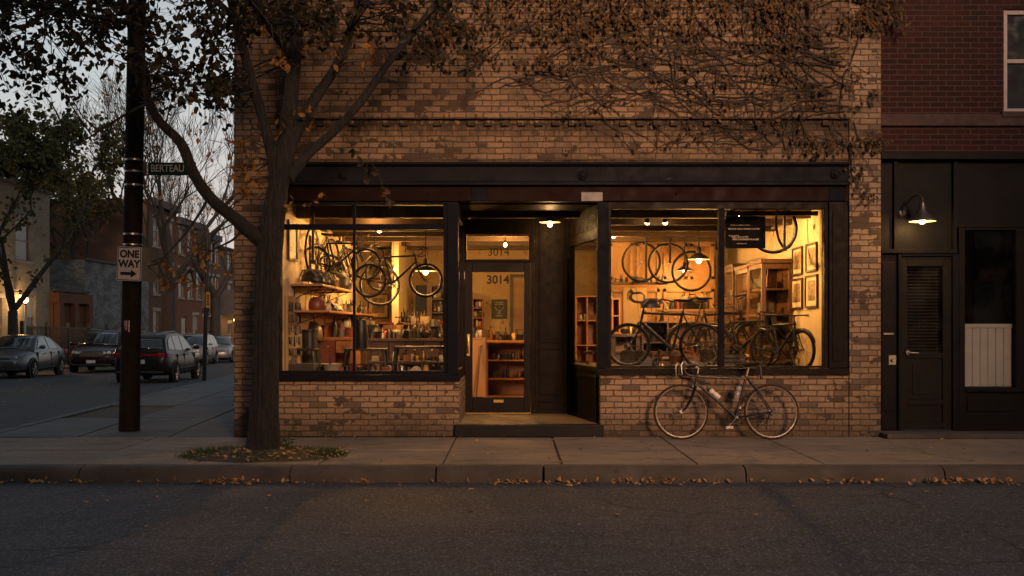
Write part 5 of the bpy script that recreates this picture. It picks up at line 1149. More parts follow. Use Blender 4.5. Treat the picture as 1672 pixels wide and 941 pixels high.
# ------------------------------------------------------------------ behind the door
t_, q = cubby('wooden counter with two open shelves facing the shop door', 794, 884, 559, 646, 17.0, .55, 'orange_wood', 1, 3, name='counter', cat='counter', zb=fz_)
b = MB(); b.fbox(792, 886, 556, 560, 16.96, .64); b.build('top', 'orange_wood', t_, bevel=.004)
for zi, items in ((q[2]+(q[3]-q[2])/3+.012, ['box/brown','bottle/black','tin/brown','bag/black']), (q[2]+(q[3]-q[2])*2/3+.012, ['tin/rust','box/black','jar/brown','bottle/brown','coil/black'])):
    goods('the lower counter shelf' if zi < .7 else 'the upper counter shelf', items, (q[0]+.06,17.25,zi), (q[1]-.06,17.25,zi), 'goods inside the counter', .95)
goods('the counter facing the shop door', ['bottle/white','jar/brown','pot/black','bottle/black','tin/brass','basket/tan','tool_jar/silver','bottle/green','bag/tan'], (xat(797,17.2),17.25,zat(556,16.96)), (xat(880,17.2),17.25,zat(556,16.96)), 'goods on the counter', 1.05, .1)
t_, q = cubby('narrow tall wooden cabinet just inside the shop door', 764, 793, 552, 650, 15.9, .9, 'honey_wood', 1, 1, name='counter', cat='counter', zb=fz_)
MB().fbox(766, 791, 555, 648, 15.885, .02).build('door', 'honey_wood', t_); goods('the narrow cabinet inside the door', ['bottle/black','cup/white','tin/white','box/brown'], (xat(769,16.1),16.1,zat(552,15.9)), (xat(791,16.1),16.3,zat(552,15.9)), 'goods on the narrow cabinet', 1.2, .05)
um = thing('cane', 'dark cane leaning on the narrow cabinet inside the shop door', 'cane', (xat(781,15.7), 15.7, fz_)); MB().tube([(xat(777,15.7),15.6,fz_),(xat(784,15.7),15.86,fz_+.9),(xat(787,15.7),15.87,fz_+.93)], .014, 8).build('shaft', 'dark_wood', um)
t_, q = cubby('tall narrow shelf of tins against the left back corner seen through the door', 771, 789, 487, 552, 18.6, .3, 'red_wood', 1, 4, name='shelf_unit', cat='shelf unit')
for j in range(4): goods('tin shelf level '+['one','two','three','four'][j]+' from its base', [['tin/white','jar/black'],['bottle/white','tin/orange'],['jar/cream','box/red'],['tin/grey','tin/white']][j][0:2], (q[0]+.03,18.7,q[2]+(q[3]-q[2])*j/4+.026), (q[1]-.03,18.7,q[2]+(q[3]-q[2])*j/4+.026), 'tins on the narrow shelf', .8, .01)
# ------------------------------------------------------------------ right half
def case(label, y0, y1, z1, m, seed):
    x0, x1, z0 = 3.62, RX1-.01, DK+.001 if y1 < 15.9 else fz_; t_ = thing('display_cabinet', label, 'cabinet', ((x0+x1)/2, (y0+y1)/2, z0)); th = .035; b = MB()
    b.box(x0,x0+.05,y0,y0+th,z0,z1); b.box(x1-.05,x1,y0,y0+th,z0,z1); b.box(x0+.05,x1-.05,y0,y0+th,z0,z0+.35); b.box(x0+.05,x1-.05,y0,y0+th,z1-.08,z1); b.box(x0,x1,y1-th,y1,z0,z1); b.box(x0,x1,y0+th,y1-th,z1-th,z1); b.box(x0,x1,y0+th,y1-th,z0,z0+th); b.box(x1-.02,x1,y0+th,y1-th,z0+th,z1-th); b.box(x0-.03,x1,y0-.03,y1+.02,z1+.001,z1+.06); b.build('carcass', m, t_, bevel=.004)
    for j in range(1, 4): z = z0+(z1-z0)*j/4; MB().box(x0+.02,x1-.021,y0+th,y1-th,z-.012,z+.012).build('shelf', m, t_)
    fr_ = MB(); fr_.box(x0-.012,x0,y0,y0+.05,z0,z1); fr_.box(x0-.012,x0,y1-.05,y1,z0,z1); fr_.box(x0-.012,x0,y0+.05,y1-.05,z1-.06,z1); fr_.box(x0-.012,x0,y0+.05,y1-.05,z0,z0+.06); fr_.box(x0-.012,x0,y0+.05,y1-.05,(z0+z1)/2-.02,(z0+z1)/2+.02); dd = fr_.build('door', m, t_); MB().box(x0-.006,x0-.003,y0+.05,y1-.05,z0+.06,z1-.06).build('pane', 'shop_glass', dd)
    rr_ = random.Random(seed)
    for j in range(4):
        z = z0+(z1-z0)*j/4+.04; goods(f'{["bottom","second","third","top"][j]} shelf of the {label.split(" ")[0]} {label.split(" ")[1]} cabinet', [rr_.choice(['bottle','tin','jar','book','box'])+'/'+rr_.choice(['black','brown','rust','black','tan','green','grey']) for _ in range(4)], (x0+.12,y0+.12,z), (x0+.12,y1-.12,z), 'goods in the right wall cabinets', 1.25, .01)
case('nearest glazed wooden display cabinet on the right wall', 14.15, 14.95, 2.30, 'walnut', 1)
case('middle glazed wooden display cabinet on the right wall', 15.0, 15.85, 2.28, 'walnut', 2)
case('farthest glazed wooden display cabinet on the right wall', 16.0, 17.1, 2.35, 'dark_wood', 3)
pl = thing('wall_rail', 'dark shelf rail under the three hung wheels', 'shelf', at(1040,463,16.55)); MB().fbox(996, 1090, 461, 464.5, 16.55, .2).build('plank', 'dark_wood', pl); goods('the dark shelf rail under the hung wheels', ['tin/brown','jar/black','box/brown','coil/black','bottle/brown'], (xat(1000,16.65),16.65,zat(461,16.55)), (xat(1088,16.65),16.65,zat(461,16.55)), 'goods on the wheel rail', .8, .01)
cubby('dark wooden chest behind the dark bicycle in the right window', 1048, 1092, 525, 592, 15.2, .5, 'dark_wood', 1, 2, name='chest', cat='chest', zb=DK)
cubby('small open wooden box cabinet in the left corner of the right display', 999, 1013, 487, 545, 15.4, .4, 'orange_wood', 1, 2, zb=None); desk('plain table under the corner box cabinet', 998, 1046, 545.5, 15.3, .5, DK, 'dark_wood', False)
goods('the corner table of the right display', ['pot/black','tin/brass','jar/brown'], (xat(1018,15.4),15.45,zat(545.5,15.3)), (xat(1044,15.4),15.45,zat(545.5,15.3)), 'goods on the corner table', 1.0)
desk('honey coloured counter behind the bicycles in the right window', 1084, 1165, 505, 16.3, .5, fz_, 'honey_wood', True, cols=3); goods('the honey counter behind the bicycles', ['oil_can/silver','tin/red','bag/brown','toolbox/black','bottle/white'], (xat(1088,16.4),16.5,zat(505,16.3)), (xat(1160,16.4),16.5,zat(505,16.3)), 'goods on the honey counter', 1.3)
goods('the deck between the display bicycles', ['toolbox/black','coil/black','crate/brown','basket/brown','box/brown','coil/black','toolbox/black','crate/black','tin/brass'], (1.75,14.35,DK), (3.5,14.4,DK), 'goods on the right display deck', 1.35, .25)
goods('the front edge of the right display', ['tin/brass','box/orange','jar/brown','oil_can/silver','tin/black'], (1.95,12.95,DK), (2.75,12.95,DK), 'goods at the front of the right display', .8, .05)
goods('the back row of the right display deck', ['carton/tan','crate/tan','carton/cream','basket/brown','crate/orange','bag/brown'], (1.5,15.5,DK), (3.4,15.5,DK), 'boxes at the back of the right display', 1.6, .1)
t_, q = cubby('orange wooden cupboard seen through the splayed side window', 940, 978, 483, 640, 17.6, .4, 'orange_wood', 2, 4, zb=fz_)
goods('the upper shelf of the orange cupboard', ['jar/white','tin/grey','bottle/green','box/cream'], (q[0]+.06,17.75,q[2]+(q[3]-q[2])*.75+.012), (q[1]-.06,17.75,q[2]+(q[3]-q[2])*.75+.012), 'goods in the orange cupboard', 1.1, .02)
standing(952, 15.2, 120, .9, z=fz_, label='bicycle parked on the shop floor seen through the splayed side window', frame='frame_green', bars='drop', lever='dull_alloy', rim='dull_alloy')

hr = thing('hanging_rod', 'black rod hanging from the ceiling at the left of the left window', 'rod', (xat(511,13.1), 13.1, RZ)); MB().tube([at(511,336,13.1), at(511,426,13.1)], .020, 8).build('rod', 'iron', hr); MB().obox(at(511,428,13.1), (.09,.05,.05)).build('clamp', 'iron', hr)

t_, q = cubby('tall dark shelf unit of small tins at the right end of the left window', 703, 727, 466, 556, 18.4, .3, 'dark_wood', 1, 4, name='shelf_unit', cat='shelf unit')
for j in range(4): goods('tier '+['one','two','three','four'][j]+' of the tall dark shelf unit', [['tin/silver','jar/black','bottle/white'],['bottle/brown','tin/orange','box/red'],['jar/cream','tool_jar/silver','tin/black'],['tin/grey','box/brown','bottle/green']][j], (q[0]+.04,18.5,q[2]+(q[3]-q[2])*j/4+.027), (q[1]-.04,18.5,q[2]+(q[3]-q[2])*j/4+.027), 'tins on the tall dark shelf', .85, .01)
picture('small dark framed print on the back wall under the hung wheel', at(618, 500, RY1-.002), .42, .5, 'Y'); picture('square framed print on the back wall beside the partition', at(606, 440, RY1-.002), .4, .4, 'Y')
goods('the front edge of the dark workbench', ['oil_can/black','tool_jar/black','vise/black','pot/black','lamp/black','coil/black'], (xat(662,15.2),15.2,zat(553,15.15)), (xat(722,15.2),15.2,zat(553,15.15)), 'dark tools on the workbench', 1.15, .02)
# ------------------------------------------------------------------ cars
def lerp(a, b, f): return a + (b-a)*f
def car(label, kind, paint, loc, rz, sc=1.0, group=None, lit=False):
    t_ = thing('parked_car', label, 'car', loc, rz, group, world=False); t_.scale = (sc,)*3
    if kind == 'sedan':
        ST_ = [(-2.33,.42,.70,.66),(-2.26,.30,.93,.78),(-2.0,.24,.99,.85),(-1.5,.2,1.0,.885),(-.7,.19,.97,.895),(.3,.19,.95,.895),(1.0,.19,.945,.885),(1.5,.2,.88,.875),(2.0,.22,.80,.83),(2.22,.26,.72,.74),(2.33,.36,.60,.60)]
        cab = [(-1.78,.96),(-1.45,1.17),(-1.05,1.36),(-.6,1.44),(-.1,1.455),(.25,1.42),(.62,1.22),(1.08,.94)]; zb = .93; wb0, wt0 = .80, .60; wxr, wxf, wr_ = -1.38, 1.36, .325
        sidew = [[(-1.28,.99),(-1.0,1.25),(-.72,1.36),(-.42,1.38),(-.42,.97)],[(-.34,.97),(-.34,1.385),(.05,1.375),(.28,1.32),(.78,.99)]]
        ws = ((.3,1.36),(1.0,.985)); rs = ((-1.12,1.30),(-1.68,1.02))
    else:
        ST_ = [(-2.25,.45,.75,.70),(-2.2,.34,.98,.80),(-2.0,.26,1.06,.88),(-1.4,.22,1.06,.91),(-.6,.21,1.04,.915),(.3,.21,1.02,.915),(.95,.21,1.01,.91),(1.4,.22,.97,.90),(1.9,.25,.90,.86),(2.15,.30,.80,.77),(2.26,.40,.66,.64)]
        cab = [(-2.16,1.04),(-2.02,1.25),(-1.86,1.48),(-1.5,1.60),(-.6,1.645),(.0,1.63),(.32,1.56),(.72,1.30),(1.12,1.0)]; zb = 1.0; wb0, wt0 = .83, .64; wxr, wxf, wr_ = -1.33, 1.36, .35
        sidew = [[(-1.88,1.12),(-1.72,1.36),(-1.45,1.5),(-1.2,1.52),(-1.2,1.08)],[(-1.13,1.08),(-1.13,1.53),(-.35,1.545),(-.35,1.06)],[(-.27,1.06),(-.27,1.545),(.1,1.52),(.34,1.44),(.86,1.06)]]
        ws = ((.38,1.49),(1.04,1.055)); rs = ((-1.9,1.45),(-2.12,1.10))
    b = MB(); vs_ = []
    for x, z0, z1, w_ in ST_:
        sec = [(w_*.80,z0),(w_*.97,z0+.07),(w_*1.0,lerp(z0,z1,.45)),(w_*.985,lerp(z0,z1,.72)),(w_*.93,z1-.035),(w_*.80,z1),(w_*.4,z1+.022),(0,z1+.028)]
        ring = [(x,y,z) for y, z in sec] + [(x,-y,z) for y, z in sec[-2::-1]]; vs_ += ring
    n = 15; m_ = len(ST_)
    b.add(vs_, [(i*n+q, (i+1)*n+q, (i+1)*n+q+1, i*n+q+1) for i in range(m_-1) for q in range(n-1)] + [((i+1)*n, i*n, i*n+n-1, (i+1)*n+n-1) for i in range(m_-1)] + [tuple(range(n)), tuple(range(m_*n-1,(m_-1)*n-1,-1))], True)
    body = b.build('body', paint, t_); sm_ = body.modifiers.new('Subsurf', 'SUBSURF'); sm_.levels = 1; sm_.render_levels = 1
    zt_ = max(z for _, z in cab)
    def wy(z): return lerp(wb0, wt0, max(0, min(1, (z-zb)/(zt_-zb))))
    b = MB(); vs_ = []
    for x, z in cab: vs_ += [(x,wb0+.03,zb-.05),(x,wy(z),z-.03),(x,wy(z)-.07,z),(x,0,z+.018),(x,-wy(z)+.07,z),(x,-wy(z),z-.03),(x,-wb0-.03,zb-.05)]
    n = 7; b.add(vs_, [(i*n+q, (i+1)*n+q, (i+1)*n+q+1, i*n+q+1) for i in range(len(cab)-1) for q in range(n-1)] + [tuple(range(n)), tuple(range(len(cab)*n-1,(len(cab)-1)*n-1,-1))], True); b.build('roof', paint, t_)
    for s_ in (-1, 1):
        for poly in sidew:
            p = [(x, s_*(wb0+.03 + (wy(z+.03)-wb0-.03)*(z-zb+.05)/(max(.05,z+.03-zb+.05)) + .016), z) for x, z in poly]
            # on the sloped cabin side
            p = [(x, s_*(lerp(wb0+.03, wt0+.005, (z-(zb-.05))/(zt_-.03-(zb-.05))) + .012), z) for x, z in poly]
            p2 = [(x, y - s_*.01, z) for x, y, z in p]; k = len(p)
            MB().add(p+p2, [tuple(range(k)) if s_ < 0 else tuple(range(k-1,-1,-1)), tuple(range(k,2*k)) if s_ > 0 else tuple(range(2*k-1,k-1,-1))] + [(i,(i+1)%k,k+(i+1)%k,k+i) for i in range(k)]).build('window', 'car_glass', t_)
    for nm, ((xa,za),(xb,zb_)), s_ in (('windscreen', ws, 1), ('rear_window', rs, -1)):
        # on the straight line between the two nearest cabin stations, lifted off the shell
        def on(x):
            for (x0,z0),(x1,z1) in zip(cab, cab[1:]):
                if x0 <= x <= x1: return lerp(z0, z1, (x-x0)/(x1-x0))
            return zt_
        vs_ = []; N_ = 6
        for i in range(N_+1):
            x = lerp(xa, xb, i/N_); z = on(x); y = wy(z)-.10
            vs_ += [(x+s_*.012,-y,z+.012),(x+s_*.012,0,z+.028),(x+s_*.012,y,z+.012)]
        fs = [(i*3+q, i*3+q+1, (i+1)*3+q+1, (i+1)*3+q) for i in range(N_) for q in (0,1)]
        g_ = MB().add(vs_, fs, True).build(nm, 'car_glass', t_); so_ = g_.modifiers.new('Solid', 'SOLIDIFY'); so_.thickness = .006
    L0, L1 = ST_[0][0], ST_[-1][0]; W = .9 if kind != 'sedan' else .88
    for x in (wxr, wxf):
        for s_ in (-1, 1):
            MB().lathe([(wr_+.065,-.02),(wr_+.065,.022),(0,.022)], (x, s_*(W-.012), wr_+.0), (0,s_,0), 28).build('wheel_arch', 'car_black', t_)
            w_ = MB().lathe([(wr_-.10,.03),(wr_-.03,.045),(wr_-.005,.03),(wr_,.0),(wr_,-.16),(0,-.16)], (x, s_*(W-.0), wr_), (0,s_,0), 28).build('wheel', 'black_rubber', t_)
            r_ = MB().lathe([(wr_-.10,.036),(wr_-.12,.02),(wr_-.13,-.02),(0,-.02)], (x, s_*W, wr_), (0,s_,0), 24)
            for k in range(7):
                a = 2*math.pi*k/7; e = V((math.cos(a),0,math.sin(a))); r_.tube([V((x,s_*(W+.025),wr_))+e*.03, V((x,s_*(W+.028),wr_))+e*(wr_-.11)], .022, 5)
            r_.lathe([(.05,.03),(.04,.04),(0,.04)], (x, s_*W, wr_), (0,s_,0), 12); r_.build('rim', 'dull_alloy', w_)
    zf, zr = ST_[-3][2], ST_[2][2]; sd_ = kind == 'sedan'
    for s_ in (-1, 1):
        h = MB(); h.lathe([(0,.03),(.06,.025),(.09,0),(.09,-.06)], (2.13, s_*.60, zf-.13), V((1,s_*.35,.12)), 14); h.lathe([(0,.03),(.05,.022),(.075,0),(.075,-.06)], (2.17, s_*.43, zf-.135), V((1,s_*.2,.1)), 14)
        h.build('headlight', 'light_clear', t_); MB().lathe([(0,.02),(.04,.015),(.05,0),(.05,-.04)], (2.06, s_*.73, zf-.15), V((1,s_*.8,0)), 10).build('indicator', 'light_amber', t_)
        tz = .84 if sd_ else .93; tl = MB(); tl.obox((L0+.085, s_*.66, tz), (.09,.24,.15), Matrix.Rotation(s_*-.22,3,'Z')); tl.obox((L0+.2, s_*.81, tz), (.22,.07,.14), Matrix.Rotation(s_*-.12,3,'Z')); tl.build('taillight', 'light_red', t_, bevel=.02)
        mr = MB(); mr.sphere((0,0,0), .09, 10, 6, .75); mr.v = [(x*.7+ws[1][0]-.22, y*1.3+s_*(wb0+.17), z+ws[1][1]+.07) for x, y, z in mr.v]; mr.tube([(ws[1][0]-.2,s_*(wb0+.02),ws[1][1]+.03),(ws[1][0]-.22,s_*(wb0+.15),ws[1][1]+.06)], .02, 6); mr.build('mirror', paint, t_)
        for x in ((-.62, .2) if sd_ else (-.75, .1)): MB().tube([(x-.1,s_*(W-.0),zb-.1),(x-.08,s_*(W+.03),zb-.1),(x+.08,s_*(W+.03),zb-.1),(x+.1,s_*(W-.0),zb-.1)], .014, 6).build('door_handle', paint, t_)
        sm2 = MB(); 
        for x in ((-.38, .92, -1.2) if sd_ else (-.3, .98, -1.15)): sm2.box(x-.004, x+.004, s_*(W-.06), s_*(W+.012), .36, zb-.06)
        sm2.box(-1.0, 1.0, s_*(W-.06), s_*(W+.016), .46, .50); sm2.build('door_seams', 'car_black', t_)
    g_ = MB().box(2.16, 2.275, -.42, .42, zf-.25, zf-.09)
    for k in range(3): g_.box(2.27, 2.285, -.40, .40, zf-.125-k*.045, zf-.11-k*.045)
    g_.build('grille', 'dull_alloy' if not sd_ else 'car_black', t_); MB().box(2.2, 2.335, -.70, .70, .30, .37).build('bumper', 'car_black', t_, bevel=.02); MB().box(L0-.02, L0+.12, -.72, .72, .34, .42).build('bumper', 'car_black', t_, bevel=.02)
    MB().box(2.32, 2.342, -.16, .16, .40, .52).build('number_plate', 'plate_white', t_); MB().box(L0-.012, L0+.03, -.16, .16, .66, .78).build('number_plate', 'plate_white', t_)
    if not sd_:
        rr = MB()
        for s_ in (-1,1): rr.tube([(-1.6,s_*.5,1.60),(-1.5,s_*.5,1.665),(-.1,s_*.5,1.69),(.1,s_*.5,1.63)], .018, 6)
        rr.build('roof_rails', 'dull_alloy', t_); MB().tube([(L0+.35,0,1.58),(L0+.28,0,1.75)], .012, 5).build('aerial', 'c_red', t_); MB().box(L0+.015, L0+.1, -.55, .55, .90, .97).build('light_bar', 'light_red', t_)
    return t_
def road(px, Y): return V((xat(px, Y), Y, -.14 + sidez(Y)))
car('silver grey sedan parked across the side street, nose towards us at the left edge', 'sedan', 'paint_grey', road(35, 36.2), R(-83), 1.05)
car('dark maroon front facing wagon half hidden by the wooden utility pole', 'suv', 'paint_maroon', road(172, 42.5), R(-80), 1.08)
car('dark hatchback with red rear lights seen from behind beside the wooden pole', 'suv', 'paint_dark', road(262, 32.6), R(93.5), .97)
car('silver sport utility car behind the roof of the dark hatchback', 'suv', 'paint_silver', road(318, 54), R(-84), 1.02)
car('pale silver sedan third from the shop corner beyond the yellow sign', 'sedan', 'paint_silver', road(358, 60), R(-80), 1.08)
car('pale car cut off by the corner of the cream shop', 'sedan', 'paint_silver', road(386, 68), R(-80), 1.05)

# ------------------------------------------------------------------ pole with signs
PY = 13.0; pz = zat(705, PY)
t_ = thing('utility_pole', 'dark wooden utility pole with metal bands at the street corner', 'pole', (xat(211,PY), PY, 0))
x0, x1 = xat(211,PY), xat(224,PY); ht = zat(0,PY)+3; k_ = ht/zat(0,PY)
pts = [V((lerp(x0,x1,f*k_), PY, ht*f)) for f in (0,.1,.25,.5,.75,1)]; MB().tube(pts, [.135,.126,.121,.117,.112,.105], 22).build('shaft', 'pole_wood', t_)
def polec(py): z = zat(py, PY); return V((lerp(x0, x1, z/zat(0,PY)), PY, z))
for py in (262, 281, 303, 383, 400): c = polec(py); MB().lathe([(.119,-.012),(.1225,-.012),(.1225,.012),(.119,.012)], c, (0,0,1), 24).build('band', 'metal_band', t_)
MB().box(-8.5,-8.4,0,.1,0,.1) if False else None
t_ = thing('street_sign', 'green street name sign reading BERTEAU fixed to the utility pole', 'sign', at(238, 275, PY-.02))
MB().fbox(241.5, 320, 265.5, 286.5, PY-.02, .006).build('plate', 'sign_green', t_); b = MB(); b.fbox(235, 239, 264, 287, PY-.03, .03); b.fbox(233, 236, 268, 284, PY-.035, .06); b.build('clamp', 'sign_back', t_)
b = MB(); b.fbox(239.2, 241.8, 269, 284, PY-.028, .004); b.build('edge_label', 'sign_letter', t_)
text('lettering', 'BERTEAU', .135, 'sign_letter', t_, (xat(274.5,PY), PY-.024, zat(276,PY)), sx=.80, offset=.0012)
text('lettering', 'AV', .052, 'sign_letter', t_, (xat(311,PY), PY-.024, zat(273,PY)))
def rrect(px0, px1, py0, py1, Y, r):
    x0, x1, z0, z1 = xat(px0,Y), xat(px1,Y), zat(py1,Y), zat(py0,Y); P = []
    for cx_, cz_, a0 in ((x1-r,z1-r,0),(x0+r,z1-r,90),(x0+r,z0+r,180),(x1-r,z0+r,270)):
        for i in range(5): a = R(a0+22.5*i); P.append((cx_+r*math.cos(a), cz_+r*math.sin(a)))
    return P
OY = PY-.20; tilt = Matrix.Rotation(R(-1.6), 4, 'Y')
t_ = thing('one_way_sign', 'white ONE WAY sign with black arrow on the utility pole', 'sign', at(211, 431, OY)); c = at(211,431,OY); t_.rotation_euler = (0, R(2), 0)
MB().prism(rrect(191, 231, 403, 459, OY, .022), 'Y', OY, OY+.004).build('plate', 'sign_white', t_)
b = MB(); P0, P1 = rrect(192, 230, 404, 458, OY, .02), rrect(193.2, 228.8, 405.2, 456.8, OY, .016); n = len(P0)
b.add([(x,OY-.002,z) for x,z in P0]+[(x,OY-.002,z) for x,z in P1], [(i,(i+1)%n,n+(i+1)%n,n+i) for i in range(n)]); b.build('border', 'sign_black', t_)
text('lettering', 'ONE', .133, 'sign_black', t_, (xat(211,OY), OY-.003, zat(415.5,OY)), sx=.90, offset=.0055); text('lettering', 'WAY', .133, 'sign_black', t_, (xat(211,OY), OY-.003, zat(431.5,OY)), sx=.90, offset=.0055)
zc = zat(447, OY); ax0, ax1, ax2 = xat(197,OY), xat(214,OY), xat(224,OY); hs_, hh = .020, .052
MB().prism([(ax0,zc-hs_),(ax1,zc-hs_),(ax1,zc-hh),(ax2,zc),(ax1,zc+hh),(ax1,zc+hs_),(ax0,zc+hs_)], 'Y', OY-.004, OY-.001).build('arrow', 'sign_black', t_)
b = MB(); b.fbox(203, 219, 409, 412, OY+.005, .09); b.fbox(203, 219, 450, 453, OY+.005, .09); b.build('bracket', 'sign_back', t_)
t_ = thing('side_sign', 'plain sign seen from its grey back, edge on behind the ONE WAY sign', 'sign', at(236, 430, PY+.05))
b = MB(); a = at(229, 404, PY+.02); e = at(241, 460, PY+.14); b.add([(a.x,PY-.05,e.z),(a.x+.17,PY+.22,e.z),(a.x+.17,PY+.22,a.z),(a.x,PY-.05,a.z),(a.x-.004,PY-.045,e.z),(a.x+.166,PY+.225,e.z),(a.x+.166,PY+.225,a.z),(a.x-.004,PY-.045,a.z)], [(0,1,2,3),(7,6,5,4),(4,5,1,0),(5,6,2,1),(6,7,3,2),(7,4,0,3)]); b.build('plate', 'sign_back', t_, bevel=.001)
t_ = thing('paper_notice', 'small pinkish paper notice stuck on the utility pole', 'notice', polec(533)+V((0,-.125,0))); c = polec(533)
vs_ = []; n = 5
for i in range(n):
    a = R(-112 + 38*i/(n-1)); 
    for z in (c.z-.075, c.z+.075): vs_.append((c.x+.1235*math.cos(a), c.y+.1235*math.sin(a), z))
MB().add(vs_, [(2*i,2*i+2,2*i+3,2*i+1) for i in range(n-1)]).build('sheet', 'notice_pink', t_)
b = MB(); r_ = random.Random(2)
for z in (.055,.04,.02,0,-.02,-.045):
    a = R(-108); w_ = R(r_.uniform(12,28)); b.add([(c.x+.1245*math.cos(q), c.y+.1245*math.sin(q), c.z+z+d) for q in (a, a+w_/2, a+w_) for d in (-.003,.004)], [(0,2,3,1),(2,4,5,3)])
b.build('print_lines', 'c_red', t_)
# thin post with yellow sign further along
GY = 29.0; gz = sidez(GY); t_ = thing('sign_post', 'thin black sign post with a yellow plate beyond the utility pole', 'sign post', (xat(335,GY), GY, gz)); MB().tube([(xat(333.5,GY),GY,gz),(xat(339,GY),GY,zat(385,GY))], .065, 10).build('post', 'iron', t_)
MB().fbox(329.5, 335, 477, 503, GY-.1, .02).build('sign_plate', 'sign_back', t_); q = MB(); q.fbox(336.5, 342.5, 477, 503, GY-.1, .02); yp = q.build('sign_plate', 'sign_yellow', t_); 
q = MB()
for k in range(4): q.fbox(338, 341, 482+k*4.5, 484.5+k*4.5, GY-.106, .004)
q.build('lettering', 'sign_black', yp)
t_ = thing('wall_sign', 'blank white sign plate sticking out from the corner of the cream shop', 'sign', (XL-.12, F+.6, zat(498))); MB().box(XL-.33, XL-.0, F+1.2, F+1.21, zat(517,F+1.2), zat(478,F+1.2)).build('plate', 'sign_white', t_); MB().tube([(XL-.33,F+1.22,zat(482,F+1.2)),(XL+.0,F+1.22,zat(482,F+1.2))], .012, 6).build('arm', 'iron', t_)

# ------------------------------------------------------------------ houses across the side street (fronts look along +x)
HX = -23.0
def house(label, name, y0, y1, z1, m, wins, dep=9.0, doors=(), cornice=None, roofm='roof_dark', front=HX, sill='plate_grey'):
    t_ = thing(name, label, 'building', (front-dep/2, (y0+y1)/2, sidez((y0+y1)/2)-.1)); zb_ = sidez(y1)-.3; zg = sidez((y0+y1)/2)
    put = lambda u, v, d: (front-d, u, v); holes = [(a,b,c+zg,d+zg) for a,b,c,d,*_ in wins] + [(a,b,c+zg,d+zg) for a,b,c,d in doors]
    b = MB().grid_wall(y0, y1, zb_, z1+zg, holes, put, .18)
    b.add([(front,y0,zb_),(front-dep,y0,zb_),(front-dep,y0,z1+zg),(front,y0,z1+zg)], [(0,3,2,1)]); b.add([(front,y1,zb_),(front-dep,y1,zb_),(front-dep,y1,z1+zg),(front,y1,z1+zg)], [(0,1,2,3)]); b.build('wall', m, t_)
    rf = MB().box(front-dep, front-.05, y0+.02, y1-.02, z1+zg-.3, z1+zg-.1); rf.box(front-.02, front+.12, y0-.02, y1+.02, z1+zg-.02, z1+zg+.1) if not cornice else rf.box(front-.02, front+.3, y0-.02, y1+.02, z1+zg-.35, z1+zg+.12); rf.build('roof', roofm, t_)
    for a,b_,c,d,*ex in wins:
        c += zg; d += zg; w_ = MB(); f = .07; xx = front-.12
        for q in ((a,a+f,c,d),(b_-f,b_,c,d),(a+f,b_-f,c,c+f),(a+f,b_-f,d-f,d),(a+f,b_-f,(c+d)/2-.03,(c+d)/2+.03)): w_.box(xx,xx+.06,q[0],q[1],q[2],q[3])
        wf = w_.build('window', ex[1] if len(ex) > 1 else 'plate_grey', t_); MB().box(xx+.01,xx+.02,a+f,b_-f,c+f,d-f).build('pane', 'window_glow' if ex and ex[0] == 'lit' else 'window_dark', wf)
        if ex and ex[0] == 'curtain': MB().box(xx+.022,xx+.028,a+f,b_-f,(c+d)/2+.03,d-f).build('curtain', 'curtain', wf)
        MB().box(front-.16,front+.08,a-.08,b_+.08,c-.12,c-.003).build('sill', sill, wf)
        MB().box(front-.01,front+.05,a-.1,b_+.1,d+.003,d+.22).build('lintel', sill, wf)
    for a,b_,c,d in doors:
        c += zg; d += zg; dd = MB().box(front-.16,front-.10,a,b_,c,d).build('door', 'dark_wood', t_); MB().box(front-.098,front-.09,a+.15,b_-.15,(c+d)/2,d-.15).build('pane', 'window_dark', dd); MB().box(front-.0,front+.5,a-.1,b_+.1,c-.4,c-.02).build('step', 'concrete_side', t_)
    return t_
def yfx(px, X=HX): return X*FPX/(px-CX)         # distance along the street where a front at X meets this photo column
house('pale brick two storey house with one lamp lit window behind the left street tree', 'brick_house', 37, yfx(81), 8.4, 'pale_brick',
      [(38.2,39.3,1.0,3.0,'lit'),(43.2,44.2,1.05,3.1,'lit'),(46.4,47.3,1.2,3.3,'curtain'),(39,40.1,4.9,6.8),(42.4,43.5,4.9,6.8),(45.4,46.8,4.9,6.8)])
house('low terracotta brick garage block with two tall recessed panels', 'brick_garage', yfx(81)+.03, yfx(138), 3.7, 'terracotta_brick', [], dep=6, front=HX+.15)
gt = bpy.data.objects['brick_garage']; ya, yb = yfx(81)+.03, yfx(138); zg = sidez((ya+yb)/2)
b = MB()
for k in range(3): y = ya + .1 + (yb-ya-.5)*k/2; b.box(HX+.15, HX+.45, y, y+.45, zg-.2, zg+3.1)
b.box(HX+.15, HX+.45, ya, yb, zg+3.1, zg+3.6); b.build('piers', 'terracotta_brick', gt)
house('long grey painted brick building with a blank wall beyond the garage', 'painted_building', yfx(138)+.03, yfx(243), 5.6, 'grey_brick', [(58.6,59.6,.9,2.9)], dep=10, sill='grey_brick')
def rowwins(y0, y1, n, rows, lit=None):
    out = []; st = (y1-y0)/n
    for j, (za, zb_) in enumerate(rows):
        for i in range(n): a = y0 + st*(i+.5)-.55; out.append((a, a+1.1, za, zb_, 'curtain' if (i+j) % 2 else 'plain'))
    return out
ya, yb = yfx(243)+.03, yfx(288); house('dark brown brick three storey house left of the bare street tree', 'brick_house', ya, yb, 10.2, 'brown_brick', rowwins(ya,yb,2,((.9,3.1),(4.2,6.2),(7.3,9.2))), cornice=True)
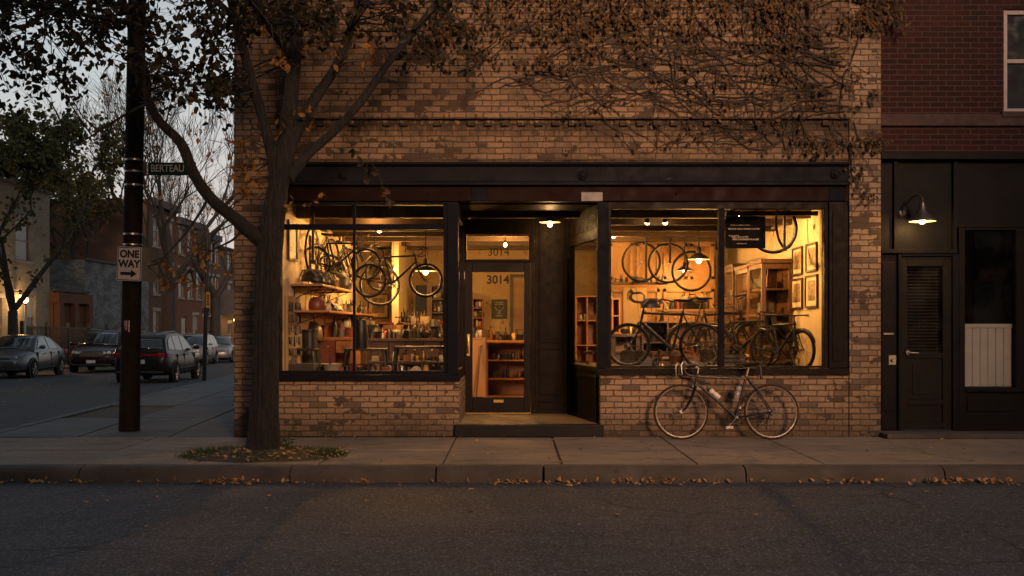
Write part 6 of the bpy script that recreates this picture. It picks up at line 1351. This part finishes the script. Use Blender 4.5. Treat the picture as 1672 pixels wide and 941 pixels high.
ya, yb = yfx(288)+.03, yfx(331); house('red brick three storey house with a doorway right of the bare street tree', 'brick_house', ya, yb, 9.6, 'terracotta_brick', rowwins(ya,yb,3,((4.2,6.2),(7.2,9.0))) + [(ya+3.4,ya+4.6,.9,3.0,'curtain'),(ya+6,ya+7.2,.9,3.0,'plain')], doors=[(ya+1.0,ya+2.3,.2,2.9)], cornice=True)
ya, yb = yfx(331)+.03, yfx(357); house('dull brick house with pale window surrounds behind the yellow sign', 'brick_house', ya, yb, 9.2, 'brown_brick', rowwins(ya,yb,4,((.9,3.0),(4.2,6.1),(7.1,8.7))), cornice=True)
ya, yb = yfx(357)+.03, 112; hh_ = house('dark farthest house with a glowing porch at the end of the street', 'brick_house', ya, yb, 8.8, 'brown_brick', rowwins(ya,yb,6,((.9,2.8),(4.2,6.0),(7.0,8.4))))
MB().box(HX, HX+1.6, ya+.4, ya+7, sidez(ya)+3.2, sidez(ya)+5.2).build('balcony', 'roof_dark', hh_); 
for k, y in enumerate((ya+1.5, ya+4.5)):
    c = V((HX+.9, y, sidez(ya)+2.8)); MB().sphere(c, .16, 10, 8).build('porch_light', 'bulb_dim', hh_); light('POINT', c+V((.3,0,-.25)), 60, (1,.55,.2), .1)
b = MB().box(-30, -6, 128, 136, -3, 6.5); e = thing('end_building', 'dark low block closing the far end of the side street', 'building', (-18,132,-2)); b.build('wall', 'brown_brick', e); 
for k in range(6): MB().box(-28+k*3.6, -26.6+k*3.6, 127.94, 127.99, 1.0, 3.2).build('window', 'window_dark', e)
# iron fence
fx = HX+1.5; t_ = thing('iron_fence', 'black iron railing between the far pavement and the garage block', 'fence', (fx, 50, sidez(50))); b = MB(); y = yfx(36, fx); y1 = yfx(236, fx)
b2 = MB(); i = 0
while y < y1:
    z = sidez(y)
    if i % 16 == 0: MB().box(fx-.06,fx+.06,y-.06,y+.06,z,z+2.05).build('post', 'iron', t_)
    else: b.box(fx-.014,fx+.014,y-.014,y+.014,z+.1,z+1.85)
    y += .14; i += 1
ye = y1; ys0 = yfx(36, fx)
for h in (.2, 1.75): b2.add([(fx-.02,ys0,sidez(ys0)+h),(fx+.02,ys0,sidez(ys0)+h),(fx+.02,ye,sidez(ye)+h),(fx-.02,ye,sidez(ye)+h),(fx-.02,ys0,sidez(ys0)+h+.05),(fx+.02,ys0,sidez(ys0)+h+.05),(fx+.02,ye,sidez(ye)+h+.05),(fx-.02,ye,sidez(ye)+h+.05)], [(0,3,2,1),(4,5,6,7),(0,1,5,4),(1,2,6,5),(2,3,7,6),(3,0,4,7)])
b.build('bars', 'iron', t_); b2.build('rails', 'iron', t_)
# globe lamp and porch lamp at the pale house
lc = V((xat(41,43.0), 43.0, zat(490,43.0))); t_ = thing('lamp_post', 'slim lamp post with one glowing globe beside the pale house', 'lamp', (lc.x, 43.0, sidez(43))); MB().tube([(lc.x,43,sidez(43)),(lc.x,43,lc.z-.12)], .035, 8).build('post', 'sign_white', t_); MB().sphere(lc, .14, 14, 10).build('globe', 'bulb_dim', t_); MB().lathe([(.06,0),(.09,.06),(0,.06)], lc-V((0,0,.2)), n=12).build('collar', 'iron', t_)
light('POINT', lc + V((-.35,.0,.0)), 110, (1,.55,.2), .1); 
pl_ = V((HX+.3, yfx(24), zat(480, yfx(24)))); t_ = thing('porch_lamp', 'small porch lamp on the pale house left of the globe lamp', 'lamp', pl_); MB().lathe([(.05,-.15),(.09,.05),(.1,.07),(.02,.14),(0,.14)], pl_, n=10).build('casing', 'iron', t_); MB().sphere(pl_-V((0,0,.12)), .09, 10, 8).build('bulb', 'bulb_dim', t_); MB().tube([pl_+V((-.3,0,.1)),pl_+V((0,0,.1))], .02, 6).build('arm', 'iron', t_); light('POINT', pl_+V((.1,0,-.35)), 130, (1,.55,.2), .1)

# ------------------------------------------------------------------ unseen blocks added behind the camera; their gap shapes the sun on the shop
def opposite(label, x0, x1, y, dep, h, m):
    t_ = thing('brick_house', label, 'building', ((x0+x1)/2, y, 0)); n = max(2, int((x1-x0)/3.2)); holes = []
    for j in range(int(h//3.9)):
        for i in range(n): a = x0+(x1-x0)*(i+.5)/n-.6; holes.append((a, a+1.2, 1.0+j*3.6, 3.2+j*3.6))
    MB().grid_wall(x0, x1, 0, h, holes, lambda u, v, d: (u, y-d, v), .2).box(x0, x1, y-dep, y-.25, 0, h-.01).build('wall', m, t_)
    MB().box(x0-.2, x1+.2, y-dep-.1, y+.25, h, h+.3).build('roof', 'roof_dark', t_)
    for a, b_, c, d in holes:
        f = MB()
        for q in ((a,a+.07,c,d),(b_-.07,b_,c,d),(a+.07,b_-.07,c,c+.07),(a+.07,b_-.07,d-.07,d),(a+.07,b_-.07,(c+d)/2-.03,(c+d)/2+.03)): f.box(q[0],q[1],y-.16,y-.1,q[2],q[3])
        w_ = f.build('window', 'plate_grey', t_); MB().box(a+.07,b_-.07,y-.14,y-.13,c+.07,d-.07).build('pane', 'window_dark', w_)
opposite('unseen brown brick block added across the road, left of the sunlit gap', -90, 5.3, -15, 3.5, 37, 'brown_brick')  # added and made tall to keep the side street out of the sun
opposite('unseen terracotta brick block added across the road, right of the sunlit gap', 11.0, 48, -15, 3.5, 17, 'terracotta_brick')
t_ = thing('brick_garage', 'unseen low brick garage added in the sunlit gap across the road', 'garage', (8.2, -15, 0)); b = MB(); b.box(5.35, 10.95, -18.4, -15.1, 0, 6.2); b.build('wall', 'brown_brick', t_); MB().box(5.32, 10.98, -18.5, -15.0, 6.2, 6.4).build('roof', 'roof_dark', t_); MB().box(6.2, 9.8, -15.1, -15.04, 0, 2.6).build('door', 'door_black', t_)  # added to block the sky mirrored in the shop window
# ------------------------------------------------------------------ the street tree in front of the shop
TY = 10.55
T = thing('street_tree', 'big forked street tree with sparse autumn leaves in front of the shop', 'tree', (xat(430,TY), TY, 0))
def tp(px, py, Y=TY): return at(px, py, Y)
tr = random.Random(5)
def smooth(P, k=4):
    out = []
    for i in range(len(P)-1):
        p0, p1, p2, p3 = P[max(i-1,0)], P[i], P[i+1], P[min(i+2,len(P)-1)]
        for j in range(k):
            t = j/k; out.append(.5*((2*p1) + (p2-p0)*t + (2*p0-5*p1+4*p2-p3)*t*t + (3*p1-p0-3*p2+p3)*t**3))
    return out + [P[-1]]
tm = MB(); limbs = []
def limb(P, r0, r1, n=12, rough=.06):
    q = smooth([V(p) for p in P]); m = len(q); rs = [lerp(r0, r1, (i/(m-1))**.8)*(1+tr.uniform(-rough,rough)) for i in range(m)]
    tm.tube(q, rs, n); limbs.append((q, rs)); return q
# flared trunk: ring by ring with root lobes
pts = [(428,749),(428,742),(429,733),(430,720),(430,700),(431,670),(432,640),(433,600),(434,560),(435,520),(436,480),(438,440),(441,405),(443,370)]
rad = [.225,.200,.180,.165,.154,.147,.141,.137,.133,.130,.129,.130,.133,.137]
pts = [(a[0]+(b[0]-a[0])*q/3, a[1]+(b[1]-a[1])*q/3) for a, b in zip(pts, pts[1:]) for q in range(3)] + [pts[-1]]; rad = [a+(b-a)*q/3 for a, b in zip(rad, rad[1:]) for q in range(3)] + [rad[-1]]
N_ = 72; vs_ = []; q = [tp(*p) for p in pts]; q[0].z = -.02
for (c, r0) in zip(q, rad):
    for k in range(N_):
        a = 2*math.pi*k/N_; lob = 1 + (.13*math.sin(4*a+.6)*min(1, (r0-.13)/.08)) + .035*math.sin(3*a+c.z*1.3)
        g_ = math.sin(a*17 + 1.7*math.sin(c.z*3.1+a*2) + c.z*.9) + .6*math.sin(a*29 - 2.2*math.sin(c.z*4.3-a) - c.z*1.4); br = max(-.9, min(.6, g_))*.075*(.7+.5*math.sin(c.z*19 + a*7))
        vs_.append((c.x + r0*(lob+br)*math.cos(a), c.y + r0*(lob+br)*math.sin(a), c.z))
tm.add(vs_, [(i*N_+k, i*N_+(k+1)%N_, (i+1)*N_+(k+1)%N_, (i+1)*N_+k) for i in range(len(q)-1) for k in range(N_)], True)
limb([tp(442,385), tp(450,330), tp(458,285), tp(466,235), tp(474,170,TY+.1), tp(480,100,TY+.2), tp(490,20,TY+.3), tp(505,-90,TY+.35), tp(515,-220,TY+.4)], .135, .05)
limb([tp(441,400), tp(420,388,TY-.05), tp(385,358,TY-.12), tp(345,325,TY-.2), tp(317,285,TY-.28), tp(296,235,TY-.32), tp(262,200,TY-.35), tp(243,168,TY-.38), tp(238,120,TY-.4), tp(215,40,TY-.45), tp(180,-60,TY-.5)], .088, .028)
limb([tp(452,320), tp(446,262,TY-.05), tp(428,190,TY-.1), tp(404,105,TY-.2), tp(384,30,TY-.3), tp(360,-60,TY-.4), tp(330,-160,TY-.4)], .075, .03)
limb([tp(468,260), tp(492,200,TY+.05), tp(522,150,TY+.15), tp(548,110,TY+.2), tp(572,50,TY+.25), tp(592,-10,TY+.3), tp(625,-120,TY+.35)], .075, .035)
limb([tp(470,292), tp(505,250,TY+.2), tp(545,215,TY+.35), tp(590,165,TY+.45), tp(640,95,TY+.6), tp(690,35,TY+.75), tp(722,-10,TY+.85), tp(770,-90,TY+1.0)], .06, .03)
limb([tp(340,322,TY-.2), tp(330,342,TY-.3), tp(300,385,TY-.4), tp(258,430,TY-.5)], .022, .006, 8)
limb([tp(395,375), tp(380,392,TY-.3), tp(345,410,TY-.4), tp(310,440,TY-.5)], .018, .005, 8)
limb([tp(243,168,TY-.38), tp(200,190,TY-.5), tp(150,222,TY-.6), tp(120,240,TY-.6)], .016, .005, 6)
# outer limbs above the frame, so the crown exists all round
limb([tp(384,30,TY-.3), tp(300,-40,TY-.6), tp(180,-90,TY-1.0), tp(40,-120,TY-1.3)], .04, .012, 8); limb([tp(215,40,TY-.45), tp(120,20,TY-.3), tp(20,0,TY-.2), tp(-80,-30,TY)], .026, .008, 8)
limb([tp(480,100,TY+.2), tp(420,20,TY-.5), tp(380,-60,TY-1.2)], .04, .012, 8)
tw = MB(); lf = MB(); lo = MB()
allp = [(p, r) for q, rs in limbs for p, r in zip(q, rs)]
def near(p):
    b, bd = None, 1e9
    for (c, r) in allp:
        d = (c-p).length
        if d < bd: b, bd = c, d
    return b
def cluster(p, n, L, mbl, sp_, hang=.35):
    s = near(p); mid = (s+p)/2 + rdir(tr)*.12; 
    if (s-p).length < 2.2: tw.tube([s, mid, p], [.011,.007,.003], 4)
    for i in range(3):
        e = p + rdir(tr)*sp_*.9; tw.tube([p, (p+e)/2+rdir(tr)*.03, e], [.004,.003,.002], 3)
    for i in range(n):
        c = p + rdir(tr)*sp_*tr.random()**.6; d = (rdir(tr) + V((0,0,-hang*2))).normalized(); nn_ = rdir(tr); l = L*tr.uniform(.65,1.25)
        leaf(mbl, c, d, nn_, l, l*.62)
def region(px0, px1, py0, py1, num, n, L, mbl, y0=9.5, y1=11.9, dens=None, sp_=.24):
    k = 0
    while k < num:
        px, py = tr.uniform(px0, px1), tr.uniform(py0, py1)
        if dens and tr.random() > dens(px, py): continue
        cluster(at(px, py, tr.uniform(y0, y1)), n, L, mbl, sp_*tr.uniform(.7,1.3)); k += 1
region(-60, 400, -140, 150, 230, 24, .085, lf, dens=lambda x, y: (1 if y < 60 else .6) * (1 if not (120 < x < 215 and y > 40) else .4))
region(245, 385, 110, 180, 24, 15, .085, lf)
region(330, 384, 120, 160, 8, 16, .085, lf, sp_=.18)
region(385, 560, -90, 60, 80, 14, .085, lf, y1=11.6); region(540, 740, -120, 55, 46, 13, .085, lf, y1=11.7)
region(660, 800, 10, 110, 16, 14, .08, lf, y0=11.2, y1=11.9)
region(400, 640, 30, 110, 14, 6, .085, lo, y1=11.5, sp_=.2); region(385, 440, 235, 330, 11, 6, .085, lo, y0=10.2, y1=10.6, sp_=.14); region(450, 520, 120, 220, 6, 5, .08, lo, y0=10.2, y1=10.8, sp_=.15)
region(-400, 500, -420, -130, 130, 20, .095, lf, y0=8.6, y1=12.0); region(500, 800, -420, -130, 40, 18, .095, lf, y0=9.6, y1=11.9)
region(250, 300, 405, 470, 4, 4, .085, lo, y0=10.0, y1=10.2, sp_=.1); region(290, 384, 400, 470, 9, 4, .08, lo, y0=10.0, y1=10.4, sp_=.13)
for P in ([tp(560,215,TY+.4), tp(585,255,TY+.3), tp(600,272,TY+.25), tp(596,290,TY+.22)], [tp(600,255,TY+.3), tp(618,285,TY+.2), tp(628,318,TY+.2), tp(640,328,TY+.2)]):
    P = smooth(P); tw.tube(P, .004, 4)
    for p in P[3:]: 
        for k in range(2): l = tr.uniform(.06,.10); leaf(lf, p, (rdir(tr)+V((0,-.1,-.9))).normalized(), rdir(tr), l, l*.7)
for P in ([tp(448,338), tp(470,340,TY-.2), tp(480,326,TY-.25)], [tp(470,345), tp(500,335,TY-.15), tp(524,322,TY-.2)]):
    P = smooth(P); tw.tube(P, .004, 4)
    for p in P[4:]: l = tr.uniform(.06,.09); leaf(lo, p, (rdir(tr)+V((0,0,-.5))).normalized(), rdir(tr), l, l*.6)
tm.build('trunk', 'bark', T); tw.build('twigs', 'twig', T); lf.build('crown', 'leaf_near', T); lo.build('orange_leaves', 'leaf_orange', T)
# weed at the foot of the trunk
wd = thing('weed_plant', 'small leafy weed growing at the right foot of the street tree', 'plant', at(466, 742, 10.75)); sm_ = MB(); wl_ = MB()
for k in range(3):
    p0 = at(464+k*3, 741, 10.75); p0.z = .03; p2 = at(486-k*16, 690+k*14, 10.75); P = smooth([p0, (p0+p2)/2+V((tr.uniform(-.04,.04),0,0)), p2]); sm_.tube(P, .004, 4)
    for p in P[3:]:
        for s_ in (tr.choice((-1,1)),): l = tr.uniform(.05,.09); leaf(wl_, p, V((s_,tr.uniform(-.6,.6),.1)).normalized(), V((0,-.5,1)), l, l*.55)
sm_.build('stem', 'twig', wd); wl_.build('leaves', 'grass_green', wd)

# ------------------------------------------------------------------ creeper on the shop wall
I = thing('creeper', 'bare stemmed creeper with brown autumn leaves across the upper brick wall', 'climbing plant', (xat(1100), F-.06, 4.2)); st = MB(); lv_ = MB(); iv = random.Random(17); nodes = []
def vine(px, py, ang, L, r, lv=0):
    y = F-.062 if py < 194 else F-.03; P = []; x, z = xat(px), zat(py); n = int(L/.11)
    for i in range(n):
        if z < zat(255) and x < xat(1385): break
        if x > xat(1430): break
        yy_ = (F-.09 if z > zat(194) else F-.028) - iv.uniform(0,.012) if x < xat(1385) else F-.048 - iv.uniform(0,.01)
        P.append(V((x, yy_, z))); ang += iv.gauss(0,.27); ang *= .985 if lv == 0 else 1
        x += math.cos(ang)*.11; z += math.sin(ang)*.11
        if lv < 2 and iv.random() < (.17 if lv == 0 else .12): vine(x*130+CX, HZ-(z-CH)*130, ang+iv.choice((-1,1))*iv.uniform(.4,1.0), L*iv.uniform(.25,.5), r*.6, lv+1)
    if len(P) > 2: st.tube(P, [r*(1-.6*i/len(P)) for i in range(len(P))], 5); nodes.extend(P)
for k in range(30): vine(iv.uniform(1330,1390), iv.uniform(60,190), math.pi + iv.uniform(-.3,.3), iv.uniform(2.5,5.2), iv.uniform(.006,.012))
for k in range(22): vine(iv.uniform(720,1150), iv.uniform(70,180), iv.uniform(-.35,.35), iv.uniform(1.5,3.2), iv.uniform(.004,.009))
for k in range(4): vine(iv.uniform(800,1390), iv.uniform(20,60), -math.pi/2 + iv.uniform(-.7,.7), iv.uniform(.5,1.2), iv.uniform(.005,.010))
for k in range(4): vine(iv.uniform(1350,1400), iv.uniform(90,230), -math.pi/2 + iv.uniform(-.5,.9), iv.uniform(.6,1.5), .007)
vine(1275,200,-1.0,1.2,.010); vine(1385,240,math.pi+.1,.8,.008); vine(1392,225,-1.45,.9,.008); vine(1400,60,-1.5,2.2,.012)
def ivl(px, py, n, s, L=.06):
    for i in range(n):
        x, z = xat(px + iv.gauss(0,s)), zat(py + iv.gauss(0,s*.55))
        yy_ = (F-.10 if z > zat(194) else F-.035) - iv.uniform(0,.11) if x < xat(1385) else F-.06-iv.uniform(0,.10)
        l = L*iv.uniform(.6,1.2); leaf(lv_, V((x,yy_,z)), V((iv.uniform(-.7,.7),-.25,-1)).normalized(), V((iv.uniform(-.5,.5),-1,iv.uniform(-.2,.6))).normalized(), l, l*.7)
for k in range(165):
    px = iv.uniform(700,1450); py = iv.uniform(-60,74)- (10 if px < 850 else 0) + (math.sin(px*.021)*14); ivl(px, py, iv.randint(8,22), iv.uniform(10,24))
for k in range(40): ivl(iv.uniform(1400,1466), iv.uniform(-50,45), 10, 11)
for k in range(16): ivl(iv.uniform(770,900), iv.uniform(55,110), 7, 12)
for k in range(14): ivl(iv.uniform(1310,1430), iv.uniform(225,252), 8, 9)
for px, py in ((1265,128),(1275,120),(1290,124),(1390,290),(1400,310),(1412,322),(1395,275),(1410,165),(1425,150),(1395,120),(1380,140),(1340,150),(1412,245),(1420,232),(1437,240),(1250,118),(1200,75),(1050,70),(930,60)): ivl(px, py, 9, 8)
for p in iv.sample(nodes, min(230, len(nodes))): ivl(p.x*130+CX, HZ-(p.z-CH)*130, 2, 4, .06)
st.build('stems', 'twig', I); lv_.build('leaves', 'leaf_ivy', I)

# ------------------------------------------------------------------ trees across the side street
def far_tree(label, px, Y, r0, h0, L, lv, seed, leaves, lsz, mat_='leaf_far', spread=.8, kids=(2,3), lean_=0, up=.14, name='street_tree', base=None):
    r_ = random.Random(seed); z = sidez(Y) if base is None else base; p0 = V((xat(px,Y), Y, z)); t_ = thing(name, label, 'tree', p0); b = MB(); tips = []
    top = p0 + V((lean_, 0, h0)); b.tube([p0-V((0,0,.1)), p0+V((0,0,.3)), p0.lerp(top,.5), top], [r0*1.45, r0*1.1, r0, r0*.9], 10)
    n0 = r_.randint(3,4)
    for k in range(n0):
        a = 2*math.pi*(k+r_.random()*.6)/n0; grow(b, top, V((math.cos(a)*.55, math.sin(a)*.55, 1)).normalized(), L, r0*.62, lv, tips, r_, kids, .3, up, .74, spread, 6, .012)
    b.build('trunk', 'bark_far', t_)
    if leaves:
        f = MB(); T_ = [q for q, d in tips if len(q) > 1]
        for i in range(leaves):
            q = r_.choice(T_); c = q[r_.randrange(len(q))] + rdir(r_)*abs(r_.gauss(0,.32)); l = lsz*r_.uniform(.6,1.3); leaf(f, c, (rdir(r_)+V((0,0,-.4))).normalized(), rdir(r_), l, l*.7)
        f.build('crown', mat_, t_)
    return t_
far_tree('wide olive leaved tree in front of the pale house with the globe lamp', 21, 40.0, .20, 2.4, 3.2, 4, 4, 10000, .20, lean_=.0, spread=.85, up=.05)
far_tree('olive tree overhanging the garage block from behind', 130, 58.0, .30, 4.0, 3.0, 4, 9, 6000, .22, spread=.85)
far_tree('nearly bare street tree between the brown house and the red house', 276, 48.0, .33, 3.6, 3.5, 5, 12, 420, .22, 'leaf_orange', spread=.6, up=.2, kids=(3,4))
far_tree('bare tree behind the street sign and the shop corner', 352, 70.0, .34, 4.2, 3.4, 5, 31, 300, .22, 'leaf_orange', spread=.62, up=.2, kids=(3,4))
far_tree('tall dark leaved tree rising behind the pale house at the left edge', -40, 56.0, .45, 5.5, 3.4, 4, 22, 8000, .27, spread=.8, up=.1)
